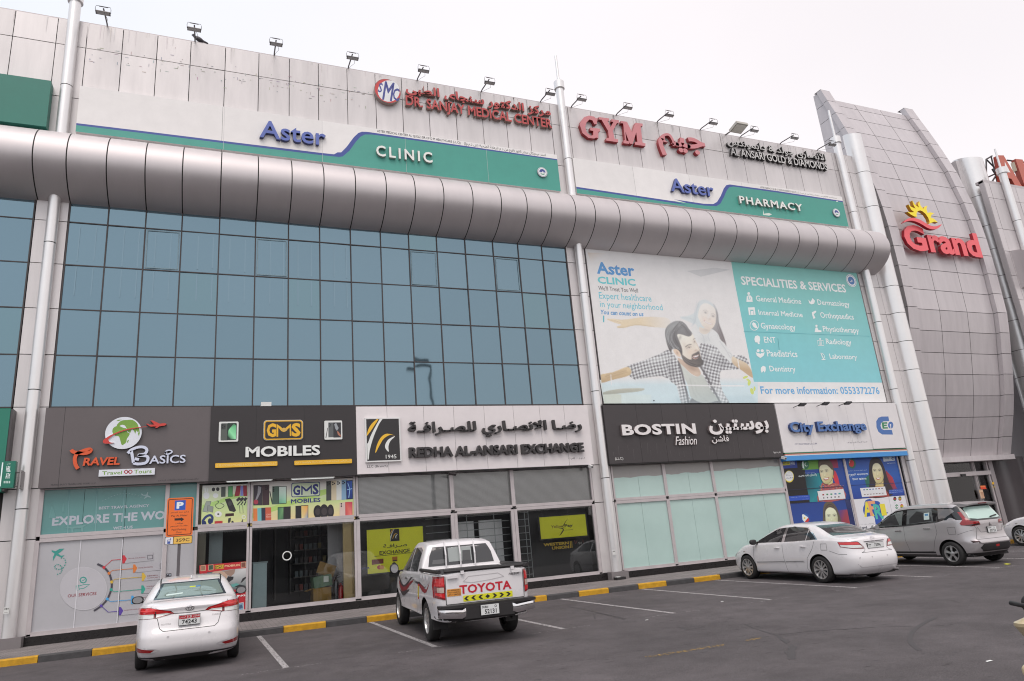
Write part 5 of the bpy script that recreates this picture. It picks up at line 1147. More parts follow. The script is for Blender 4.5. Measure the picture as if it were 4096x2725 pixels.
fc = r.fill(mm([(200, 720), (300, 712), (345, 738), (385, 698), (420, 770), (455, 850), (476, 890), (482, 940), (502, 1040), (460, 1104), (390, 1088), (300, 1028), (250, 965), (226, 880)]), C(238, 228, 220), 5, 2, 1, (mm([(260, 780)])[0], mm([(470, 980)])[0], C(222, 200, 186)))
hr = r.fill(mm([(60, 690), (75, 636), (120, 588), (190, 556), (264, 562), (312, 598), (347, 650), (388, 706), (348, 744), (250, 716), (207, 724), (234, 800), (266, 890), (266, 975), (215, 910), (150, 892), (130, 938), (92, 862), (68, 770)]), C(128, 126, 130), 7, 3, 1, (mm([(200, 580)])[0], mm([(170, 900)])[0], C(66, 58, 62)))
r.strands(mm([(250, 580), (150, 640), (110, 740), (150, 850), (200, 900)]), 22, 26, C(178, 176, 180), .5, hr); r.strands(mm([(250, 600), (170, 680), (150, 780), (190, 870)]), 18, 30, C(48, 42, 46), .6, hr); r.strands(mm([(250, 590), (310, 640), (350, 720)]), 10, 16, C(60, 54, 58), .5, hr)
r.blob(*mm([(240, 760)])[0], 12, 26, C(120, 110, 110), .5, 20); r.fill([(x+0*y, y) for x, y in mm([(160, 905), (195, 895), (238, 930), (250, 985), (220, 985), (180, 950)])], C(226, 196, 176), 4); r.blob(*mm([(208, 940)])[0], 9, 18, C(170, 126, 106), .7, -25)
bm_ = r.fill(mm([(246, 930), (272, 962), (330, 1010), (378, 1020), (384, 965), (430, 938), (470, 918), (482, 960), (496, 1000), (530, 1058), (484, 1108), (420, 1112), (336, 1084), (276, 1028)]), C(96, 84, 82), 9, 3, .96, (mm([(260, 940)])[0], mm([(460, 1080)])[0], C(52, 44, 44)))
r.strands(mm([(300, 990), (360, 1040), (440, 1090)]), 16, 16, C(36, 30, 32), .5, bm_); r.strands(mm([(290, 985), (370, 1050), (470, 1080)]), 8, 18, C(140, 124, 118), .4, bm_)
r.fill(mm([(392, 1000), (405, 978), (440, 970), (468, 962), (462, 985), (450, 1006), (420, 1016)]), C(216, 170, 160), 5); r.fill(mm([(396, 994), (420, 982), (464, 968), (455, 996), (424, 1008)]), C(90, 46, 48), 4); r.fill(mm([(400, 992), (425, 980), (462, 969), (455, 983), (420, 996)]), C(244, 240, 238), 3.5); r.stroke(mm([(388, 968), (430, 950), (470, 936)]), 8, C(70, 58, 56), .8, 6)
for p, rx, ry, c, op in (((345, 872), 26, 15, C(176, 146, 132), .55), ((415, 805), 14, 16, C(176, 150, 138), .5), ((450, 880), 12, 30, C(240, 224, 214), .7), ((430, 912), 16, 8, C(180, 136, 120), .6), ((370, 930), 30, 24, C(228, 196, 178), .5), ((300, 860), 26, 60, C(206, 184, 172), .35)): r.blob(*mm([p])[0], rx, ry, c, op, -30, fc)
r.stroke(mm([(308, 868), (340, 846), (374, 838)]), 7, C(62, 52, 52), .85, 4); r.stroke(mm([(402, 778), (422, 764)]), 5, C(72, 62, 62), .8, 4); r.stroke(mm([(322, 888), (348, 866), (376, 868)]), 3, C(60, 48, 46), .8, 3); r.blob(*mm([(352, 876)])[0], 6, 5, C(50, 40, 40), .9); r.blob(*mm([(338, 882)])[0], 5, 3, C(240, 236, 234), .7); r.blob(*mm([(418, 806)])[0], 4, 6, C(60, 50, 50), .9)
r.stroke(mm([(442, 826), (460, 872), (472, 904), (448, 918)]), 3, C(190, 152, 136), .7, 4)
# girl's sleeve and forearm over his shoulder
sv = r.fill(mm([(690, 740), (745, 800), (830, 900), (882, 985), (862, 1060), (790, 998), (700, 895)]), C(221, 216, 218), 5, 3); r.stroke(mm([(720, 800), (790, 900), (850, 1000)]), 6, C(186, 182, 188), .6, 7, clip=sv); r.stroke(mm([(820, 930), (860, 960), (868, 1010)]), 3, C(170, 166, 172), .7, 4, clip=sv)
r.fill(mm([(872, 985), (945, 1018), (1050, 1072), (1114, 1180), (1116, 1242), (1000, 1162), (878, 1070)]), C(226, 204, 182), 5, 3, 1, (mm([(960, 1010)])[0], mm([(940, 1120)])[0], C(194, 160, 124)))
r.stroke([(716, 1103), (1230, 1108)], 9, C(240, 232, 234), .9, 3, 0); r.stroke([(1180, 895), (1193, 975)], 7, C(238, 230, 230), .9, 3, 0); r.stroke([(183, 1020), (190, 1100)], 7, C(234, 226, 228), .8, 3, 0)
_g = np.clip(.10+.10*np.clip((1000-r.Y)/500, 0, 1), 0, 1)[..., None]; r.img = r.img*(1-_g)+np.array(BG)*_g
_h = (np.clip((r.Y-1080)/170, 0, 1)*.3)[..., None]; r.img = r.img*(1-_h)+np.array(C(206, 222, 230))*_h
r.img *= 1+r.rng.normal(0, .012, r.img.shape[:2])[..., None]
r.emit(a, (x0, x1, z0, z1))
tq = a.w([(1130, 138), (1150, 260), (1200, 520), (1260, 830), (1307, 1076), (2303, 1082)]); tq = [(tq[0][0], z1)]+tq[1:-1]+[(x1, tq[-1][1]), (x1, z1)]
a.wpoly(tq, [C(128, 188, 182), C(126, 191, 188), C(126, 192, 196), C(128, 193, 201), C(134, 194, 204), C(134, 194, 204), C(126, 184, 178)])
a.poly([(0, 60), (160, 66), (110, 100), (30, 150)], [C(224, 205, 196), BG, BG, BG]); a.poly([(780, 205), (1000, 180), (1120, 195), (890, 250)], C(210, 203, 206))
for ex, ey, w_, h_, r_ in ((1240, 1040, 22, 9, -20), (1270, 1085, 12, 22, 10), (1292, 1150, 14, 26, -15), (1262, 1062, 16, 8, 30), (1312, 1130, 8, 18, 0)): a.ell(ex, ey, w_, h_, C(206, 212, 120), rot=r_)
a.line([(127, 556), (127, 608)], .05, C(90, 176, 190))
for tx, ll, ur, col, bd, sh in (('Aster', (75, 227), (361, 156), C(92, 148, 204), .03, 0), ('CLINIC', (82, 303), (372, 268), C(108, 196, 204), .03, 0), ("We'll Treat You Well", (87, 356), (393, 342), C(66, 62, 66), 0, 0),
        ('Expert healthcare', (95, 438), (497, 397), C(96, 188, 206), 0, 0), ('in your neighborhood', (103, 503), (585, 468), C(96, 188, 206), 0, 0), ('You can count on us', (106, 545), (437, 527), C(66, 140, 196), .02, .25),
        ('For more information: 0553372276', (1365, 1172), (2285, 1116), C(104, 164, 212), .018, 0), ('SPECIALITIES & SERVICES', (1212, 314), (2021, 311), C(236, 230, 230), .022, 0)):
    a.text(tx, ll, ur, col, bold=bd, shear=sh)
WT = C(234, 230, 230)
for tx, ll, ur in (('General Medicine', (1327, 443), (1672, 421)), ('Internal Medicne', (1347, 550), (1685, 529)), ('Gynaecology', (1368, 672), (1628, 624)), ('ENT', (1391, 768), (1473, 725)), ('Paediatrics', (1414, 877), (1641, 831)), ('Dentistry', (1436, 1008), (1628, 954)),
        ('Dermatology', (1813, 484), (2052, 445)), ('Orthopaedics', (1836, 588), (2084, 543)), ('Physiotherapy', (1857, 694), (2126, 651)), ('Radiology', (1881, 793), (2066, 744)), ('Laboratory', (1908, 908), (2111, 861))): a.text(tx, ll, ur, WT, bold=.01)
a.ell(1266, 382, 11, 11, WT); a.poly([(1248, 448), (1250, 405), (1264, 396), (1280, 398), (1294, 412), (1297, 448)], WT); a.line([(1262, 405), (1266, 430), (1276, 432), (1278, 415)], .03, C(118, 196, 200))
a.poly([(1260, 492), (1312, 490), (1320, 550), (1310, 552), (1302, 510), (1278, 510), (1280, 552), (1268, 552)], WT); a.poly([(1283, 520), (1302, 518), (1305, 552), (1285, 552)], WT)
a.line([(1310+34*math.cos(k*.35), 633+38*math.sin(k*.35)) for k in range(18)], .025, WT, closed=True); a.poly([(1300, 608), (1318, 615), (1330, 640), (1338, 655), (1318, 655), (1300, 640), (1292, 622)], WT)
a.poly([(1310, 742), (1316, 718), (1335, 711), (1352, 720), (1356, 745), (1350, 765), (1352, 780), (1338, 780), (1336, 768), (1318, 766)], WT)
for ex in (1340, 1372): a.ell(ex, 832, 12, 12, WT)
a.poly([(1320, 842), (1340, 852), (1355, 848), (1374, 852), (1390, 842), (1386, 868), (1358, 890), (1330, 872)], WT); a.ell(1356, 848, 8, 8, C(120, 196, 204))
a.poly([(1362, 965), (1378, 950), (1398, 958), (1400, 985), (1392, 1005), (1382, 990), (1368, 1006), (1360, 985)], WT)
a.poly([(1733, 430), (1752, 448), (1768, 418), (1786, 440), (1780, 462), (1758, 468), (1742, 458)], WT); a.poly([(1762, 530), (1790, 517), (1798, 527), (1776, 545), (1790, 575), (1774, 582), (1764, 550)], WT)
a.ell(1798, 637, 9, 9, WT); a.poly([(1784, 686), (1790, 652), (1804, 648), (1814, 670), (1836, 672), (1838, 686)], WT)
a.line([(1805, 752), (1852, 752), (1857, 790), (1810, 790)], .025, WT, closed=True); a.ell(1826, 740, 7, 7, WT); [a.line([(1820, 762+7*k), (1842, 762+7*k)], .02, WT) for k in range(4)]
a.line([(1832, 848), (1845, 880), (1855, 898)], .05, WT); a.line([(1838, 902), (1868, 900)], .04, WT); a.line([(1842, 850), (1858, 868), (1862, 890)], .03, WT)
q = a.w([(2071, 281)])[0]
for r_, c in ((.3, WT), (.27, C(104, 150, 190)), (.25, WT), (.19, C(78, 120, 176))): a.wpoly([(q[0]+r_*math.cos(2*math.pi*k/28), q[1]+r_*math.sin(2*math.pi*k/28)) for k in range(28)], c)
a.line([(2060, 285), (2070, 292), (2076, 275), (2084, 290)], .03, WT)
a.line([(1225, 680), (2215, 718)], .012, C(100, 172, 184)); a.line([(1495, 735), (1505, 825)], .016, C(70, 130, 140)); a.ell(521, 1223, 5, 5, C(40, 36, 36))
a.build('banner_print', bn)
mb = MB(); mb.box((x0-.03, YB+.01, z0), (x0-.001, FY, z1), C(90, 82, 84)); mb.box((x1+.001, YB+.01, z0), (x1+.05, FY, z1), C(120, 112, 114)); mb.build('banner_edge', 'attr', bn)
# dark return at its right
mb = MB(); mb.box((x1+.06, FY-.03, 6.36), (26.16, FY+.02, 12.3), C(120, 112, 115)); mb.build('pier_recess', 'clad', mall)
# --- travel agency window prints
YW = FY-.0075
t = thing('travel_window_print', (-2.5, YW, .9), 'white and teal travel agency window graphics with coloured arrows', 'window graphic')
a = Art('D', YW); tw = C(176, 176, 188)
a.text('BEST TRAVEL AGENCY', (931, 1270), (1408, 1218), tw, bold=.025); a.text('EXPLORE THE WO', (488, 1425), (1560, 1278), tw, bold=.035); a.text('WITH US', (1065, 1460), (1252, 1420), tw, bold=.03)
a.poly([(1330, 1118), (1345, 1122), (1352, 1130), (1378, 1128), (1390, 1105), (1398, 1105), (1395, 1135), (1422, 1150), (1425, 1158), (1390, 1152), (1362, 1168), (1356, 1164), (1374, 1146), (1350, 1138), (1335, 1135)], C(150, 172, 176))
for k in range(14): x = 960+28*k; y = 1190-70*math.sin(k/13*2.6); a.line([(x, y), (x+14, y-3)], .012, C(140, 166, 170))
fd = C(110, 148, 148)
a.poly([(600, 1440), (740, 1425), (830, 1408), (800, 1425), (780, 1440), (785, 1478), (765, 1478), (765, 1445), (690, 1450), (692, 1480), (675, 1482), (672, 1450)], fd); a.poly([(470, 1300), (478, 1260), (490, 1230), (502, 1258), (515, 1300), (530, 1350), (460, 1350)], C(104, 146, 146))
a.poly([(585, 1290), (590, 1225), (597, 1205), (603, 1225), (608, 1290)], C(104, 146, 146))
for x in (655, 915, 1172): a.line([(x, 1085), (x-18, 1515)], .03, C(112, 150, 152))
v = 'S'; tl = C(58, 142, 134)
a.poly([(487, 330), (525, 340), (560, 318), (608, 315), (575, 345), (548, 362), (575, 382), (610, 378), (590, 395), (575, 415), (572, 395), (530, 378), (500, 432), (500, 395), (515, 362), (488, 345)], tl, v)
lp = spline([(600, 405), (620, 440), (600, 490), (560, 512), (520, 500), (520, 475), (550, 465), (580, 485), (585, 515), (570, 545), (530, 562)], 4, False)
for k in range(0, len(lp)-1, 2): a.line(lp[k:k+2], .025, tl, v)
a.ell(787, 692, 222, 205, C(192, 184, 190), v); a.ell(785, 690, 218, 200, C(182, 174, 181), v)
a.text('OUR SERVICES', (637, 778), (912, 722), C(132, 42, 52), v, bold=.02)
a.line([(785+26*math.cos(k*.4), 612+24*math.sin(k*.4)) for k in range(16)], .016, tl, v, closed=True); a.line([(785+34*math.cos(k*.785), 612+31*math.sin(k*.785)) for k in range(8)], .012, tl, v, closed=True); a.line([(775, 612), (783, 620), (798, 604)], .016, tl, v)
a.line([(718, 665), (740, 660), (748, 705), (720, 710)], .016, tl, v, closed=True); a.line([(745, 668), (790, 655), (845, 655), (820, 672), (790, 690), (750, 695)], .016, tl, v)
a.line([(918, 460), (980, 493), (1028, 548), (1053, 630), (1048, 702), (1012, 790), (955, 855), (886, 902)], .045, C(70, 64, 74), v, sm=4)
for (x, y), (bx, by), (ex, ey), c, tx, ll, ur in (
        ((980, 493), (1055, 424), (1158, 416), C(196, 50, 62), 'TRAVEL INSURANCE', (1206, 415), (1372, 393)), ((1028, 548), (1060, 520), (1258, 503), C(206, 114, 54), 'HOTEL BOOKING', (1303, 505), (1440, 481)),
        ((1053, 630), (1080, 604), (1340, 582), C(204, 164, 62), 'OUTBOUND VISAS', (1388, 599), (1537, 576)), ((1048, 702), (1075, 722), (1335, 700), C(54, 150, 134), 'PACKAGES', (1383, 697), (1480, 681)),
        ((1012, 790), (1040, 814), (1240, 797), C(70, 150, 206), 'CHAUFFEUR', (1286, 787), (1400, 768)), ((955, 855), (1020, 914), (1125, 905), C(86, 60, 150), 'FLIGHTBOOKING', (1173, 903), (1314, 879))):
    a.poly([(ex+20, ey-48), (ex+290, ey-66), (ex+290, ey+10), (ex+20, ey+38)], C(172, 164, 171), v)
    a.line([(x, y), (bx, by), (ex, ey)], .014, c, v); a.ell(x, y, 14, 14, c, v); a.poly([(ex-2, ey-38), (ex+16, ey-38), (ex+38, ey-4), (ex+14, ey+38), (ex-4, ey+40)], c, v); a.text(tx, ll, ur, C(120, 50, 58), v, bold=.012)
a.text('INBOUND &', (1388, 580), (1487, 560), C(120, 50, 58), v, bold=.012); a.text('HOLIDAY', (1383, 680), (1462, 662), C(120, 50, 58), v, bold=.012)
a.line([(1392, 378), (1440, 376), (1440, 410), (1392, 414)], .014, C(70, 66, 76), v, closed=True); a.line([(1510, 458), (1540, 456), (1540, 500), (1510, 502)], .012, C(70, 66, 76), v, closed=True)
a.poly([(1568, 552), (1616, 548), (1617, 578), (1569, 582)], C(50, 46, 54), v); a.ell(1582, 560, 5, 5, tw, v); a.line([(1594, 560), (1612, 558)], .012, tw, v); a.line([(1594, 568), (1612, 566)], .012, tw, v)
for x, x2 in ((765, 700), (1157, 1105), (1540, 1490)): a.line([(x, 230), (x2-8, 1085)], .022, C(206, 198, 205), v)
a.build('film_print', t)
# --- phone shop posters above the door
def vinyl(name, v4, v, label, bgcols, Yp=FY-.02, cat='poster'):
    x0, x1, z0, z1 = rect(v4, Yp); t = thing(name, ((x0+x1)/2, Yp, z0), label, cat)
    mb = MB(); mb.box((x0, Yp, z0), (x1, Yp+.012, z1), bgcols[0]); mb.build('poster_sheet', 'ink', t)
    a = Art(v, Yp); n = 6
    for i in range(n):
        za, zb = z0+(z1-z0)*i/n, z0+(z1-z0)*(i+1)/n
        f = lambda t_: mix(bgcols[min(int(t_*(len(bgcols)-1)), len(bgcols)-2)], bgcols[min(int(t_*(len(bgcols)-1))+1, len(bgcols)-1)], t_*(len(bgcols)-1)-min(int(t_*(len(bgcols)-1)), len(bgcols)-2))
        a.wpoly([(x0, za), (x1, za), (x1, zb), (x0, zb)], [f(i/n), f(i/n), f((i+1)/n), f((i+1)/n)])
    return t, a, (x0, x1, z0, z1)
def ph(a, pts, c, c2=None, cam_=None):
    a.poly(pts, c)
    if c2:
        cx = sum(p[0] for p in pts)/4; cy = sum(p[1] for p in pts)/4
        sc = [(cx+(x-cx)*.86, cy+(y-cy)*.93) for x, y in pts]; a.poly(sc, c2 if isinstance(c2[0], tuple) else c2)
    if cam_:
        for ex, ey in cam_: a.ell(ex, ey, 7, 8, C(24, 22, 26), n=10)
cream, lg, pkc = C(214, 204, 150), C(196, 208, 140), C(208, 198, 200)
t, a, r = vinyl('phone_poster', [('E', 602, 898), ('E', 1575, 850), ('E', 1580, 1240), ('E', 592, 1305)], 'E', 'long poster of smartphones with a blue framed badge above the glass door', [C(220, 186, 130), C(220, 204, 160), C(190, 206, 140), C(212, 202, 196), C(206, 196, 196)])
a.poly([(602, 1190), (900, 1090), (1250, 970), (1574, 900), (1576, 940), (1300, 1010), (950, 1120), (600, 1240)], C(176, 200, 112))
ph(a, [(622, 922), (705, 920), (705, 1112), (620, 1113)], C(60, 52, 60)); a.poly([(665, 930), (695, 940), (690, 990), (655, 1060), (640, 1100), (630, 1090), (660, 1000)], C(150, 144, 152)); a.ell(645, 1080, 22, 22, C(170, 60, 76)); ph(a, [(705, 920), (771, 915), (771, 1108), (706, 1112)], C(70, 48, 54), None, [(740, 928), (740, 945), (740, 962), (756, 940), (756, 956)]); a.line([(776, 980), (800, 1100)], .025, C(36, 34, 38))
ph(a, [(800, 933), (858, 930), (858, 1102), (798, 1103)], C(74, 94, 84), None, [(812, 945), (812, 962), (812, 978)]); ph(a, [(858, 932), (934, 930), (934, 1096), (858, 1100)], C(60, 70, 64), [C(216, 222, 216), C(220, 226, 220), C(128, 186, 156), C(96, 160, 130)])
nb = C(48, 52, 116)
x0, x1, z0, z1 = rect([('E', 978, 900), ('E', 1250, 890), ('E', 1250, 1024), ('E', 980, 1036)], a.Y); a.wpoly(rbox(x0, x1, z0, z1, .05), nb); a.wpoly(rbox(x0+.02, x1-.02, z0+.02, z1-.02, .04), C(200, 206, 180))
a.text('G', (995, 1020), (1062, 922), nb, bold=.04); a.text('S', (1178, 1012), (1236, 908), nb, bold=.04); a.poly([(1072, 1015), (1073, 925), (1098, 942), (1120, 962), (1145, 940), (1172, 918), (1174, 1005), (1162, 1005), (1160, 950), (1130, 980), (1110, 980), (1086, 950), (1085, 1014)], nb); a.text('MOBILES', (975, 1096), (1254, 1040), nb, bold=.03)
for k, c in enumerate((C(70, 70, 70), C(206, 186, 160), C(210, 206, 204), C(130, 160, 190))): ph(a, [(1308+48*k, 885-4*k), (1362+48*k, 880-4*k), (1362+48*k, 1064-3*k), (1308+48*k, 1070-3*k)], c, None, [(1322+48*k, 900-4*k), (1322+48*k, 920-4*k), (1336+48*k, 910-4*k)])
ph(a, [(1494, 878), (1556, 874), (1560, 1052), (1498, 1057)], C(30, 34, 60), [C(40, 70, 150), C(60, 100, 190), C(30, 50, 120), C(26, 40, 100)]); a.line([(1510, 900), (1530, 960), (1520, 1040)], .02, C(150, 190, 230)); a.line([(1505, 965), (1552, 955)], .02, C(150, 190, 230))
for k, c in enumerate((C(216, 120, 66), C(112, 172, 176), C(48, 50, 66), C(196, 92, 70))): ph(a, [(620+38*k, 1142-3*k), (662+42*k, 1140-3*k), (662+42*k, 1290-4*k), (622+38*k, 1298-4*k)], c)
a.text('iQOO', (742, 1208), (792, 1190), C(226, 190, 180)); a.text('Neo6', (742, 1228), (795, 1210), C(226, 190, 180))
ph(a, [(850, 1130), (908, 1128), (908, 1276), (850, 1279)], C(40, 44, 46), [C(60, 110, 84), C(120, 160, 110), C(50, 80, 70), C(80, 120, 90)]); ph(a, [(906, 1126), (972, 1122), (972, 1272), (908, 1275)], C(46, 42, 46)); ph(a, [(1018, 1118), (1072, 1115), (1072, 1264), (1018, 1266)], C(38, 36, 40)); ph(a, [(1068, 1113), (1138, 1110), (1138, 1258), (1070, 1262)], C(30, 32, 40), [C(220, 180, 110), C(230, 160, 80), C(90, 150, 190), C(220, 200, 150)])
for ex, ey, w_, h_ in ((1228, 1172, 40, 62), (1288, 1170, 42, 68), (1348, 1168, 32, 64)): a.ell(ex, ey, w_, h_, C(38, 34, 38)); a.ell(ex, ey, w_*.62, h_*.5, C(66, 58, 60))
ph(a, [(1434, 1088), (1488, 1084), (1488, 1230), (1434, 1234)], C(206, 178, 172), None, [(1450, 1098), (1450, 1120)]); ph(a, [(1486, 1082), (1554, 1078), (1554, 1225), (1488, 1229)], C(190, 70, 80), [C(206, 80, 70), C(190, 60, 90), C(226, 130, 120), C(196, 70, 80)])
a.build('poster_print', t)
t, a, r = vinyl('accessory_poster', [('E', 145, 928), ('E', 578, 905), ('E', 572, 1312), ('E', 122, 1340)], 'E', 'poster of phone accessories, headphones and cables on a pale green ground, left of the door', [C(214, 198, 140), C(206, 208, 150), C(190, 206, 146), C(206, 208, 178), C(212, 206, 206)])
a.poly([(140, 1110), (300, 1060), (430, 1010), (570, 985), (572, 1020), (400, 1060), (135, 1160)], C(172, 200, 120)); dkc = C(52, 50, 54)
a.ell(178, 1020, 30, 32, C(216, 212, 216)); a.line([(165, 950), (168, 985)], .03, C(222, 218, 222)); a.line([(190, 950), (188, 985)], .03, C(222, 218, 222)); a.ell(245, 962, 16, 18, dkc); a.ell(285, 960, 16, 18, dkc); a.ell(265, 1020, 26, 22, C(222, 218, 220))
ph(a, [(318, 938), (360, 935), (358, 1030), (316, 1034)], C(80, 84, 80)); ph(a, [(384, 932), (428, 930), (426, 1030), (382, 1032)], C(50, 84, 62), C(90, 160, 100)); ph(a, [(462, 928), (505, 925), (490, 1022), (442, 1030)], C(150, 44, 60)); ph(a, [(520, 925), (560, 924), (562, 1025), (528, 1026)], C(150, 44, 60)); ph(a, [(500, 930), (525, 928), (525, 1022), (498, 1024)], C(130, 130, 200))
ph(a, [(175, 1075), (225, 1072), (195, 1180), (140, 1170)], C(110, 110, 112), C(150, 154, 148)); ph(a, [(190, 1110), (245, 1125), (240, 1180), (185, 1165)], C(96, 96, 98), C(140, 142, 138)); a.line([(275, 1070), (295, 1080), (262, 1115), (300, 1145), (345, 1115), (310, 1090)], .015, C(60, 70, 66), sm=4)
a.poly([(352, 1055), (395, 1045), (415, 1060), (458, 1160), (440, 1175), (395, 1165)], C(46, 44, 46)); a.ell(400, 1095, 18, 22, C(70, 68, 70))
for k in range(3): a.line([(465+35*k, 1070), (495+30*k, 1040)], .07, dkc); a.line([(470+32*k, 1110), (500+25*k, 1075)], .03, dkc)
a.line([(490, 1110), (495, 1185), (525, 1185), (520, 1110)], .012, C(80, 80, 84)); a.ell(290, 1195, 34, 28, C(220, 214, 212)); a.ell(290, 1195, 10, 8, dkc); a.poly([(358, 1190), (436, 1185), (438, 1210), (355, 1218)], C(64, 36, 40))
a.line([(150, 1300), (145, 1260), (175, 1220), (215, 1205), (235, 1230), (225, 1275)], .06, C(44, 58, 110), sm=4); a.ell(158, 1285, 20, 28, C(38, 50, 96)); a.ell(212, 1262, 20, 28, C(38, 50, 96))
a.poly([(256, 1262), (330, 1258), (330, 1285), (256, 1288)], C(180, 50, 54)); a.poly([(256, 1288), (330, 1285), (330, 1308), (256, 1312)], C(90, 86, 88)); a.poly([(385, 1235), (410, 1228), (405, 1268), (380, 1272)], dkc); a.line([(392, 1270), (380, 1302)], .04, dkc); a.line([(352, 1306), (402, 1302)], .03, dkc); a.poly([(415, 1260), (430, 1258), (450, 1298), (412, 1302)], dkc)
a.line([(530+16*math.cos(k*.5), 1222+16*math.sin(k*.5)) for k in range(13)], .02, C(224, 218, 210), closed=True); a.line([(520, 1245), (515, 1292)], .02, dkc); a.line([(515, 1262), (470, 1292)], .012, dkc); a.line([(517, 1265), (538, 1292)], .02, dkc)
a.build('poster_print', t)
t, a, r = vinyl('repair_poster', [('I', 60, 612), ('I', 702, 556), ('I', 690, 1240), ('I', 55, 1290)], 'I', 'red and grey phone repair poster in the shop window behind the white sedan', [C(176, 36, 46), C(176, 36, 46), C(170, 36, 46)], Yp=FY-.03)
a.poly([(160, 690), (692, 650), (692, 915), (600, 935), (150, 960)], [C(60, 66, 76), C(206, 198, 200), C(100, 106, 108), C(80, 110, 106), C(90, 96, 100)]); a.poly([(225, 715), (270, 685), (340, 680), (400, 705), (440, 750), (430, 790), (380, 770), (330, 740), (240, 740)], C(186, 152, 134)); a.poly([(390, 690), (545, 660), (530, 720), (480, 765), (440, 745), (410, 720)], C(150, 120, 108))
a.poly([(425, 800), (445, 760), (520, 765), (515, 800), (460, 838)], C(40, 38, 42)); a.poly([(640, 790), (680, 765), (695, 775), (640, 835), (610, 855)], C(44, 40, 44)); a.poly([(525, 900), (600, 870), (690, 890), (690, 915), (620, 920)], C(44, 46, 50)); a.poly([(450, 880), (560, 850), (600, 870), (520, 905), (440, 925)], C(96, 150, 146))
a.poly([(58, 615), (702, 557), (700, 640), (60, 720)], C(182, 38, 48)); a.text('MOBILES', (400, 637), (607, 592), C(226, 190, 150), bold=.02); a.poly([(266, 612), (388, 600), (388, 655), (268, 664)], C(226, 180, 50)); a.poly([(271, 616), (384, 605), (384, 650), (272, 659)], C(50, 42, 44)); a.text('GMS', (275, 655), (382, 607), C(226, 180, 50), bold=.03)
for x, c in ((75, C(150, 110, 90)), (180, C(60, 80, 66)), (618, C(120, 70, 60))): a.poly([(x, 622-x*.085), (x+68, 616-x*.085), (x+68, 690-x*.085), (x, 697-x*.085)], C(200, 170, 140)); a.poly([(x+6, 628-x*.085), (x+62, 623-x*.085), (x+62, 684-x*.085), (x+6, 690-x*.085)], c)
a.text('REPAIRING', (360, 1058), (677, 1003), C(232, 226, 226), bold=.03); a.poly([(560, 1125), (655, 1108), (657, 1215), (560, 1228)], C(206, 200, 204)); a.poly([(566, 1132), (650, 1116), (650, 1208), (566, 1220)], C(126, 150, 172)); a.poly([(580, 1160), (630, 1140), (645, 1180), (600, 1200)], C(70, 90, 120))
a.build('poster_print', t)
# --- yellow exchange posters behind glass
yl, yd = C(244, 230, 52), C(52, 48, 44)
Yp = FY+.03
t, a, r = vinyl('yellow_exchange_poster', [('F', 160, 1345), ('F', 684, 1308), ('F', 700, 1700), ('F', 165, 1770)], 'F', 'yellow poster with dark square logo and word EXCHANGE, left exchange window', [yl, yl, yl], Yp=Yp)
x0, x1, z0, z1 = rect([('F', 372, 1335), ('F', 467, 1328), ('F', 470, 1450), ('F', 376, 1456)], a.Y); ansari_logo(a, lambda u, v_: (x0+(x1-x0)*u, z0+(z1-z0)*v_))
a.text(ar('صـرافـة'), (313, 1525), (538, 1462), yd, bold=.02); a.text('EXCHANGE', (278, 1580), (563, 1520), yd, bold=.025)
views_h = ('H2', (1500, 2120, 700/2195)); VW['H2'] = views_h[1]
a.v = 'H2'; a.poly([(215, 338), (280, 333), (281, 392), (216, 398)], C(196, 120, 50)); a.poly([(225, 380), (270, 376), (272, 392), (226, 397)], C(60, 50, 44)); a.poly([(-40, 375), (105, 360), (106, 420), (-40, 440)], C(130, 60, 50)); a.poly([(-10, 330), (600, 270), (600, 275), (-10, 336)], yd)
a.ell(55, 470, 30, 26, C(196, 60, 50)); a.ell(85, 468, 30, 26, C(220, 140, 50)); a.text('VISA', (-170, 500), (-70, 462), C(50, 60, 120), bold=.03, shear=.2); a.ell(240, 430, 28, 24, yd); a.build('poster_print', t)
t, a, r = vinyl('yellow_pay_poster', [('J', 650, 755), ('J', 1224, 712), ('J', 1252, 978), ('J', 674, 1027)], 'J', 'plain yellow poster with thin dark swoosh logo, right exchange window', [yl, yl, yl], Yp=Yp)
a.text('Yellow', (800, 892), (945, 842), C(140, 112, 50), bold=.02); a.text('Pay', (968, 885), (1068, 832), C(60, 54, 50), bold=.03); a.line([(1010, 762), (965, 830), (945, 875), (980, 890)], .022, yd, sm=5, taper=True); a.line([(890, 890), (935, 890), (950, 910), (925, 955), (900, 982)], .04, yd, sm=5, taper=True); a.line([(955, 914), (1070, 906)], .012, C(120, 100, 50)); a.build('poster_print', t)
x0, x1, z0, z1 = r; mb = MB(); mb.box((x0-.05, Yp+.013, z0-.05), (x1+.05, Yp+.03, z1+.05), C(40, 36, 38)); mb.build('poster_backing', 'ink', t)
t = thing('remittance_lettering', (10.3, FY+.03, 1.6), 'yellow two line window lettering on dark glass below the plain yellow poster', 'lettering')
a = Art('J', FY+.03); a.text('WESTERN', (705, 1118), (1018, 1052), C(206, 168, 62), bold=.045); a.text('UNION', (810, 1160), (1022, 1100), C(206, 168, 62), bold=.045); a.poly([(1032, 1050), (1040, 1050), (1046, 1135), (1038, 1136)], C(206, 168, 62)); a.poly([(1052, 1048), (1060, 1048), (1066, 1133), (1058, 1134)], C(206, 168, 62))
a.line([(1090, 1040), (1105, 1085), (1125, 1045)], .014, C(170, 90, 86)); a.line([(1135, 1075), (1160, 1060), (1150, 1090), (1180, 1060), (1175, 1090)], .014, C(190, 180, 176)); a.line([(1195, 1030), (1200, 1075)], .014, C(170, 90, 86)); a.build('window_letters', t)
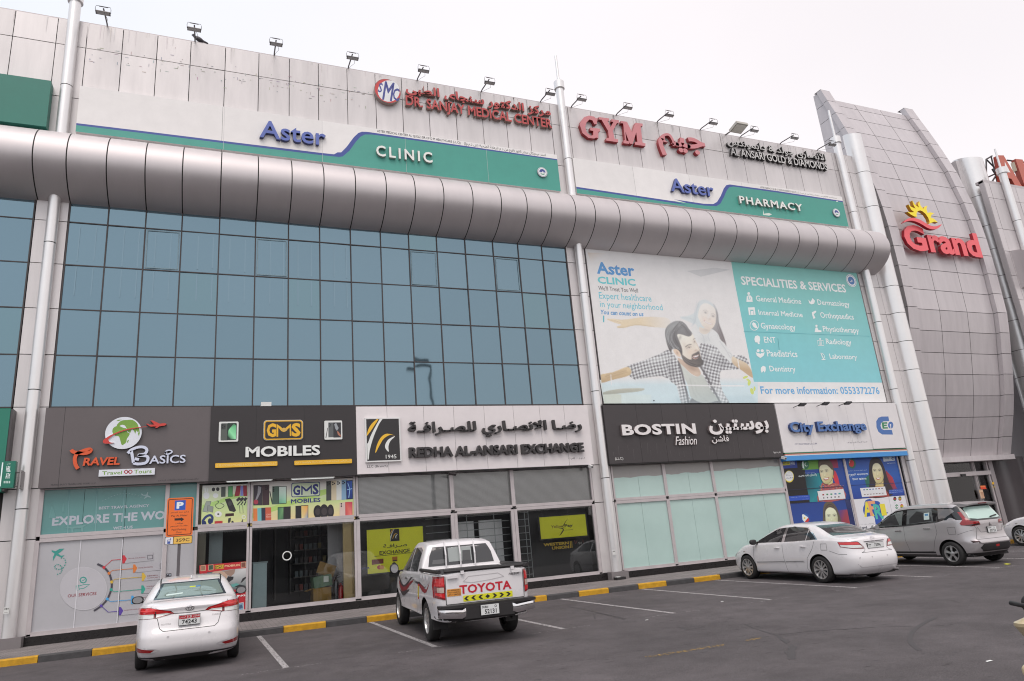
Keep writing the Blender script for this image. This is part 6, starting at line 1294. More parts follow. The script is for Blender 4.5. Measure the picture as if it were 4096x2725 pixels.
# --- money exchange window posters
Yc = FY-.02
def head(a, face, hair, skin, hc, eyes, mouth, nose=None, bg=None, extra=()):
    xs = [p[0] for p in hair+face]; ys = [p[1] for p in hair+face]; r = Raster('PC', min(xs)-14, min(ys)-14, max(xs)+14, max(ys)+14, 5.5, bg or hc)
    dk = mix(skin, C(92, 66, 50), .5); lt = mix(skin, C(244, 238, 214), .5); cx = sum(p[0] for p in face)/len(face); cy = sum(p[1] for p in face)/len(face)
    hm = r.fill(hair, hc, 7, 3); hx = [p for p in hair]
    for k in range(14):
        q = [hx[(k*2+n) % len(hx)] for n in range(4)]; q = [(x+(cx-x)*.14*(k % 4), y+(cy-y)*.10*(k % 4)) for x, y in q]; r.strands(q, 2, 8, tuple(v*(1.9 if k % 2 else .5) for v in hc), .5, hm)
    fm = r.fill(face, lt, 6, 3, 1, ((cx-40, cy-90), (cx+70, cy+130), mix(skin, dk, .45)))
    w_ = max(x for x, y in face)-min(x for x, y in face)
    for sx, op in ((-.5, .35), (.5, .55)): r.blob(cx+sx*w_, cy+20, w_*.16, w_*.6, dk, op, 0, fm)
    r.blob(cx, max(y for x, y in face)-8, w_*.4, 18, dk, .5, 0, fm); r.blob(cx-10, min(y for x, y in face)+40, w_*.25, 34, lt, .6, 0, fm)
    for ex, ey, e in eyes:
        r.blob(ex, ey-3, e*1.5, e*.9, mix(dk, hc, .3), .5, 0, fm); r.stroke([(ex-e*1.2, ey-e*.75), (ex, ey-e*1.25), (ex+e*1.25, ey-e*.75)], 6, mix(hc, (0, 0, 0), .3), .8, 4); r.blob(ex, ey+1, e*.95, e*.36, C(226, 222, 210), .7); r.blob(ex, ey, e*.5, e*.46, C(28, 20, 20), .95); r.stroke([(ex-e, ey+1), (ex, ey-e*.45), (ex+e, ey+1)], 4, C(40, 30, 28), .8, 3)
        r.blob(ex+(14 if ex > cx else -14), ey+56, 20, 16, C(206, 150, 120), .3, 0, fm)
    if nose: (ax, ay), (bx, by), (dx, dy) = nose[:3]; r.stroke(nose[:3], 5, dk, .4, 6, clip=fm); r.blob(dx+4, dy, 22, 7, dk, .6, 0, fm); r.blob(bx+14, by-14, 8, 22, lt, .8, 0, fm)
    if mouth:
        mx = sum(p[0] for p in mouth)/len(mouth); my = sum(p[1] for p in mouth)/len(mouth); r.fill([(mx+(x-mx)*1.05, my+(y-my)*1.15) for x, y in mouth], C(178, 98, 92), 5); r.fill([(mx+(x-mx)*.8, my-4+(y-my)*.5) for x, y in mouth], C(238, 234, 226), 4); r.stroke([(mx+(x-mx)*1.2, my+14+abs(x-mx)*-.05) for x in (min(p[0] for p in mouth), mx, max(p[0] for p in mouth))], 4, dk, .4, 6, clip=fm)
    r.emit(a)
db = C(34, 62, 132)
t, a, r = vinyl('smiling_woman_poster', [('PC', 85, 165), ('PC', 1165, 105), ('PC', 1322, 868), ('PC', 235, 940)], 'PC', 'window poster of a woman in a red patterned scarf on green, blue and black', [C(30, 54, 120), C(34, 66, 140), C(34, 70, 150)])
a.poly([(85, 165), (480, 142), (560, 560), (605, 915), (235, 940), (160, 560)], [C(26, 22, 24)]*6); a.poly([(520, 140), (860, 118), (900, 330), (480, 350)], C(104, 152, 58)); a.poly([(860, 118), (1075, 105), (1108, 310), (880, 330)], C(150, 42, 76)); a.poly([(520, 430), (830, 400), (840, 700), (780, 905), (608, 912), (545, 600)], [C(20, 60, 70), C(36, 140, 150), C(30, 130, 146), C(24, 120, 136), C(40, 130, 140), C(20, 70, 80)]); a.poly([(85, 180), (370, 165), (392, 312), (118, 328)], C(40, 62, 146))
a.text('INSTANT', (140, 268), (255, 212), C(40, 50, 110), bold=.02); a.poly([(138, 210), (258, 202), (262, 264), (142, 272)], C(214, 196, 40)); a.text('INSTANT', (145, 258), (253, 212), C(40, 46, 90), bold=.02); a.text('CASH', (264, 250), (332, 206), C(224, 224, 226), bold=.02); a.line([(258, 200), (340, 196), (342, 258), (262, 264)], .01, C(224, 224, 226), closed=True)
a.ell(528, 258, 66, 84, C(44, 110, 74), rot=-5); a.poly([(470, 215), (492, 190), (512, 335), (480, 310)], C(220, 224, 220)); a.ell(545, 255, 30, 34, C(222, 228, 222)); a.ell(553, 250, 25, 29, C(44, 110, 74))
a.ell(247, 465, 82, 104, C(216, 190, 60), rot=-5); a.ell(246, 458, 74, 90, C(220, 214, 216), rot=-5); a.text(ar('مجاناً'), (190, 452), (297, 425), C(60, 60, 110), bold=.01); a.text(ar('مفت'), (198, 502), (310, 470), C(60, 60, 110), bold=.02)
a.text(ar('أرسل الأموال بسرعة إلى باكستان'), (500, 410), (695, 388), C(214, 220, 222)); a.text(ar('پاکستان رقم بھیجیں').replace('ھ', ''), (415, 482), (722, 408), C(226, 230, 232), bold=.01)
a.poly([(215, 812), (600, 785), (612, 870), (220, 895)], C(40, 74, 170)); a.text(ar('بنك بك اپ رقم بھی سروس').replace('ھ', ''), (270, 838), (580, 806), C(214, 220, 232)); a.text(ar('سروسز دستياب'), (480, 866), (585, 848), C(214, 220, 232))
a.poly([(1010, 340), (1060, 380), (1100, 480), (1130, 620), (1060, 600), (1010, 480)], C(196, 50, 66)); a.poly([(820, 570), (880, 600), (1000, 580), (1090, 590), (1170, 640), (1195, 690), (1225, 860), (745, 905), (790, 700)], C(170, 84, 84), sm=2)
for k in range(60):
    x, y = random.uniform(800, 1190), random.uniform(610, 700); a.ell(x, y, 7, 7, random.choice([C(200, 130, 110), C(120, 60, 90), C(80, 90, 140), C(206, 160, 130)]), n=6)
for k in range(40):
    x, y = random.uniform(760, 860), random.uniform(610, 900); a.ell(x, y, 9, 9, random.choice([C(90, 120, 160), C(190, 160, 90), C(60, 70, 120)]), n=6)
a.poly([(880, 540), (1000, 500), (1005, 580), (940, 610), (880, 590)], C(206, 188, 132))
head(a, [(768, 330), (800, 270), (880, 260), (950, 290), (1000, 340), (1010, 400), (1000, 480), (960, 560), (900, 595), (850, 580), (810, 520), (785, 440)], [(755, 240), (770, 170), (820, 140), (900, 155), (970, 220), (1005, 300), (1025, 380), (1005, 440), (985, 360), (930, 300), (850, 262), (775, 330)], C(212, 196, 142), C(84, 66, 58), ((808, 385, 24), (893, 372, 26)), [(840, 505), (890, 490), (938, 482), (920, 520), (870, 532)], [(852, 400), (840, 455), (862, 468)], bg=C(70, 70, 80))
a.poly([(757, 235), (775, 175), (830, 142), (910, 160), (975, 225), (1012, 320), (990, 350), (940, 300), (850, 230), (800, 235), (775, 300)], C(98, 78, 66), sm=3); a.line([(1010, 450), (1015, 490)], .03, C(200, 160, 60))
a.poly([(733, 722), (1188, 682), (1226, 852), (765, 882)], C(216, 208, 212))
for k, c in enumerate((C(150, 50, 50), C(60, 120, 80), C(60, 140, 100), C(90, 110, 160), C(60, 150, 150))): a.poly([(820+70*k, 772-5*k), (850+72*k, 770-5*k), (852+72*k, 795-5*k), (822+70*k, 797-5*k)], c); a.poly([(835+65*k, 828-5*k), (855+66*k, 826-5*k), (857+66*k, 850-5*k), (837+65*k, 852-5*k)], C(110, 104, 110))
a.line([(190, 705), (1190, 635)], .02, C(40, 40, 60)); a.build('poster_print', t)
t, a, r = vinyl('long_hair_woman_poster', [('PC', 1180, 105), ('PC', 2135, 55), ('PC', 2290, 790), ('PC', 1330, 862)], 'PC', 'window poster of a long haired woman on blue with Bengali lettering', [C(34, 60, 140), C(40, 84, 160), C(38, 76, 156)])
a.poly([(1560, 500), (1680, 400), (1700, 640), (1600, 650)], C(34, 96, 84)); a.poly([(1930, 350), (2050, 480), (2110, 640), (2150, 700), (2040, 690), (1960, 560)], [C(150, 50, 70), C(180, 50, 60), C(150, 50, 70), C(60, 60, 130), C(120, 50, 80), C(120, 44, 60)])
a.ell(1345, 240, 64, 88, C(40, 100, 78), rot=-8); a.ell(1335, 235, 45, 62, C(196, 40, 46), rot=-8); a.line([(1295, 180), (1310, 165), (1300, 230)], .02, C(206, 214, 208))
a.text(ar('أرسل الأموال بسرعة إلى بنجلاديش'), (1270, 378), (1595, 340), C(206, 212, 224)); a.text('মুহূর্তেই বাংলাদেশে', (1268, 466), (1630, 396), C(226, 230, 236), bold=.01); a.text('টাকা পাঠান!', (1355, 532), (1588, 478), C(226, 230, 236), bold=.01)
a.poly([(1650, 220), (1690, 150), (1760, 128), (1830, 160), (1880, 240), (1930, 380), (1990, 560), (2060, 700), (2010, 810), (1640, 830), (1650, 600), (1640, 400)], C(50, 40, 44), sm=3); a.poly([(1760, 540), (1890, 520), (1895, 640), (1750, 660)], C(200, 176, 120)); a.poly([(1640, 800), (1750, 640), (1900, 640), (1990, 780), (2000, 815), (1640, 830)], C(150, 60, 56))
head(a, [(1698, 330), (1715, 260), (1760, 232), (1815, 245), (1855, 300), (1885, 400), (1895, 480), (1870, 550), (1810, 592), (1765, 570), (1725, 490), (1705, 410)], [(1680, 330), (1690, 230), (1740, 200), (1800, 205), (1850, 260), (1880, 360), (1800, 250), (1720, 260)], C(214, 194, 138), C(46, 36, 40), ((1738, 365, 23), (1826, 362, 23)), [(1762, 490), (1800, 488), (1842, 478), (1825, 512), (1790, 522)], [(1778, 380), (1774, 440), (1792, 454)], bg=C(46, 40, 54))
a.poly([(1878, 112), (2082, 100), (2092, 186), (1895, 206)], C(206, 206, 210)); a.text('City', (1920, 165), (1990, 122), C(50, 110, 150), bold=.02); a.text('Exchange', (1925, 188), (1998, 172), C(120, 130, 160)); a.ell(2055, 148, 24, 24, C(50, 80, 140)); a.ell(2060, 148, 12, 12, C(206, 206, 210)); a.text('State Bank of India', (1958, 240), (2102, 220), C(214, 218, 226), bold=.01)
a.poly([(1482, 668), (1920, 640), (1952, 790), (1520, 825)], C(214, 207, 212)); a.poly([(1985, 700), (2265, 675), (2272, 748), (1992, 768)], C(48, 76, 160)); a.text('সেভ করুন ব্যাংক একাউন্ট', (1992, 722), (2240, 695), C(206, 214, 230)); a.text('মোবাইলে টাকা', (1995, 750), (2228, 725), C(206, 214, 230))
for k in range(7): a.poly([(1540+52*k, 690-4*k), (1570+52*k, 688-4*k), (1571+52*k, 704-4*k), (1541+52*k, 706-4*k)], random.choice([C(60, 100, 160), C(150, 60, 60), C(120, 116, 120), C(70, 130, 100)])); a.poly([(1550+52*k, 775-4*k), (1580+52*k, 773-4*k), (1581+52*k, 786-4*k), (1551+52*k, 788-4*k)], C(130, 110, 110))
a.line([(1300, 622), (2260, 572)], .018, C(28, 40, 90)); a.line([(1815, 75), (1940, 640)], .014, C(28, 40, 90)); a.build('poster_print', t)
t, a, r = vinyl('lower_woman_poster', [('PC', 240, 945), ('PC', 1230, 880), ('PC', 1330, 1420), ('PC', 320, 1480)], 'PC', 'window poster of a woman with brown hair on blue', [C(40, 60, 120), C(36, 66, 140), C(34, 60, 130)])
a.poly([(1100, 1050), (1260, 1040), (1330, 1400), (1150, 1400)], [C(60, 60, 130), C(150, 60, 80), C(160, 50, 50), C(140, 50, 60)])
a.ell(532, 1195, 66, 84, C(50, 90, 160), rot=-8); a.poly([(472, 1130), (500, 1125), (580, 1180), (515, 1260), (480, 1220)], C(220, 218, 216)); a.poly([(580, 1182), (600, 1230), (570, 1262), (515, 1260)], C(196, 52, 48)); a.ell(516, 1190, 14, 16, C(216, 176, 60))
a.poly([(835, 1250), (840, 1050), (860, 950), (920, 900), (990, 910), (1060, 980), (1120, 1120), (1160, 1260), (1180, 1420), (830, 1420)], C(92, 78, 66), sm=3)
head(a, [(878, 1130), (885, 1060), (930, 1010), (990, 1010), (1050, 1050), (1085, 1130), (1095, 1220), (1080, 1330), (1010, 1390), (930, 1370), (890, 1280)], [(870, 1180), (870, 1040), (920, 960), (980, 950), (1030, 1010), (940, 1010)], C(206, 208, 166), C(80, 66, 56), ((938, 1155, 25), (1038, 1150, 25)), None, [(985, 1170), (972, 1230), (996, 1244)], bg=C(70, 66, 74)); a.build('poster_print', t)
t, a, r = vinyl('africa_poster', [('PC', 1335, 868), ('PC', 2298, 792), ('PC', 2440, 1440), ('PC', 1430, 1500)], 'PC', 'white window poster with a blue Africa map and coloured block letters', [C(214, 206, 212), C(214, 206, 212), C(214, 206, 212)])
a.poly([(1560, 960), (1575, 885), (1660, 855), (1700, 885), (1790, 895), (1830, 920), (1850, 1010), (1900, 1080), (1970, 1090), (1960, 1110), (1880, 1180), (1850, 1280), (1800, 1340), (1760, 1330), (1740, 1190), (1690, 1150), (1600, 1170), (1545, 1100), (1538, 1010)], C(40, 76, 160), sm=2)
for s_, ll, ur, c in (('A', (1560, 1172), (1682, 895), C(220, 200, 60)), ('F', (1668, 1155), (1738, 885), C(222, 150, 110)), ('R', (1762, 1212), (1852, 940), C(70, 170, 160)), ('I', (1868, 1150), (1912, 938), C(220, 200, 60))): a.text(s_, ll, ur, c, bold=.035)
for (x, y), c1, c2, c3 in (((2092, 855), C(40, 36, 38), C(170, 44, 46), C(44, 110, 66)), ((2180, 850), C(36, 34, 36), C(206, 176, 50), C(180, 50, 46)), ((2124, 990), C(50, 120, 84), C(224, 220, 222), C(50, 120, 84)), ((2212, 984), C(180, 50, 46), C(210, 186, 50), C(50, 120, 76))): a.ell(x, y, 28, 38, c1, n=20); a.ell(x, y, 26, 16, c2, n=20); a.ell(x, y+24, 20, 10, c3, n=20); a.ell(x, y, 8, 9, C(60, 50, 44), n=10)
a.text('Kenya', (2075, 932), (2112, 920), C(90, 90, 130)); a.text('Uganda', (2172, 925), (2215, 913), C(90, 90, 130)); a.text(ar('الأموال بكل سرعة'), (1455, 1318), (1720, 1275), C(120, 116, 126)); a.text('Send', (1480, 1385), (1600, 1330), C(50, 50, 70), bold=.03); a.line([(1982, 815), (2060, 1200)], .012, C(150, 144, 150)); a.build('poster_print', t)
# ------------------------------------------------------------------ vehicles (local axes: x forward, y left, z up)
MT['paint_white'] = mat('white_car_paint', (.74, .72, .73), rough=.28, coat=.8, noise=.03, nscale=2)
MT['paint_silver'] = mat('silver_car_paint', (.5, .475, .48), rough=.3, metal=.5, coat=.8, noise=.03, nscale=2)
MT['cream_paint'] = mat('cream_scooter_paint', C(196, 172, 138), rough=.3, coat=.5)
MT['tyre'] = mat('tyre_rubber', (.018, .017, .017), rough=.75, bump=.2, bscale=40)
MT['alloy'] = mat('alloy_rim', C(196, 188, 190), rough=.3, metal=.75)
MT['carglass'] = mat('tinted_car_glass', attr=True, rough=.03, spec=.7, coat=.3)
MT['lens'] = mat('lamp_lens', attr=True, rough=.08, coat=.7)
MT['chrome'] = mat('chrome', (.75, .73, .74), rough=.1, metal=1)
MT['black_plastic'] = mat('black_plastic', (.022, .02, .021), rough=.5)
MT['well'] = mat('wheel_well', (.008, .008, .008), rough=.9)
def curve(pts):
    xs = [p[0] for p in pts]; ys = [p[1] for p in pts]
    if xs[0] > xs[-1]: xs, ys = xs[::-1], ys[::-1]
    n = len(xs); d = [(ys[i+1]-ys[i])/(xs[i+1]-xs[i]) for i in range(n-1)]; m = [d[0]]+[0 if d[i-1]*d[i] <= 0 else 2*d[i-1]*d[i]/(d[i-1]+d[i]) for i in range(1, n-1)]+[d[-1]]
    def f(x):
        if x <= xs[0]: return ys[0]
        if x >= xs[-1]: return ys[-1]
        i = 0
        while x > xs[i+1]: i += 1
        h = xs[i+1]-xs[i]; t = (x-xs[i])/h
        return ys[i]*(1+2*t)*(1-t)**2+m[i]*h*t*(1-t)**2+ys[i+1]*t*t*(3-2*t)+m[i+1]*h*t*t*(t-1)
    return f
def clamp(v, a=0., b=1.): return max(a, min(b, v))
class Car:
    def __init__(s, name, label, cat, paint, xf, xr, W, top, belt, wroof, zb, nose, tail, wheels, wr, tyw, nf=5, nr=6, sf=.16, sr=.12, arch=.045, waist=.62, crease=0, beltw=.95, group=None, tuck=.9):
        s.root = thing(name, (0, 0, 0), label, cat, group); s.paint = paint; s.W = W; s.wr = wr
        T, B = curve(top), curve(belt); zroof = max(p[1] for p in top); NZ, TZ = curve(nose), curve(tail); xm, hl = (xf+xr)/2, (xf-xr)/2
        def sec(x):
            zt = T(x); zl = min(B(x), zt-.02); xc = (xf+xr)/2
            zc = T(x+sf) if x > 0 else T(x-sr)
            H = max(.05, zroof-B(0)); fr = clamp((zt-zl)/H); zc = max(zl+.008, min(zt-.02-.03*fr, zc-.03*fr)); fc = clamp((zc-zl)/(H-.05)); yb = W*beltw; yc = yb-.025+(wroof-yb+.025)*fc
            ym = yb+(yc-yb)*.5+.012*fc; zmid = zl+(zc-zl)*.52
            return [(0, zb), (.6*W, zb), (tuck*W, zb+.02), (.965*W, zb+.1), (.99*W, waist-.14), (W, waist), (.985*W, waist+(zl-waist)*.55), (yb+.012, zl-.02), (yb-.012, zl+.008), (ym, zmid), (yc, zc), (yc*.82, zc+(zt-zc)*.62), (yc*.45, zc+(zt-zc)*.93), (0, zt)]
        ss = [i/32-1 for i in range(1, 64)]
        end = [.975, .983, .989, .993, .9958, .9978, .999, .9997]
        ss = [-1]+[-e for e in end[::-1]]+[v for v in ss if abs(v) < .97]+end+[1]
        def smooth(t): t = clamp(t); return t*t*(3-2*t)
        rows = []
        for v in ss:
            x = xm+hl*v; n = nf if v > 0 else nr; p = (1-abs(v)**n)**(1/n) if abs(v) < 1 else 0
            ctl = sec(x); out = []
            cr = [(-ctl[1][0], ctl[1][1])]+ctl+[(-ctl[-2][0], ctl[-2][1])]
            for i in range(1, len(cr)-2):
                p0, p1, p2, p3 = cr[i-1], cr[i], cr[i+1], cr[i+2]; m = 3 if i > 2 else 2
                for k in range(m):
                    t = k/m; q = []
                    for c in (0, 1):
                        t1, t2 = (p2[c]-p0[c])*.42, (p3[c]-p1[c])*.42
                        q.append(p1[c]*(1+2*t)*(1-t)**2+t1*t*(1-t)**2+p2[c]*t*t*(3-2*t)+t2*t*t*(t-1))
                    out.append(q)
            out.append([0, ctl[-1][1]])
            row = []
            for y, z in out:
                b = smooth((abs(v)-.62)/.36); xx = x+((NZ(z)-xf) if v > 0 else (TZ(z)-xr))*b
                row.append((xx, max(0, y)*p, z))
            rows.append(row)
        nn = len(rows[0]); vs = []; fs = []
        for r in rows: vs += r
        for r in rows: vs += [(p[0], -p[1], p[2]) for p in r]
        off = len(rows)*nn
        for i in range(len(rows)-1):
            for j in range(nn-1):
                a, b, c, d = i*nn+j, (i+1)*nn+j, (i+1)*nn+j+1, i*nn+j+1
                fs.append((a, d, c, b)); fs.append((off+a, off+b, off+c, off+d))
        bm = bmesh.new(); bv = [bm.verts.new(p) for p in vs]
        for f in fs: bm.faces.new([bv[i] for i in f])
        bmesh.ops.remove_doubles(bm, verts=bm.verts, dist=.0012); bmesh.ops.dissolve_degenerate(bm, dist=.0005, edges=bm.edges); bmesh.ops.recalc_face_normals(bm, faces=bm.faces)
        s.bvh = BVHTree.FromBMesh(bm); me = bpy.data.meshes.new('body'); bm.to_mesh(me); bm.free()
        o = bpy.data.objects.new('body', me); COL.objects.link(o)
        cb = MB()
        for wx, wy in wheels:
            for sg in (1, -1): cb.lathe([(0, W-.36), (wr+arch, W-.36), (wr+arch, W+.2), (0, W+.2)] if sg > 0 else [(0, -W-.2), (wr+arch, -W-.2), (wr+arch, -W+.36), (0, -W+.36)], (wx, 0, wr+.01), 'y', 40)
        co = cb.build('cutter', 'dark'); co.location = (0, 0, 0); co.data.transform(Matrix.Translation(ORG[co.name]))
        bm = bmesh.new(); bm.from_mesh(co.data); bmesh.ops.remove_doubles(bm, verts=bm.verts, dist=.0005); bmesh.ops.recalc_face_normals(bm, faces=bm.faces); bm.to_mesh(co.data); bm.free()
        md = o.modifiers.new('b', 'BOOLEAN'); md.object = co; md.operation = 'DIFFERENCE'; md.solver = 'EXACT'
        dg = bpy.context.evaluated_depsgraph_get(); m2 = bpy.data.meshes.new_from_object(o.evaluated_get(dg)); o.modifiers.clear(); o.data = m2; bpy.data.objects.remove(co)
        m2.materials.clear(); m2.materials.append(MT[paint]); m2.materials.append(MT['well'])
        bm = bmesh.new(); bm.from_mesh(m2)
        for f in bm.faces:
            f.smooth = True; c = f.calc_center_median(); f.material_index = 0
            for wx, wy in wheels:
                r = math.hypot(c.x-wx, c.z-wr-.01)
                if r < wr+arch+.004 and all(math.hypot(v.co.x-wx, v.co.z-wr-.01) < wr+arch+.003 for v in f.verts) and abs(c.y) > W-.4: f.material_index = 1
            if c.z < zb+.012 and f.normal.z < -.6: f.material_index = 1
        for e in bm.edges:
            if len(e.link_faces) == 2 and (e.link_faces[0].material_index != e.link_faces[1].material_index or e.calc_face_angle(0) > rad(38)): e.smooth = False
        bm.to_mesh(m2); bm.free(); m2.name = 'body'; o.name = 'body'
        o.parent = s.root; ORG[o.name] = Vector(); s.body = o
        s.ymax = W
    AX = {'L': lambda a, b: ((a, 3, b), (0, -1, 0)), 'R': lambda a, b: ((a, -3, b), (0, 1, 0)), 'B': lambda a, b: ((-6, a, b), (1, 0, 0)), 'F': lambda a, b: ((6, a, b), (-1, 0, 0)), 'T': lambda a, b: ((a, b, 4), (0, 0, -1)),
          'DL': lambda a, b: (((a-6)*.70711, (a+6)*.70711, b), (.70711, -.70711, 0)), 'DR': lambda a, b: (((a-6)*.70711, -(a+6)*.70711, b), (.70711, .70711, 0))}   # rear corners; a = (x+|y|)/root 2
    def hit(s, ax, a, b, off):
        o, d = s.AX[ax](a, b); h = s.bvh.ray_cast(Vector(o), Vector(d))
        if h[0] is None: return None
        n = h[1] if h[1].dot(Vector(d)) < 0 else -h[1]
        return h[0]+n*off
    def decal(s, mb, ax, poly, col=(.5, .5, .5), off=.004, grid=.05, sm=0):
        if sm: poly = spline(poly, sm)
        bm = bmesh.new(); vv = [bm.verts.new((p[0], p[1], 0)) for p in poly]
        for t in tessellate_polygon([[Vector((p[0], p[1], 0)) for p in poly]]):
            try: bm.faces.new([vv[i] for i in t])
            except ValueError: pass
        for c in (0, 1):
            lo, hi = min(p[c] for p in poly), max(p[c] for p in poly); k = math.ceil(lo/grid)
            while k*grid < hi:
                no = [0, 0, 0]; no[c] = 1; co = [0, 0, 0]; co[c] = k*grid
                bmesh.ops.bisect_plane(bm, geom=bm.verts[:]+bm.edges[:]+bm.faces[:], plane_co=co, plane_no=no); k += 1
        bm.verts.index_update(); hits = [s.hit(ax, v.co.x, v.co.y, off) for v in bm.verts]
        d = Vector(s.AX[ax](0, 0)[1])
        n = len(mb.v); mp = {}
        for i, h in enumerate(hits):
            if h is not None: mp[i] = len(mb.v); mb.v.append(tuple(h))
        for f in bm.faces:
            ids = [v.index for v in f.verts]
            if all(i in mp for i in ids):
                p = [Vector(mb.v[mp[i]]) for i in ids]; nr = (p[1]-p[0]).cross(p[2]-p[0])
                if nr.dot(d) > 0: ids = ids[::-1]
                mb.f.append(tuple(mp[i] for i in ids)); mb.c.append(col); mb.mi.append(0)
        bm.free()
    def line(s, mb, ax, pts, wd=.008, col=(.02, .02, .02), off=.0025, sm=0, closed=False):
        if sm: pts = spline(pts, sm, closed)
        if closed: pts = list(pts)+[pts[0]]
        for (a, b), (c, d) in zip(pts[:-1], pts[1:]):
            v = Vector((c-a, d-b)); L = v.length
            if L < 1e-6: continue
            n = Vector((-v.y, v.x))/L*wd/2; k = max(1, int(L/.05))
            for i in range(k):
                q = []
                for t, sg in ((i/k, -1), ((i+1)/k, -1), ((i+1)/k, 1), (i/k, 1)):
                    q.append(s.hit(ax, a+v.x*t+n.x*sg, b+v.y*t+n.y*sg, off))
                if None in q: continue
                if (q[1]-q[0]).cross(q[2]-q[0]).dot(Vector(s.AX[ax](0, 0)[1])) > 0: q = q[::-1]
                mb.face(q, col)
    def text(s, mb, ax, t, p0, p1, col, off=.005, bold=0, shear=0, space=1.0):
        vs, fs, _ = glyphs(t, bold, shear, space, 2); h = [s.hit(ax, p0[0]+x*(p1[0]-p0[0]), p0[1]+y*(p1[1]-p0[1]), off) for x, y in vs]
        if any(q is None for q in h): return
        d = Vector(s.AX[ax](0, 0)[1])
        for f in fs:
            p = [h[i] for i in f]; nr = (p[1]-p[0]).cross(p[2]-p[0]); mb.face(p[::-1] if nr.dot(d) > 0 else p, col)
    def part(s, name, m, ax, poly, col=(.5, .5, .5), off=.004, grid=.05, sm=0, parent=None, both=False):
        o = None
        for a in ((ax, {'L': 'R', 'R': 'L'}.get(ax)) if both else (ax,)):
            mb = MB(); pl = poly
            s.decal(mb, a, pl, col, off, grid, sm); o = mb.build(name, m, parent or s.root, smooth=True)
        return o
    def plate(s, ax_x, y0, y1, z0, z1, texts, top=None):
        mb = MB(); mb.box((ax_x-.012, y1, z0), (ax_x+.02, y0, z1), C(214, 208, 210)); mb.box((ax_x-.008, y1-.006, z0-.006), (ax_x+.02, y0+.006, z1+.006), (.02, .02, .02)); o = mb.build('number_plate', 'attr', s.root)
        mb = MB()
        if top: mb.face([(ax_x-.0135, y0-.003, z1-(z1-z0)*.36), (ax_x-.0135, y1+.003, z1-(z1-z0)*.36), (ax_x-.0135, y1+.003, z1-.003), (ax_x-.0135, y0-.003, z1-.003)], top)
        for t, u0, v0, u1, v1, c in texts:
            vs, fs, _ = glyphs(t, .02, 0, 1, 2)
            for f in fs:
                p = [(ax_x-.0145, y0+(y1-y0)*(u0+(u1-u0)*vs[i][0]), z0+(z1-z0)*(v0+(v1-v0)*vs[i][1])) for i in f]
                nr = (Vector(p[1])-Vector(p[0])).cross(Vector(p[2])-Vector(p[0])); mb.face(p if nr.x < 0 else p[::-1], c)
        mb.build('plate_lettering', 'attr', o)
    def wheels(s, pos, spokes, double=False, rim=.66, hubcap=False, dark=False, w=.2):
        r = s.wr; proto = None
        for x, y in pos:
            for sg in (1, -1):
                if proto is None:
                    root = bpy.data.objects.new('wheel', None); COL.objects.link(root); root.parent = s.root; ORG[root.name] = Vector()
                    # as a mesh hub so the wheel itself is a part
                    bpy.data.objects.remove(root)
                    mb = MB(); h = w/2
                    mb.lathe([(r*.62, -h), (r*.9, -h), (r*.975, -h*.82), (r, -h*.5), (r, h*.5), (r*.975, h*.82), (r*.9, h), (r*rim+.012, h*.98), (r*rim, h*.8)], (0, 0, 0), 'y', 44)
                    proto = mb.build('wheel', 'tyre', s.root, auto=50)
                    mb = MB(); R = r*rim
                    mb.lathe([(R+.004, h*.8), (R+.006, h*.95), (R-.012, h*.95), (R-.02, h*.55), (R-.02, -h*.6)], (0, 0, 0), 'y', 44)
                    mb.lathe([(0, h*.86), (.03, h*.86), (.062, h*.7), (.062, h*.4)], (0, 0, 0), 'y', 20)
                    for k in range(spokes):
                        for dk in ((-.11, .11) if double else (0,)):
                            a = 2*math.pi*k/spokes; ca, sa = math.cos(a+dk*.5), math.sin(a+dk*.5); cb2, sb2 = math.cos(a+dk), math.sin(a+dk); wd0, wd1 = (.012, .02) if double else (.016, .028)
                            if hubcap: wd0, wd1 = .03, .055
                            p0 = Vector((.05*ca, h*.82, .05*sa)); p1 = Vector(((R-.012)*cb2, h*.72, (R-.012)*sb2)); t = Vector((-sa, 0, ca)); dn = Vector((0, -.03, 0))
                            q = [p0-t*wd0, p0+t*wd0, p1+t*wd1, p1-t*wd1]
                            mb.face(q[::-1]); mb.face([q[0], q[0]+dn, q[3]+dn, q[3]]); mb.face([q[1], q[2], q[2]+dn, q[1]+dn])
                    rm = mb.build('rim', 'alloy', proto, auto=35); ORG[rm.name] = Vector()
                    mb = MB(); mb.lathe([(0, h*.2), (R-.02, h*.2)], (0, 0, 0), 'y', 32); mb.build('dark_back_disc', 'well', proto)  # near-black disc fills the rim behind the spokes
                    wl = proto
                else: wl = copy_tree(proto, s.root)
                wl.location = (x, y*sg, r+.003); wl.rotation_euler = (0, random.uniform(0, 1), 0 if sg > 0 else math.pi)
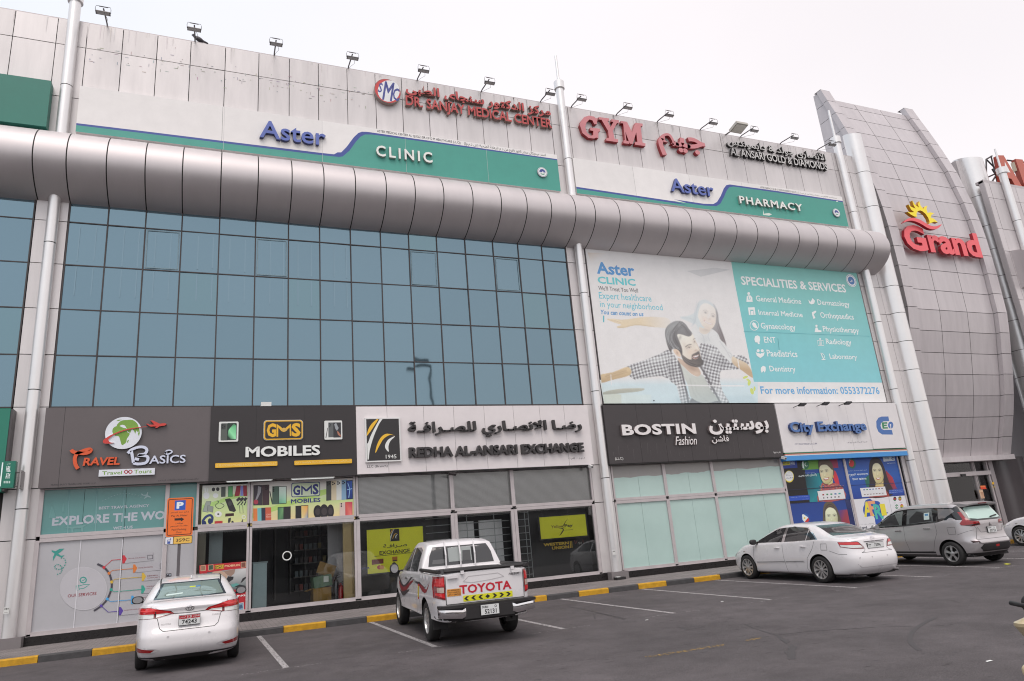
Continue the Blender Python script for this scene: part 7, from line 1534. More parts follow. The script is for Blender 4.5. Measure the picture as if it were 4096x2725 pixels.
    def mirror(s, x, y, z, m, sx=.1, sy=.11, sz=.075, glass=True):
        for sg in (1, -1):
            mb = MB(); n = 14; vs = []
            for i in range(9):
                t = math.pi*i/8; rr = math.sin(t)**.6 if 0 < i < 8 else 0
                for k in range(n):
                    a = 2*math.pi*k/n; c, d = math.copysign(abs(math.cos(a))**.8, math.cos(a)), math.copysign(abs(math.sin(a))**.8, math.sin(a))
                    vs.append((x-math.cos(t)*sx*(.35 if i < 4 else 1), sg*(y+c*rr*sy), z+d*rr*sz))
            fs = [(i*n+k, i*n+(k+1) % n, (i+1)*n+(k+1) % n, (i+1)*n+k) for i in range(8) for k in range(n)]
            mb.mesh(vs, fs); mb.obox((x+.03, sg*(y-sy-.06), z-.05), (.03, 0, 0), (0, .09, 0), (0, 0, .015)); o = mb.build('wing_mirror', m, s.root, smooth=True)
            if glass:
                mb = MB(); mb.face([(x-sx*.37, sg*(y+sy*.8*math.cos(2*math.pi*k/20)), z+sz*.8*math.sin(2*math.pi*k/20)) for k in range(20)][::(1 if sg < 0 else -1)], (.3, .3, .31)); mb.build('mirror_glass', 'carglass', o)
    def place(s, x, y, heading):
        s.root.location = (x, y, gz(y)); nrm = Vector((0, -GS, 1)).normalized(); fx = Vector((math.cos(rad(heading)), math.sin(rad(heading)), 0)); fx = (fx-nrm*fx.dot(nrm)).normalized()
        s.root.rotation_euler = Matrix((fx, nrm.cross(fx), nrm)).transposed().to_euler()
RED, DRED, CLR, BLKG = C(196, 30, 34), C(120, 16, 20), C(206, 200, 200), (.02, .02, .022)
def mirrored(pts): return [(-p[0], p[1]) for p in pts]

# --- white sedan, rear towards us
c = Car('white_sedan', 'white compact sedan seen squarely from behind with a red and white number plate', 'car', 'paint_white', 2.12, -2.27, .855,
        [(-2.27, 1.03), (-2.2, 1.1), (-2.05, 1.135), (-1.8, 1.145), (-1.7, 1.165), (-1.25, 1.35), (-.95, 1.445), (-.5, 1.49), (-.1, 1.495), (.3, 1.455), (.6, 1.36), (1.2, 1.04), (1.35, .99), (1.85, .86), (2.12, .7)],
        [(-2.3, .98), (-1.5, 1.06), (-.5, 1.03), (.6, .97), (1.3, .92), (2.1, .68)], .56, .2, [(.2, 1.98), (.45, 2.12), (.7, 2.07), (1.0, 1.9)], [(.2, -2.08), (.3, -2.2), (.42, -2.28), (.6, -2.27), (.72, -2.2), (.85, -2.16), (.95, -2.12), (1.03, -2.14), (1.13, -2.1), (1.5, -1.9)],
        [(1.275, .74), (-1.275, .74)], .305, .19, nr=6.5)
c.part('rear_window', 'carglass', 'B', [(.60, 1.155), (-.60, 1.155), (-.49, 1.405), (.49, 1.405)], BLKG, .004)
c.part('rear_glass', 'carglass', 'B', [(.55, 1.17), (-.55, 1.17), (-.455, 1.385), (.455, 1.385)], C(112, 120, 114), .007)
mb = MB(); c.decal(mb, 'B', [(.40, 1.2), (.13, 1.212), (.13, 1.232), (.40, 1.22)], C(196, 206, 204), .009); c.decal(mb, 'B', [(.02, 1.30), (-.08, 1.302), (-.08, 1.318), (.02, 1.316)], C(196, 196, 50), .009); c.decal(mb, 'B', [(-.085, 1.303), (-.16, 1.305), (-.16, 1.317), (-.085, 1.318)], C(60, 120, 180), .009); mb.build('window_sticker', 'attr', c.root)
for sg in (1, -1):
    q = (lambda pts: pts) if sg > 0 else mirrored
    lp = c.part('tail_lamp', 'lens', 'B', q([(.84, 1.05), (.63, 1.055), (.30, .985), (.24, .935), (.5, .885), (.84, .87)]), DRED, .005, .03)
    mb = MB(); c.decal(mb, 'B', q([(.83, 1.04), (.63, 1.045), (.33, .985), (.28, .955), (.52, .955), (.83, .955)]), RED, .008, .03); mb.build('red_lens', 'lens', lp)
    mb = MB(); c.decal(mb, 'B', q([(.83, .95), (.56, .95), (.56, .885), (.83, .878)]), CLR, .008, .03); c.decal(mb, 'B', q([(.52, .95), (.35, .95), (.30, .935), (.52, .895)]), CLR, .008, .03); mb.build('clear_lens', 'lens', lp)
    mb = MB(); c.line(mb, 'B', q([(.53, 1.04), (.535, .88)]), .012, (.01, .01, .01), .01); c.line(mb, 'B', q([(.82, 1.0), (.56, 1.005), (.34, .965)]), .01, C(226, 70, 70), .0105); mb.build('lens_divider', 'attr', lp)
    c.part('rear_reflector', 'lens', 'B', q([(.80, .43), (.52, .395), (.58, .355), (.8, .36)]), C(150, 22, 26), .006, .03)
    mb = MB(); c.line(mb, 'B', q([(.84, .46), (.50, .40), (.44, .375), (.55, .34), (.82, .335)]), .02, (.62, .6, .61), .004); mb.build('reflector_trim', 'attr', c.root)
    for yy, zz in ((.32, .58),):
        mb = MB(); h = c.hit('B', sg*yy, zz, .003); mb.lathe([(0, -.004), (.018, -.004), (.02, .004)], h, 'x', 14, (.6, .58, .59)); mb.build('parking_sensor', 'attr', c.root)
mb = MB(); c.line(mb, 'B', [(.62, 1.13), (.60, .95), (.50, .87), (.46, .72), (.40, .67), (-.40, .67), (-.46, .72), (-.5, .87), (-.6, .95), (-.62, 1.13)], .009, (.03, .03, .03)); c.line(mb, 'B', [(.26, .935), (0, .925), (-.26, .935)], .014, (.16, .15, .15), .004)
for sg in (1, -1): c.line(mb, 'T', [(-1.35, sg*.5), (-.8, sg*.52), (.2, sg*.53)], .022, (.02, .02, .02), .003)
mb.build('panel_seam', 'attr', c.root)
mb = MB(); c.decal(mb, 'B', [(.80, .275), (-.80, .275), (-.7, .2), (.7, .2)], (.02, .02, .02), .006); mb.build('under_bumper_dark', 'black_plastic', c.root)  # black decal along the foot of the bumper
mb = MB(); c.line(mb, 'B', [(.065*math.cos(k*.393), 1.0+.043*math.sin(k*.393)) for k in range(16)], .012, (.7, .7, .7), .008, closed=True); c.line(mb, 'B', [(.028*math.cos(k*.5), 1.003+.036*math.sin(k*.5)) for k in range(13)], .009, (.7, .7, .7), .009, closed=True); c.line(mb, 'B', [(-.05, 1.02), (0, 1.012), (.05, 1.02)], .01, (.7, .7, .7), .0095); mb.build('badge', 'chrome', c.root)
mb = MB(); c.text(mb, 'B', 'TOYOTA', (.44, .765), (.29, .79), (.45, .44, .44), .004, .01, .2); c.text(mb, 'B', 'YARIS', (-.36, .84), (-.5, .865), (.45, .44, .44), .004, .01, .3); mb.build('badge_lettering', 'attr', c.root)
c.plate(-2.235, .165, -.165, .74, .895, [('74243', .15, .1, .85, .55, (.02, .02, .02)), ('13', .4, .7, .6, .95, (.7, .65, .65)), (ar('أبوظبي'), .05, .72, .32, .92, (.7, .65, .65)), (ar('الامارات'), .66, .72, .97, .94, (.7, .65, .65))], C(176, 40, 50))
mb = MB(); mb.prism([(-.03, 1.48), (.05, 1.475), (.02, 1.52), (-.02, 1.54)], -.012, .012, (.7, .68, .69)); mb.v = [(p[0]-.95, p[1], p[2]-.03) for p in mb.v]; mb.build('aerial_fin', 'paint_white', c.root)
for ax in 'LR': c.part('side_window', 'carglass', ax, [(.62, 1.06), (.2, 1.36), (-.4, 1.42), (-.85, 1.39), (-1.35, 1.1), (-.4, 1.06)], BLKG, .004)
c.wheels([(1.275, .755), (-1.275, .755)], 7, w=.185); c.mirror(.62, .98, 1.07, 'black_plastic', sx=.12)
c.place(-.40, 16.42, 91.3)
# --- white pickup
c = Car('pickup_truck', 'white double cab pickup with red tailgate lettering, yellow chevron strip and side swooshes', 'pickup', 'paint_white', 2.42, -2.68, .885,
        [(-2.68, 1.235), (-1.2, 1.235), (-1.09, 1.26), (-1.04, 1.5), (-.98, 1.7), (-.85, 1.745), (-.5, 1.785), (0, 1.79), (.35, 1.76), (1.05, 1.29), (1.2, 1.22), (1.6, 1.16), (2.2, 1.06), (2.42, .9)],
        [(-2.7, 1.2), (-1.2, 1.2), (-.9, 1.2), (.6, 1.17), (1.3, 1.1), (2.4, .85)], .635, .4, [(.4, 2.25), (.6, 2.4), (.9, 2.38), (1.1, 2.2)], [(.4, -2.64), (.8, -2.68), (1.25, -2.67)],
        [(1.5425, .75), (-1.5425, .75)], .358, .21, nr=14, sr=.03, beltw=.965, arch=.06, waist=.8, tuck=.94)
c.part('cab_rear_window', 'carglass', 'B', [(.68, 1.30), (-.68, 1.30), (-.64, 1.5), (-.56, 1.66), (.56, 1.66), (.64, 1.5)], (.03, .03, .032), .006)
mb = MB(); c.decal(mb, 'B', [(.26, 1.36), (-.22, 1.36), (-.22, 1.63), (.26, 1.63)], C(150, 150, 150), .009); c.decal(mb, 'B', [(-.02, 1.36), (-.2, 1.36), (-.2, 1.56), (-.04, 1.56)], C(60, 56, 58), .0105); c.decal(mb, 'B', [(.6, 1.34), (.32, 1.34), (.32, 1.42), (.58, 1.42)], C(84, 80, 82), .009); mb.build('seen_through_glass', 'carglass', c.root)
for yy in (.33, .03, -.27):
    mb = MB(); mb.tube([(-1.14, yy, 1.24), (-1.13, yy, 1.5), (-1.03, yy, 1.745)], .017, 8, (.68, .66, .67)); mb.build('window_bar', 'paint_white', c.root)
for ax in 'LR':
    c.part('front_side_window', 'carglass', ax, [(1.02, 1.2), (.45, 1.6), (.1, 1.665), (.05, 1.2)], BLKG, .004); c.part('rear_side_window', 'carglass', ax, [(-.02, 1.2), (.02, 1.665), (-.5, 1.67), (-.72, 1.62), (-.78, 1.22)], BLKG, .004)
    mb = MB()
    for pts in ([(1.35, 1.13), (1.32, .5), (1.2, .42)], [(.0, 1.18), (.02, .8), (-.02, .44), (1.1, .42)], [(-.85, 1.2), (-.86, .8), (-.75, .6), (-.68, .44), (-.02, .44)], [(-1.06, 1.2), (-1.06, .44)]): c.line(mb, ax, pts, .008, (.08, .08, .08))
    mb.build('panel_seam', 'attr', c.root)
    mb = MB(); R_, K_, Gy = C(130, 34, 40), C(54, 46, 50), C(150, 146, 150)
    c.decal(mb, ax, [(2.0, 1.06), (1.6, 1.07), (1.25, 1.0), (1.0, .88), (.7, .82), (.3, .88), (-.1, 1.02), (-.4, 1.1), (-.15, 1.08), (.25, .96), (.65, .9), (1.0, .98), (1.3, 1.08), (1.6, 1.1)], K_, .003, sm=2)
    c.decal(mb, ax, [(1.3, .98), (1.1, .84), (.7, .74), (.3, .8), (-.1, .93), (-.5, 1.04), (-.2, 1.02), (.2, .92), (.6, .86), (.95, .9)], R_, .0035, sm=2); c.decal(mb, ax, [(1.15, .8), (.8, .68), (.4, .72), (-.1, .85), (.4, .8), (.8, .76)], K_, .004, sm=2)
    c.decal(mb, ax, [(-.6, 1.02), (-1.1, 1.04), (-1.6, .96), (-2.0, 1.08), (-1.7, .98), (-1.4, .92), (-1.0, .98)], K_, .003, sm=2); c.decal(mb, ax, [(-1.0, 1.0), (-1.4, .98), (-1.75, .93), (-2.05, 1.1), (-1.75, .88), (-1.4, .88)], R_, .0035, sm=2)
    c.decal(mb, ax, [(-.95, 1.0), (-1.05, 1.0), (-1.05, .72), (-.95, .72)], C(206, 176, 40), .004); c.decal(mb, ax, [(-.95, 1.0), (-1.05, 1.0), (-1.05, .96), (-.95, .96)], C(190, 60, 40), .005); c.decal(mb, ax, [(-.95, .76), (-1.05, .76), (-1.05, .72), (-.95, .72)], C(190, 60, 40), .005)
    mb.build('side_graphic', 'attr', c.root)
    for x in (.22, -.62):
        h = c.hit(ax, x, 1.06, .02); mb = MB(); mb.tube([(x-.1, h.y, 1.06), (x+.1, h.y, 1.06)], .018, 8, (.6, .6, .6)); mb.build('door_handle', 'chrome', c.root)
    sg = 1 if ax == 'L' else -1
    mb = MB(); mb.tube([(-1.08, sg*.835, 1.255), (-2.68, sg*.835, 1.265)], .035, 8, (.02, .02, .02)); mb.build('bed_rail', 'black_plastic', c.root)
    lp = c.part('tail_lamp', 'lens', 'B', [(sg*.875, .83), (sg*.735, .79), (sg*.735, 1.19), (sg*.86, 1.18)], DRED, .012, .03)
    mb = MB(); c.decal(mb, 'B', [(sg*.86, 1.02), (sg*.745, 1.02), (sg*.745, 1.16), (sg*.845, 1.15)], RED, .016, .03); c.decal(mb, 'B', [(sg*.86, .87), (sg*.745, .82), (sg*.745, .9), (sg*.86, .91)], RED, .016, .03); mb.build('red_lens', 'lens', lp)
    mb = MB(); c.decal(mb, 'B', [(sg*.84, .92), (sg*.75, .91), (sg*.75, 1.0), (sg*.84, 1.0)], C(176, 150, 140), .016, .03); mb.build('clear_lens', 'lens', lp)
    c.part('lamp_side', 'lens', ax, [(-2.42, .86), (-2.64, .82), (-2.64, 1.19), (-2.46, 1.17)], DRED, .006, .03)
    mb = MB()
    for x in (-1.22, -1.5, -1.78): h = c.hit(ax, x, 1.13, .0); mb.lathe([(0, .012*sg), (.05, .004*sg), (.055, 0)], (x, h.y, 1.13), 'y', 12, (.6, .58, .59))
    mb.build('rope_hook', 'paint_white', c.root)
    mb = MB(); mb.box((-1.99, sg*.66-.1, .24), (-1.975, sg*.66+.17*sg if sg > 0 else sg*.66+.1, .62), (.01, .01, .01)); mb.build('mud_flap', 'black_plastic', c.root)
mb = MB(); c.decal(mb, 'T', [(-1.16, .76), (-2.6, .76), (-2.6, -.76), (-1.16, -.76)], (.012, .012, .012), .006, .1); mb.build('bed_liner', 'black_plastic', c.root)
mb = MB(); mb.tube([(-2.66, .74, 1.265), (-2.66, -.74, 1.265)], .032, 8, (.02, .02, .02)); mb.build('tailgate_rail', 'black_plastic', c.root)
mb = MB()
c.line(mb, 'B', [(.725, 1.235), (.725, .71), (-.725, .71), (-.725, 1.235)], .012, (.05, .05, .05), .003); c.line(mb, 'B', [(.40, 1.07), (.3, 1.15), (-.25, 1.16), (-.36, 1.09), (-.1, 1.06), (.25, 1.04), (.40, 1.07)], .014, (.5, .48, .49), .003); mb.build('panel_seam', 'attr', c.root)
mb = MB(); c.text(mb, 'B', 'TOYOTA', (.48, .865), (-.49, 1.015), C(186, 26, 44), .005, .03, space=1.05); mb.build('tailgate_lettering', 'attr', c.root)
mb = MB(); c.text(mb, 'B', 'HILUX', (-.45, 1.105), (-.66, 1.145), (.4, .39, .4), .006, .02, .3); mb.build('model_badge', 'chrome', c.root)
mb = MB(); c.decal(mb, 'B', [(.42, .735), (-.5, .735), (-.5, .835), (.42, .835)], C(214, 204, 40), .006)
for k in range(7):
    yy = .36-.13*k+ (0 if k != 3 else 0); K_ = (.02, .02, .02)
    if k == 3: c.decal(mb, 'B', [(yy+.045, .785), (yy, .82), (yy-.045, .785), (yy, .75)], K_, .009); continue
    d_ = 1 if k < 3 else -1; c.decal(mb, 'B', [(yy+.045*d_, .785), (yy, .82), (yy-.045*d_, .82), (yy, .785), (yy-.045*d_, .75), (yy, .75)], K_, .009)
mb.build('chevron_strip', 'attr', c.root)
mb = MB(); c.decal(mb, 'B', [(.705, .845), (.455, .845), (.455, .965), (.705, .965)], C(214, 140, 60), .007)
for k, t in enumerate(('AM I DRIVING SAFELY', 'IF NOT PLEASE CALL', '+971 4 2857324')): c.text(mb, 'B', t, (.695, .932-.036*k), (.465, .956-.036*k), (.06, .03, .03), .01, .01)
mb.build('orange_sticker', 'attr', c.root)
for yy in (.42, -.52):
    mb = MB(); mb.box((-2.72, yy-.03, 1.2), (-2.68, yy+.03, 1.26), (.7, .68, .69)); mb.build('tailgate_clip', 'paint_white', c.root)
for yy in (.6, -.6):
    mb = MB(); mb.obox((-2.705, yy, 1.165), (.015, 0, 0), (0, .1, 0), (0, 0, .02)); mb.build('tailgate_latch', 'paint_white', c.root)
mb = MB(); c.decal(mb, 'B', [(.87, .5), (-.87, .5), (-.8, .405), (.8, .405)], (.02, .02, .02), .006); mb.build('under_bumper_dark', 'black_plastic', c.root)  # black decal paints the dark beneath the bumper onto the body
mb = MB(); mb.box((-2.86, -.46, .46), (-2.6, .46, .66)); mb.box((-2.84, -.88, .655), (-2.6, .88, .7)); mb.box((-2.78, -.84, .5), (-2.6, .84, .655)); bo = mb.build('rear_bumper', 'black_plastic', c.root)
for sg in (1, -1):
    mb = MB(); pr_ = [(-2.70, .50), (-2.88, .51), (-2.9, .56), (-2.88, .645), (-2.70, .65)]
    ys = [.43, .5, .8, .86, .9]; dx = [.02, 0, 0, .05, .16]; rows_ = [[(min(x+d_, -2.45), sg*y, z-(.03 if i == 1 else 0)) for x, z in pr_] for i, (y, d_) in enumerate(zip(ys, dx))]
    vs = [p for r in rows_ for p in r]; n = len(pr_); mb.mesh(vs, [(i*n+k, i*n+k+1, (i+1)*n+k+1, (i+1)*n+k) if sg > 0 else (i*n+k, (i+1)*n+k, (i+1)*n+k+1, i*n+k+1) for i in range(4) for k in range(n-1)]); mb.face([vs[k] for k in range(n)]); mb.build('chrome_corner', 'chrome', bo, auto=40)
c.plate(-2.875, .165, -.165, .5, .665, [('52131', .2, .1, .85, .55, (.02, .02, .02)), ('DUBAI', .06, .68, .4, .9, (.05, .05, .05)), ('O', .75, .66, .88, .92, (.05, .05, .05))])
mb = MB(); mb.tube([(-1.6, -.55, .42), (-2.3, -.55, .4), (-2.62, -.5, .36)], .03, 8, (.05, .05, .05)); mb.tube([(-1.54, .7, .36), (-1.54, -.7, .36)], .06, 8, (.03, .03, .03)); mb.box((-2.4, -.5, .38), (1.2, .5, .45), (.02, .02, .02)); mb.build('chassis', 'black_plastic', c.root)
c.wheels([(1.5425, .755), (-1.5425, .755)], 7, w=.205, rim=.62, hubcap=True); c.mirror(.95, 1.02, 1.24, 'black_plastic', sx=.12, sy=.1, sz=.11)
c.place(4.68, 15.29, 86.5)
# --- white saloon, three quarter rear
c = Car('white_saloon', 'white saloon car with tinted windows and chrome boot strip, left of the grey car', 'car', 'paint_white', 2.32, -2.46, .91,
        [(-2.46, 1.02), (-2.36, 1.085), (-2.1, 1.10), (-1.85, 1.12), (-1.72, 1.15), (-1.15, 1.39), (-.85, 1.445), (-.4, 1.47), (0, 1.455), (.3, 1.40), (1.05, 1.06), (1.2, 1.0), (1.75, .9), (2.15, .78), (2.32, .66)],
        [(-2.4, 1.0), (-1.5, 1.045), (-.5, 1.005), (.6, .96), (1.2, .92), (2.3, .64)], .58, .19, [(.19, 2.2), (.4, 2.32), (.6, 2.3), (.85, 2.15)], [(.19, -2.25), (.34, -2.42), (.5, -2.46), (.66, -2.44), (.72, -2.4), (.9, -2.36), (1.04, -2.33), (1.1, -2.3), (1.4, -2.1)],
        [(1.3875, .78), (-1.3875, .78)], .325, .21, nr=5.6, nf=4.5)
for ax in 'LR':
    c.part('window_trim', 'chrome', ax, [(1.02, .985), (.7, 1.135), (.18, 1.35), (-.4, 1.39), (-.95, 1.36), (-1.2, 1.215), (-1.40, 1.05), (-.5, 1.01)], (.3, .3, .3), .003)
    c.part('front_side_window', 'carglass', ax, [(.93, .995), (.7, 1.12), (.18, 1.333), (-.12, 1.368), (-.09, 1.01)], (.022, .022, .024), .006); c.part('rear_side_window', 'carglass', ax, [(-.2, 1.01), (-.22, 1.372), (-.45, 1.376), (-.93, 1.345), (-1.0, 1.305), (-.97, 1.04)], (.02, .02, .022), .006); c.part('quarter_window', 'carglass', ax, [(-1.0, 1.04), (-1.03, 1.285), (-1.18, 1.19), (-1.34, 1.06)], (.02, .02, .022), .006)
    mb = MB()
    for pts in ([(1.03, .93), (1.05, .6), (1.0, .3), (.95, .23)], [(-.13, .99), (-.15, .6), (-.2, .24)], [(-1.3, 1.02), (-1.2, .82), (-1.0, .6), (-.93, .35), (-.98, .26)], [(.95, .235), (-.2, .235), (-.96, .255)], [(-1.75, .78), (-2.0, .70), (-2.2, .69)], [(-1.5, .95), (-1.68, .95), (-1.69, .8), (-1.5, .8), (-1.5, .95)], [(1.72, .72), (1.98, .66), (2.2, .63)]): c.line(mb, ax, pts, .008, (.09, .09, .09))
    mb.build('panel_seam', 'attr', c.root)
    mb = MB(); c.line(mb, ax, [(.98, .47), (-.16, .5)], .045, (.66, .64, .65), .008); c.line(mb, ax, [(-.2, .5), (-.9, .525)], .045, (.66, .64, .65), .008); c.line(mb, ax, [(.95, .475), (-.16, .505)], .02, (.25, .25, .25), .011); c.line(mb, ax, [(-.2, .505), (-.86, .525)], .02, (.25, .25, .25), .011); mb.build('door_moulding', 'attr', c.root)
    for x, z in ((.06, .86), (-.9, .89)):
        h = c.hit(ax, x, z, .022); mb = MB(); mb.tube([(x-.1, h.y, z), (x, h.y*1.012, z+.004), (x+.1, h.y, z)], [.012, .02, .012], 8, (.7, .68, .69)); mb.build('door_handle', 'paint_white', c.root)
    c.part('side_indicator', 'lens', ax, [(1.42, .75), (1.52, .74), (1.52, .765), (1.42, .77)], C(150, 140, 136), .006, .03)
    c.part('head_lamp', 'lens', ax, [(1.92, .74), (2.16, .66), (2.2, .58), (2.0, .6)], C(150, 146, 140), .006, .03)
    sg = 1 if ax == 'L' else -1
    dx = 'DL' if sg > 0 else 'DR'
    lp = c.part('tail_lamp', 'lens', dx, [(-.84, .985), (-1.28, .97), (-1.33, .94), (-1.41, .80), (-1.15, .815), (-.88, .865)], DRED, .006, .03)
    mb = MB(); c.decal(mb, dx, [(-.86, .975), (-1.28, .96), (-1.33, .90), (-1.0, .915), (-.87, .925)], RED, .01, .03); mb.build('red_lens', 'lens', lp)
    mb = MB(); c.decal(mb, dx, [(-.88, .915), (-1.0, .905), (-1.335, .888), (-1.385, .825), (-1.15, .83), (-.9, .875)], CLR, .01, .03); mb.build('clear_lens', 'lens', lp)
c.part('rear_window', 'carglass', 'B', [(.64, 1.13), (-.64, 1.13), (-.53, 1.385), (.53, 1.385)], C(66, 60, 62), .005)
mb = MB(); c.line(mb, 'B', [(.68, 1.09), (.63, .99), (.5, .97), (.4, .88), (.36, .79), (.40, .74), (.5, .71), (-.5, .71), (-.40, .74), (-.36, .79), (-.4, .88), (-.5, .97), (-.63, .99), (-.68, 1.09)], .008, (.06, .06, .06)); c.line(mb, 'B', [(.66, .45), (.58, .37), (-.58, .37), (-.66, .45)], .016, (.5, .48, .49)); mb.build('panel_seam', 'attr', c.root)
mb = MB(); h = c.hit('B', 0, .965, .012); mb.tube([(h.x+.012, .33, .965), (h.x, .15, .968), (h.x, -.15, .968), (h.x+.012, -.33, .965)], .02, 8); mb.build('boot_strip', 'chrome', c.root)
mb = MB(); c.line(mb, 'B', [(.062*math.cos(k*.393), 1.0+.048*math.sin(k*.393)) for k in range(16)], .014, (.7, .7, .7), .025, closed=True); c.line(mb, 'B', [(.026*math.cos(k*.5), 1.0+.036*math.sin(k*.5)) for k in range(13)], .011, (.7, .7, .7), .027, closed=True); mb.build('badge', 'chrome', c.root)
mb = MB(); c.text(mb, 'B', 'Camry', (.56, 1.035), (.4, 1.06), (.4, .4, .4), .004, 0, .3); mb.build('badge_lettering', 'attr', c.root)
c.plate(-2.385, .26, -.26, .80, .915, [('73796', .4, .2, .8, .8, (.02, .02, .02)), ('X', .08, .12, .14, .45, (.02, .02, .02)), ('DUBAI', .03, .55, .2, .8, (.03, .03, .03))])
for yy in (.6, .25, -.25, -.6):
    mb = MB(); h = c.hit('B', yy, .6, .003); mb.lathe([(0, -.004), (.018, -.004), (.02, .004)], h, 'x', 14, (.6, .58, .59)); mb.build('parking_sensor', 'attr', c.root)
mb = MB(); mb.tube([(-2.0, -.55, .25), (-2.44, -.57, .24)], .035, 10, (.3, .3, .3)); mb.build('exhaust', 'chrome', c.root); mb = MB(); mb.box((-2.2, -.7, .17), (1.8, .7, .22), (.015, .015, .015)); mb.build('underbody', 'black_plastic', c.root)
c.wheels([(1.3875, .80), (-1.3875, .80)], 10, w=.215, rim=.69); c.mirror(.86, 1.0, 1.02, 'black_plastic', glass=False)
c.place(15.08, 15.84, 89.5); camry = c
far = copy_tree(camry.root); tag(far, 'white car at the right edge, mostly hidden behind the grey people carrier', 'car'); far.name = 'white_saloon.001'
far.location = (26.75, 15.55, gz(15.55))
# --- grey people carrier
c = Car('people_carrier', 'silver grey people carrier with wraparound black rear pillar and roof spoiler', 'car', 'paint_silver', 2.3, -2.1, .875,
        [(-2.1, 1.60), (-1.9, 1.645), (-1.4, 1.68), (-.6, 1.70), (0, 1.68), (.35, 1.61), (1.25, 1.14), (1.4, 1.09), (1.9, 1.0), (2.15, .92), (2.3, .8)],
        [(-2.1, 1.22), (-1.5, 1.2), (-.5, 1.13), (.6, 1.07), (1.3, 1.03), (2.3, .78)], .635, .24, [(.24, 2.15), (.45, 2.3), (.8, 2.27), (1.1, 2.05)], [(.24, -1.95), (.42, -2.12), (.6, -2.15), (.72, -2.08), (.95, -2.06), (1.15, -2.05), (1.3, -1.98), (1.58, -1.83), (1.7, -1.8)],
        [(1.3875, .77), (-1.3875, .77)], .32, .2, nr=5.6, sr=.0, arch=.055, waist=.7)
for ax in 'LR':
    c.part('black_pillar', 'carglass', ax, [(1.28, 1.06), (.9, 1.3), (.3, 1.54), (-.1, 1.575), (-1.0, 1.575), (-1.6, 1.545), (-1.75, 1.5), (-1.78, 1.40), (-1.72, 1.38), (-1.3, 1.22), (-1.1, 1.165), (0, 1.085)], (.012, .012, .013), .004)
    c.part('front_side_window', 'carglass', ax, [(1.0, 1.10), (.85, 1.24), (.32, 1.49), (.03, 1.53), (.07, 1.12)], C(104, 106, 106), .007); c.part('rear_side_window', 'carglass', ax, [(-.1, 1.14), (-.12, 1.545), (-.95, 1.55), (-1.0, 1.2)], C(96, 96, 98), .007); c.part('quarter_window', 'carglass', ax, [(-1.16, 1.26), (-1.14, 1.535), (-1.55, 1.515), (-1.62, 1.44), (-1.36, 1.28)], C(112, 106, 108), .007)
    mb = MB(); c.decal(mb, ax, [(.95, 1.12), (.5, 1.4), (.32, 1.44), (.15, 1.13)], C(60, 58, 60), .009); c.decal(mb, ax, [(-.2, 1.16), (-.2, 1.3), (-.45, 1.5), (-.9, 1.4), (-.95, 1.22)], C(56, 54, 56), .009); c.decal(mb, ax, [(-.7, 1.25), (-.88, 1.26), (-.88, 1.45), (-.7, 1.44)], C(196, 204, 204), .011); c.decal(mb, ax, [(-.73, 1.36), (-.85, 1.365), (-.85, 1.42), (-.73, 1.415)], C(80, 130, 170), .013); mb.build('window_detail', 'carglass', c.root)
    mb = MB()
    for pts in ([(1.08, 1.04), (1.12, .7), (1.05, .4)], [(.0, 1.08), (0, .7), (-.08, .36)], [(-1.05, 1.16), (-1.08, .9), (-.95, .65), (-.85, .4)], [(1.05, .36), (-.85, .38)], [(-1.4, 1.02), (-1.62, 1.03), (-1.62, .84), (-1.42, .84), (-1.4, 1.02)], [(-1.65, .82), (-1.95, .92), (-2.05, .94)]): c.line(mb, ax, pts, .008, (.06, .06, .06))
    mb.build('panel_seam', 'attr', c.root)
    mb = MB(); c.line(mb, ax, [(1.0, .33), (-.9, .33)], .1, (.03, .03, .03), .006); mb.build('sill_cladding', 'black_plastic', c.root)
    for x, z in ((.2, .97), (-.78, 1.02)):
        h = c.hit(ax, x, z, .02); mb = MB(); mb.tube([(x-.12, h.y, z), (x+.1, h.y, z-.006)], .017, 8); mb.build('door_handle', 'chrome', c.root)
    sg = 1 if ax == 'L' else -1
    dx = 'DL' if sg > 0 else 'DR'
    lp = c.part('tail_lamp', 'lens', dx, [(-.72, 1.42), (-.80, 1.42), (-.86, 1.27), (-.95, 1.18), (-1.17, 1.15), (-1.19, 1.06), (-.95, 1.03), (-.72, 1.07), (-.70, 1.12), (-.79, 1.22)], C(140, 16, 24), .008, .03)
    mb = MB(); c.decal(mb, dx, [(-.9, 1.075), (-1.16, 1.10), (-1.17, 1.065), (-.95, 1.04), (-.78, 1.065)], C(44, 24, 26), .012, .03); mb.build('dark_lens', 'lens', lp)
    c.part('rear_fog_lamp', 'lens', 'B', [(sg*.74, .655), (sg*.60, .645), (sg*.58, .61), (sg*.72, .6)], C(60, 20, 22), .006, .03)
c.part('rear_window_surround', 'carglass', 'B', [(.80, 1.22), (.55, 1.17), (-.55, 1.17), (-.80, 1.22), (-.72, 1.5), (-.62, 1.58), (.62, 1.58), (.72, 1.5)], (.014, .014, .015), .006)
c.part('rear_window', 'carglass', 'B', [(.60, 1.24), (.4, 1.21), (-.4, 1.21), (-.60, 1.24), (-.55, 1.5), (-.5, 1.54), (.5, 1.54), (.55, 1.5)], C(176, 194, 188), .01)  # pale colour stands for the sky mirrored in this glass
mb = MB(); h = c.hit('B', -.1, 1.23, .03); mb.tube([h, c.hit('B', -.4, 1.27, .03)], .016, 6); mb.build('rear_wiper', 'black_plastic', c.root)
mb = MB(); pr_ = [(-1.5, 1.69), (-1.75, 1.678), (-1.98, 1.64), (-1.97, 1.60), (-1.85, 1.575), (-1.7, 1.58)]
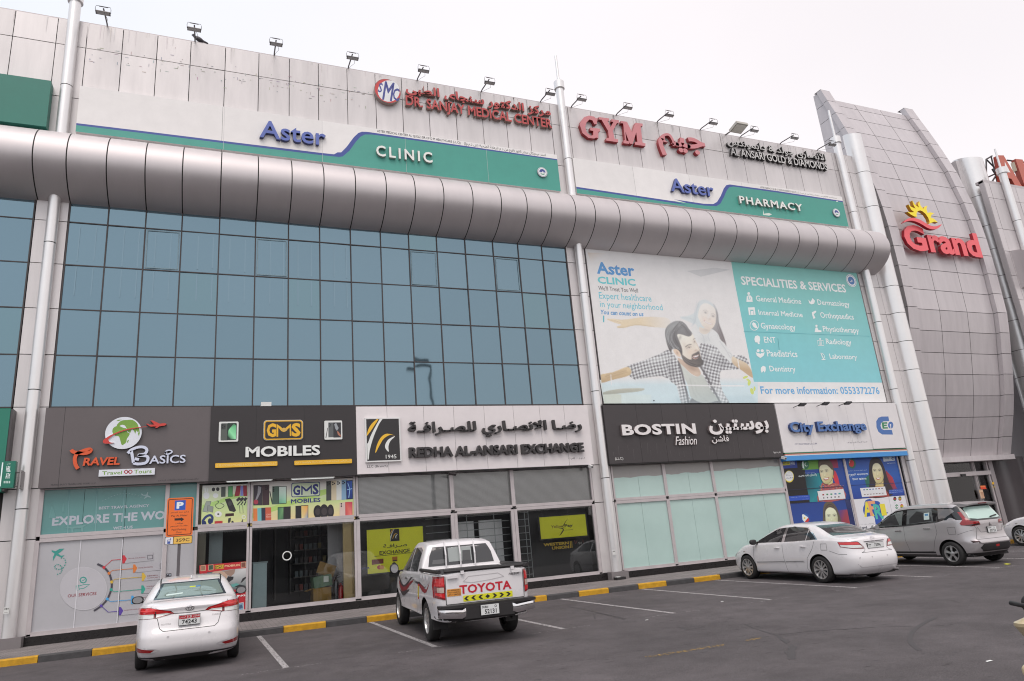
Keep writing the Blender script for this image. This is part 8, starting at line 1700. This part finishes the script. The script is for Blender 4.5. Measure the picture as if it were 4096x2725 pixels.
vs = [(x-.0, y*(1 if x < -1.7 else .98), z-.03*(abs(y)/.62)**3) for y in (-.6, -.55, -.33, 0, .33, .55, .6) for x, z in pr_]; n = len(pr_); mb.mesh(vs, [(i*n+k, (i+1)*n+k, (i+1)*n+(k+1) % n, i*n+(k+1) % n) for i in range(6) for k in range(n)]); mb.face(vs[:n]); mb.face(vs[-n:][::-1]); sp = mb.build('roof_spoiler', 'paint_silver', c.root, auto=40)
mb = MB(); mb.box((-1.99, -.16, 1.61), (-1.95, .16, 1.632), C(110, 20, 24)); mb.build('brake_lamp', 'lens', sp)
mb = MB(); c.line(mb, 'B', [(.60, 1.1), (.52, .95), (.56, .85), (.62, .68), (-.62, .68), (-.56, .85), (-.52, .95), (-.6, 1.1)], .008, (.05, .05, .05)); mb.build('panel_seam', 'attr', c.root); mb = MB(); c.line(mb, 'B', [(.5, 1.0), (.42, .86), (-.42, .86), (-.5, 1.0)], .014, (.18, .17, .18), .003); mb.build('plate_recess', 'attr', c.root)
mb = MB(); c.decal(mb, 'B', [(.60, .46), (.5, .56), (-.5, .56), (-.60, .46), (-.5, .36), (.5, .36)], (.02, .02, .02), .008); c.decal(mb, 'B', [(.8, .33), (-.8, .33), (-.7, .25), (.7, .25)], (.02, .02, .02), .008); mb.build('bumper_insert', 'black_plastic', c.root)
mb = MB(); c.decal(mb, 'B', [(.07, .52), (-.07, .52), (-.06, .46), (.06, .46)], C(170, 24, 24), .012); mb.build('centre_reflector', 'lens', c.root)
mb = MB(); c.line(mb, 'B', [(.62, .60), (.55, .57), (-.55, .57), (-.62, .60)], .03, (.55, .53, .54), .008); mb.build('bumper_trim', 'chrome', c.root)
mb = MB(); [c.decal(mb, 'B', [(dy, 1.065+dz), (dy-.025, 1.035+dz), (dy, 1.005+dz), (dy+.025, 1.035+dz)], (.7, .7, .7), .012) for dy, dz in ((0, .035), (.028, -.01), (-.028, -.01))]; mb.build('badge', 'chrome', c.root)
mb = MB(); c.text(mb, 'B', 'XPANDER', (.5, .72), (.3, .745), (.6, .58, .58), .006, .01, .2); mb.build('badge_lettering', 'attr', c.root)
c.plate(-2.085, .17, -.17, .83, .985, [('55723', .2, .1, .85, .55, (.02, .02, .02)), ('X', .68, .68, .8, .92, (.03, .03, .03)), ('DUBAI', .06, .7, .4, .9, (.05, .05, .05))])
mb = MB(); mb.box((-1.9, -.7, .22), (1.8, .7, .28), (.015, .015, .015)); mb.build('underbody', 'black_plastic', c.root)
c.wheels([(1.3875, .765), (-1.3875, .765)], 5, double=True, w=.2, rim=.66); c.mirror(.86, 1.0, 1.11, 'paint_silver', sx=.12)
c.place(19.82, 15.8, 89)
# ------------------------------------------------------------------ roof floodlights
def ell3(mb, c, rx, ry, rz, col=(.5, .5, .5), n=14, m=9, rot=None):
    c = Vector(c); vs = []
    for i in range(m):
        t = math.pi*i/(m-1)
        for k in range(n):
            v = Vector((rx*math.sin(t)*math.cos(2*math.pi*k/n), ry*math.sin(t)*math.sin(2*math.pi*k/n), rz*math.cos(t)))
            if rot: v = rot @ v
            vs.append(c+v)
    mb.mesh(vs, [(i*n+k, (i+1)*n+k, (i+1)*n+(k+1) % n, i*n+(k+1) % n) for i in range(m-1) for k in range(n)], col)
FX = [(-3.53, 'above the left end of the long white clinic sign'), (-1.05, 'with a pigeon at its foot'), (1.38, 'third from the left end of the parapet'), (3.84, 'left of the round logo disc'), (6.31, 'first right of the round logo disc'), (8.79, 'above the middle of the red medical letters'), (11.24, 'left of the middle roof mast'), (12.58, 'right of the middle roof mast'),
      (14.64, 'above the pink letter G'), (16.61, 'above the pink letter M'), (18.81, 'above the pink Arabic word'), (20.98, 'right of the larger pale floodlight'), (23.23, 'above the middle of the grey jeweller letters'), (25.45, 'at the right end of the parapet beside the mast')]
proto = None
for i, (x, lb) in enumerate(FX):
    if proto is None:
        o3 = (x, FY+.05, ROOF); proto = t = thing('roof_floodlight', o3, '', 'floodlight', 'floodlights along the parapet')
        mb = MB(); mb.tube([(x, FY+.08, ROOF), (x, FY-.12, ROOF+.04), (x, FY-.86, ROOF-.04)], .022, 8, C(92, 84, 86)); mb.build('arm', 'steel', t)
        mb = MB(); y, z = FY-.9, ROOF-.1
        mb.tube([(x-.2, y+.03, z-.09), (x-.205, y-.02, z+.01), (x-.185, y-.02, z+.09), (x+.185, y-.02, z+.09), (x+.205, y-.02, z+.01), (x+.2, y+.03, z-.09)], .007, 6, C(80, 74, 76)); mb.build('bracket', 'steel', t)
        mb = MB(); mb.obox((x, y+.02, z-.11), (.195, 0, 0), (0, .06, -.016), (0, .004, .016), C(78, 72, 74)); mb.obox((x, y, z+.095), (.12, 0, 0), (0, .015, 0), (0, 0, .006), C(150, 140, 142)); h = mb.build('lamp_head', 'steel', t)
        mb = MB(); mb.obox((x, y+.015, z-.13), (.17, 0, 0), (0, .05, -.013), (0, .001, .004), C(150, 144, 146)); mb.build('lamp_glass', 'attr_gloss', h)
        mb = MB(); mb.tube([(x+.05, y+.05, z-.12), (x+.1, y+.2, z-.16), (x+.04, y+.5, z-.05), (x, FY, ROOF)], .006, 5, C(150, 144, 146)); mb.build('cable', 'attr', t)
        r = t
    else: r = copy_tree(proto)
    r.location = (x, FY+.05, ROOF); r['label'] = 'black floodlight on the roof edge, '+lb
t = thing('large_floodlight', (20.16, FY, ROOF), 'larger pale grey floodlight on the roof edge left of the grey letters', 'floodlight')
x = 20.16; mb = MB(); mb.tube([(x, FY+.08, ROOF), (x, FY-.62, ROOF-.06)], .03, 8, C(110, 102, 100)); mb.build('arm', 'steel', t)
mb = MB(); mb.obox((x, FY-.85, ROOF-.16), (.3, 0, 0), (0, .26, -.06), (0, .02, .06), C(176, 166, 160)); h = mb.build('lamp_head', 'attr', t); mb = MB(); mb.obox((x, FY-.87, ROOF-.232), (.26, 0, 0), (0, .21, -.05), (0, .001, .005), C(200, 192, 184)); mb.build('lamp_glass', 'attr_gloss', h)
# pigeon
q = Vector((-1.0, FY-.02, ROOF+.03)); t = thing('pigeon', q, 'dark pigeon sitting on the parapet at the foot of a floodlight', 'bird')
mb = MB(); pc = C(58, 52, 58); R = Matrix.Rotation(.5, 3, 'Y')
ell3(mb, q+Vector((.06, 0, .1)), .17, .075, .08, pc, rot=R); ell3(mb, q+Vector((-.1, 0, .22)), .05, .045, .05, pc); mb.tube([q+Vector((-.04, 0, .14)), q+Vector((-.09, 0, .2))], [.055, .04], 8, pc); mb.tube([q+Vector((.16, 0, .06)), q+Vector((.33, 0, -.01))], [.045, .03], 6, pc); mb.tube([q+Vector((-.14, 0, .22)), q+Vector((-.18, 0, .21))], [.012, .003], 6, C(90, 80, 76)); mb.tube([q+Vector((.03, .02, .05)), q+Vector((.03, .02, -.01))], .007, 5, C(150, 80, 70)); mb.build('body', 'attr', t, smooth=True)
# ------------------------------------------------------------------ parking sign
YS = 18.42; q = [P('D', x, y, YS) for x, y in ((1578, 1165), (1828, 1150), (1815, 1515), (1560, 1525))]
x0, x1, z0, z1 = (q[0].x+q[3].x)/2, (q[1].x+q[2].x)/2, (q[2].z+q[3].z)/2, (q[0].z+q[1].z)/2
pole = thing('parking_sign', ((x0+x1)/2, YS+.04, KT), 'orange parking sign with blue P and arrow on grey pole behind the sedan', 'sign')
px_ = P('S', 1684, 400, YS).x; mb = MB(); mb.box((px_-.032, YS+.012, KT), (px_+.032, YS+.07, z1-.06), C(98, 90, 94)); mb.build('pole', 'steel', pole)
orr = C(226, 106, 42); mb = MB(); mb.prism(rbox(x0, x1, z0, z1, .045), YS-.008, YS+.01, orr, C(120, 110, 110)); mb.build('sign_plate', 'ink', pole)
a = Art('D', YS-.008); K_ = C(44, 36, 36); a.wpoly(rbox(x0+.025, x1-.025, z0+.025, z1-.025, .035), K_); a.wpoly(rbox(x0+.04, x1-.04, z0+.04, z1-.04, .025), orr)
a.poly([(1650, 1185), (1752, 1180), (1748, 1272), (1645, 1278)], C(40, 84, 176)); a.text('P', (1664, 1262), (1734, 1196), C(226, 222, 226), bold=.05)
a.text(ar('إدفع عند الجهاز'), (1608, 1310), (1784, 1283), K_, bold=.01); a.text('Pay At Meter', (1615, 1345), (1770, 1313), K_, bold=.006); a.poly([(1645, 1353), (1705, 1350), (1705, 1342), (1738, 1360), (1707, 1382), (1706, 1372), (1646, 1374)], C(36, 30, 30))
a.text(ar('مواقف'), (1655, 1412), (1726, 1388), K_, bold=.01); a.text(ar('خاضعة للرسوم'), (1605, 1440), (1770, 1412), K_, bold=.01); a.text('Paid Parking', (1618, 1475), (1756, 1444), K_, bold=.006); a.text('Zone', (1660, 1492), (1712, 1474), K_, bold=.006); a.build('sign_print', pole)
q = [P('S', x, y, YS) for x, y in ((1553, 206), (1815, 190), (1812, 262), (1553, 286))]; X0, X1, Z0, Z1 = (q[0].x+q[3].x)/2, (q[1].x+q[2].x)/2, (q[2].z+q[3].z)/2, (q[0].z+q[1].z)/2
mb = MB(); mb.prism(rbox(X0, X1, Z0, Z1, .02), YS-.008, YS+.01, K_); mb.build('zone_plate', 'ink', pole)
a = Art('S', YS-.008); xm = P('S', 1634, 240, YS).x; a.wpoly(rbox(xm+.006, X1-.012, Z0+.012, Z1-.012, .012), C(220, 170, 80)); a.wpoly(rbox(X0+.012, xm-.006, Z0+.012, Z1-.012, .012), C(214, 206, 212)); a.text('359C', (1658, 254), (1787, 214), K_, bold=.012)
a.poly([(1578, 232), (1606, 230), (1606, 270), (1576, 272)], C(60, 80, 150)); a.line([(1610, 215), (1609, 235)], .015, C(60, 80, 150)); a.poly([(1582, 238), (1602, 236), (1602, 246), (1582, 248)], C(214, 206, 212)); a.build('zone_print', pole)
# ------------------------------------------------------------------ small fixtures
for v, x, y, Y, lb in (('F', 2268, 745, FY-.35, 'small white security camera under the white panelled exchange sign'), ('G', 1850, 665, FY-.4, 'small white security camera at the left foot of the blue exchange posters')):
    q = P(v, x, y, Y); t = thing('security_camera', q, lb, 'camera'); mb = MB(); mb.tube([q+Vector((.02, .2, .08)), q+Vector((0, .05, .02))], .016, 6, C(90, 84, 86)); mb.build('bracket', 'attr', t)
    mb = MB(); mb.obox(q, (.04, 0, 0), (-.02, .075, .03), (0, -.02, .04), C(206, 198, 200)); h = mb.build('camera_body', 'attr', t); mb = MB(); mb.obox(q+Vector((.02, -.08, -.03)), (.03, 0, 0), (0, .006, 0), (0, 0, .03), (.02, .02, .02)); mb.build('lens', 'attr_gloss', h)
q = P('F', 968, 815, FY-.35); t = thing('wall_lamp', q, 'small dark lamp on a bracket under the white exchange sign', 'lamp')
mb = MB(); mb.tube([(q.x+.1, FY-.07, q.z+.1), (q.x+.1, q.y, q.z+.06), (q.x, q.y-.02, q.z)], .014, 6, C(60, 54, 56)); mb.build('arm', 'steel', t); mb = MB(); mb.obox((q.x-.02, q.y-.05, q.z-.01), (.11, 0, -.02), (0, .06, -.02), (0, 0, .016), C(70, 62, 64)); mb.build('lamp_head', 'steel', t)
x, y, z = P('T', 900, 192, FY-.5).x, FY-.5, PZ-.02
t = thing('bait_box', (x, y, z), 'small black box with pale lid on the pavement by the middle column', 'box'); mb = MB(); mb.box((x-.16, y-.12, z-.02), (x+.16, y+.1, z+.1), (.02, .02, .02)); mb.build('box_body', 'black_plastic', t); mb = MB(); mb.box((x-.14, y-.1, z+.101), (x-.02, y+.06, z+.12), C(206, 200, 200)); mb.box((x-.02, y-.1, z+.1), (x+.12, y+.06, z+.108), C(70, 66, 66)); mb.build('box_lid', 'attr', t)
q = P('E', 742, 174, FY-.3); mb = MB(); mb.box((q.x-.14, FY-.3, 6.3), (q.x+.14, FY-.12, 6.42), C(214, 208, 208)); tag(mb.build('junction_box', 'attr'), 'small white box lying on top of the black phone shop sign', 'box')
for v, x, y, Yc_, lb in (('S', 60, 900, FY-.36, 'worn white sticker with pictograms low on the left column'), ('J', 1588, 1195, FY-.36, 'worn white sticker with pictograms low on the middle column')):
    q = P(v, x, y, Yc_); a = Art(v, Yc_); w2 = .055; a.wpoly([(q.x-w2, q.z-.075), (q.x+w2, q.z-.075), (q.x+w2, q.z+.075), (q.x-w2, q.z+.075)], C(206, 200, 200)); [a.wpoly([(q.x-.04+.03*k, q.z+.02), (q.x-.02+.03*k, q.z+.02), (q.x-.02+.03*k, q.z+.055), (q.x-.04+.03*k, q.z+.055)], C(80, 74, 76)) for k in range(3)]
    a.wpoly([(q.x-.04, q.z-.05), (q.x+.03, q.z-.05), (q.x+.03, q.z-.04), (q.x-.04, q.z-.04)], C(150, 140, 142)); tag(a.build('column_sticker', None), lb, 'sticker')
g_ = G('T2', 2210, 80); mb = MB(); mb.mesh([(g_.x+dx, g_.y+dy, gz(g_.y)+dz) for dx, dy, dz in ((-.05, 0, .006), (.02, -.04, .012), (.14, .02, .008), (.03, .05, .03), (-.02, .12, .02))], [(0, 1, 3), (1, 2, 3), (0, 3, 4)], C(196, 186, 60)); tag(mb.build('fallen_leaf', 'attr'), 'yellow green leaf lying on the asphalt behind the grey car', 'leaf')
for v, x, y, s_, lb in (('T2', 2030, 995, .05, 'white paper scrap on the asphalt near the scooter'), ('T', 1158, 606, .035, 'tiny white scrap on the asphalt in the empty middle bay'), ('T', 1870, 431, .04, 'tiny white scrap on the asphalt left of the white saloon')):
    g_ = G(v, x, y); mb = MB(); mb.mesh([(g_.x-s_, g_.y-.01, gz(g_.y)+.006), (g_.x+s_, g_.y-.012, gz(g_.y)+.008), (g_.x+s_*.9, g_.y+.02, gz(g_.y)+.012), (g_.x-s_*.8, g_.y+.018, gz(g_.y)+.01)], [(0, 1, 2, 3)], C(220, 214, 214)); tag(mb.build('paper_scrap', 'attr'), lb, 'litter')
# ------------------------------------------------------------------ cream scooter, only its front end reaches into the frame
pf = P('T2', 2285, 1045, 4.75); ps2 = P('T2', 2250, 690, 4.75); X0 = ps2.x+.2; zs = ps2.z; gy = gz(4.75)
t = thing('scooter', (X0+.7, 4.75, gy), 'cream motor scooter entering the lower right corner, front shield and mudguard visible', 'scooter')
def loft(mb, secs, n=20, col=(.5, .5, .5)):       # secs: (x, z, ry, rz)
    vs = []
    for x, z, ry, rz in secs:
        for k in range(n):
            a_ = 2*math.pi*k/n; vs.append((x, 4.75+ry*math.copysign(abs(math.cos(a_))**.75, math.cos(a_)), z+rz*math.copysign(abs(math.sin(a_))**.75, math.sin(a_))))
    m = len(secs); mb.mesh(vs, [(i*n+k, i*n+(k+1) % n, (i+1)*n+(k+1) % n, (i+1)*n+k) for i in range(m-1) for k in range(n)]); mb.face(vs[:n][::-1]); mb.face(vs[-n:])
def vloft(mb, secs, n=20):                        # secs: (z, xfront, xback, halfwidth)
    vs = []
    for z, xa, xb, hw in secs:
        for k in range(n):
            a_ = 2*math.pi*k/n; vs.append(((xa+xb)/2-(xb-xa)/2*math.copysign(abs(math.cos(a_))**.8, math.cos(a_)), 4.75+hw*math.copysign(abs(math.sin(a_))**.8, math.sin(a_)), z))
    m = len(secs); mb.mesh(vs, [(i*n+k, i*n+(k+1) % n, (i+1)*n+(k+1) % n, (i+1)*n+k) for i in range(m-1) for k in range(n)]); mb.face(vs[:n][::-1]); mb.face(vs[-n:])
zb_ = P('T2', 2357, 930, 4.75).z; zt_ = P('T2', 2330, 603, 4.75).z
mb = MB(); vloft(mb, [(zb_-.16, X0+.26, X0+.42, .09), (zb_, X0+.20, X0+.42, .13), (zb_+(zs-zb_)*.55, X0+.085, X0+.4, .19), (zs-.01, X0+.005, X0+.38, .2), (zs+.02, X0+.0, X0+.37, .19), (zt_-.005, X0+.145, X0+.36, .13), (zt_+.01, X0+.17, X0+.35, .1)]); mb.build('front_shield', 'cream_paint', t, auto=30)
xn = pf.x+.1; zf = P('T2', 2310, 1040, 4.75).z; zl = P('T2', 2357, 1130, 4.75).z
mb = MB(); loft(mb, [(xn+.0, zf-.05, .012, .02), (xn+.015, zf-.055, .04, .045), (xn+.06, zf-.06, .065, .06), (xn+.16, zf-.05, .075, .06), (xn+.28, zf-.01, .08, .055), (xn+.44, zf-.03, .075, .05), (xn+.56, zf-.14, .06, .03)]); mb.build('front_mudguard', 'cream_paint', t, auto=40)
wr_ = .24; wz = gy+wr_; wx = xn+.30
mb = MB(); mb.lathe([(wr_*.55, -.055), (wr_*.9, -.055), (wr_, -.02), (wr_, .02), (wr_*.9, .055), (wr_*.55, .055)], (wx, 4.75, wz), 'y', 32); w1 = mb.build('wheel', 'tyre', t, auto=50); mb = MB(); mb.lathe([(0, -.03), (wr_*.58, -.03), (wr_*.58, .03), (0, .03)], (wx, 4.75, wz), 'y', 24); mb.build('rim', 'alloy', w1)
mb = MB(); mb.tube([(wx, 4.66, wz), (wx+.1, 4.69, zf+.1), (X0+.3, 4.73, zb_)], [.025, .03, .04], 8); mb.tube([(wx, 4.84, wz), (wx+.1, 4.81, zf+.1), (X0+.3, 4.77, zb_)], [.025, .03, .04], 8); ell3(mb, (xn+.2, 4.75, zf+.03), .14, .07, .07); mb.build('front_fork', 'black_plastic', t, smooth=True)
mb = MB(); mb.tube([(X0+.3, 4.45, zt_+.1), (X0+.24, 4.6, zt_+.09), (X0+.24, 4.9, zt_+.09), (X0+.3, 5.05, zt_+.1)], .022, 8); mb.tube([(X0+.28, 4.75, zt_), (X0+.25, 4.75, zt_+.1)], .05, 8); hb = mb.build('handlebar', 'black_plastic', t, smooth=True)
mq = P('T2', 2590, 500, 4.75)
mb = MB(); ell3(mb, (mq.x+.07, 4.55, mq.z+.02), .05, .06, .09); mb.tube([(mq.x+.07, 4.55, mq.z-.04), (X0+.27, 4.56, zt_+.1)], .012, 6); mb.build('mirror', 'black_plastic', t, smooth=True); mb = MB(); ell3(mb, (mq.x+.07, 4.98, mq.z+.02), .05, .06, .09); mb.tube([(mq.x+.07, 4.98, mq.z-.04), (X0+.27, 4.96, zt_+.1)], .012, 6); mb.build('mirror', 'black_plastic', t, smooth=True)
mb = MB(); loft(mb, [(X0+.4, gy+.3, .14, .05), (X0+.8, gy+.28, .15, .05), (X0+.95, gy+.45, .16, .2), (X0+1.3, gy+.55, .18, .18), (X0+1.65, gy+.62, .1, .08)]); mb.build('rear_body', 'cream_paint', t, auto=40); mb = MB(); loft(mb, [(X0+.85, gy+.72, .1, .03), (X0+1.0, gy+.76, .15, .05), (X0+1.5, gy+.8, .14, .05), (X0+1.62, gy+.82, .08, .03)]); mb.build('seat', 'black_plastic', t, auto=40)
w2 = copy_tree(w1, t); w2.location = (1.1, 0, 0)

# ------------------------------------------------------------------ tall lamp across the road: the photograph shows only its mirror image in the blue glass
d_ = ray('M2', 900, 1180); k_ = 2.1*FY/d_.y; vx, vy, vz = d_.x*k_, d_.y*k_, d_.z*k_+HCAM
lx, ly = vx, 2*FY-vy
t = thing('street_lamp', (lx, ly, gz(ly)), 'tall dark street lamp seen only as a reflection in the blue glass wall', 'street lamp')
mb = MB(); mb.tube([(lx, ly, gz(ly)), (lx, ly, vz)], [.16, .09], 12, C(60, 58, 60)); mb.build('post', 'steel', t); mb = MB(); mb.obox((lx-.45, ly, vz+.06), (.5, 0, 0), (0, .16, 0), (0, 0, .08), C(60, 58, 60)); mb.build('lamp_head', 'steel', t)
t = thing('opposite_building', (15, -48, -1.2), 'long low building across the road, seen only as a dark reflection in the shop windows', 'building')
mb = MB(); mb.box((-70, -62, -2), (-5, -48, 4.2), C(120, 112, 112)); mb.box((-5, -62, -2), (48, -47, 6.0), C(104, 98, 100)); mb.box((48, -62, -2), (120, -48, 5.0), C(126, 116, 114)); mb.build('wall', 'attr', t)
mb = MB()
for k in range(30): mb.box((-66+6*k, -47.05 if -5 < -66+6*k < 44 else -48.05, .4), (-62.4+6*k, -46.9 if -5 < -66+6*k < 44 else -47.9, 2.9), C(44, 42, 46))
mb.build('shutters', 'attr', t)
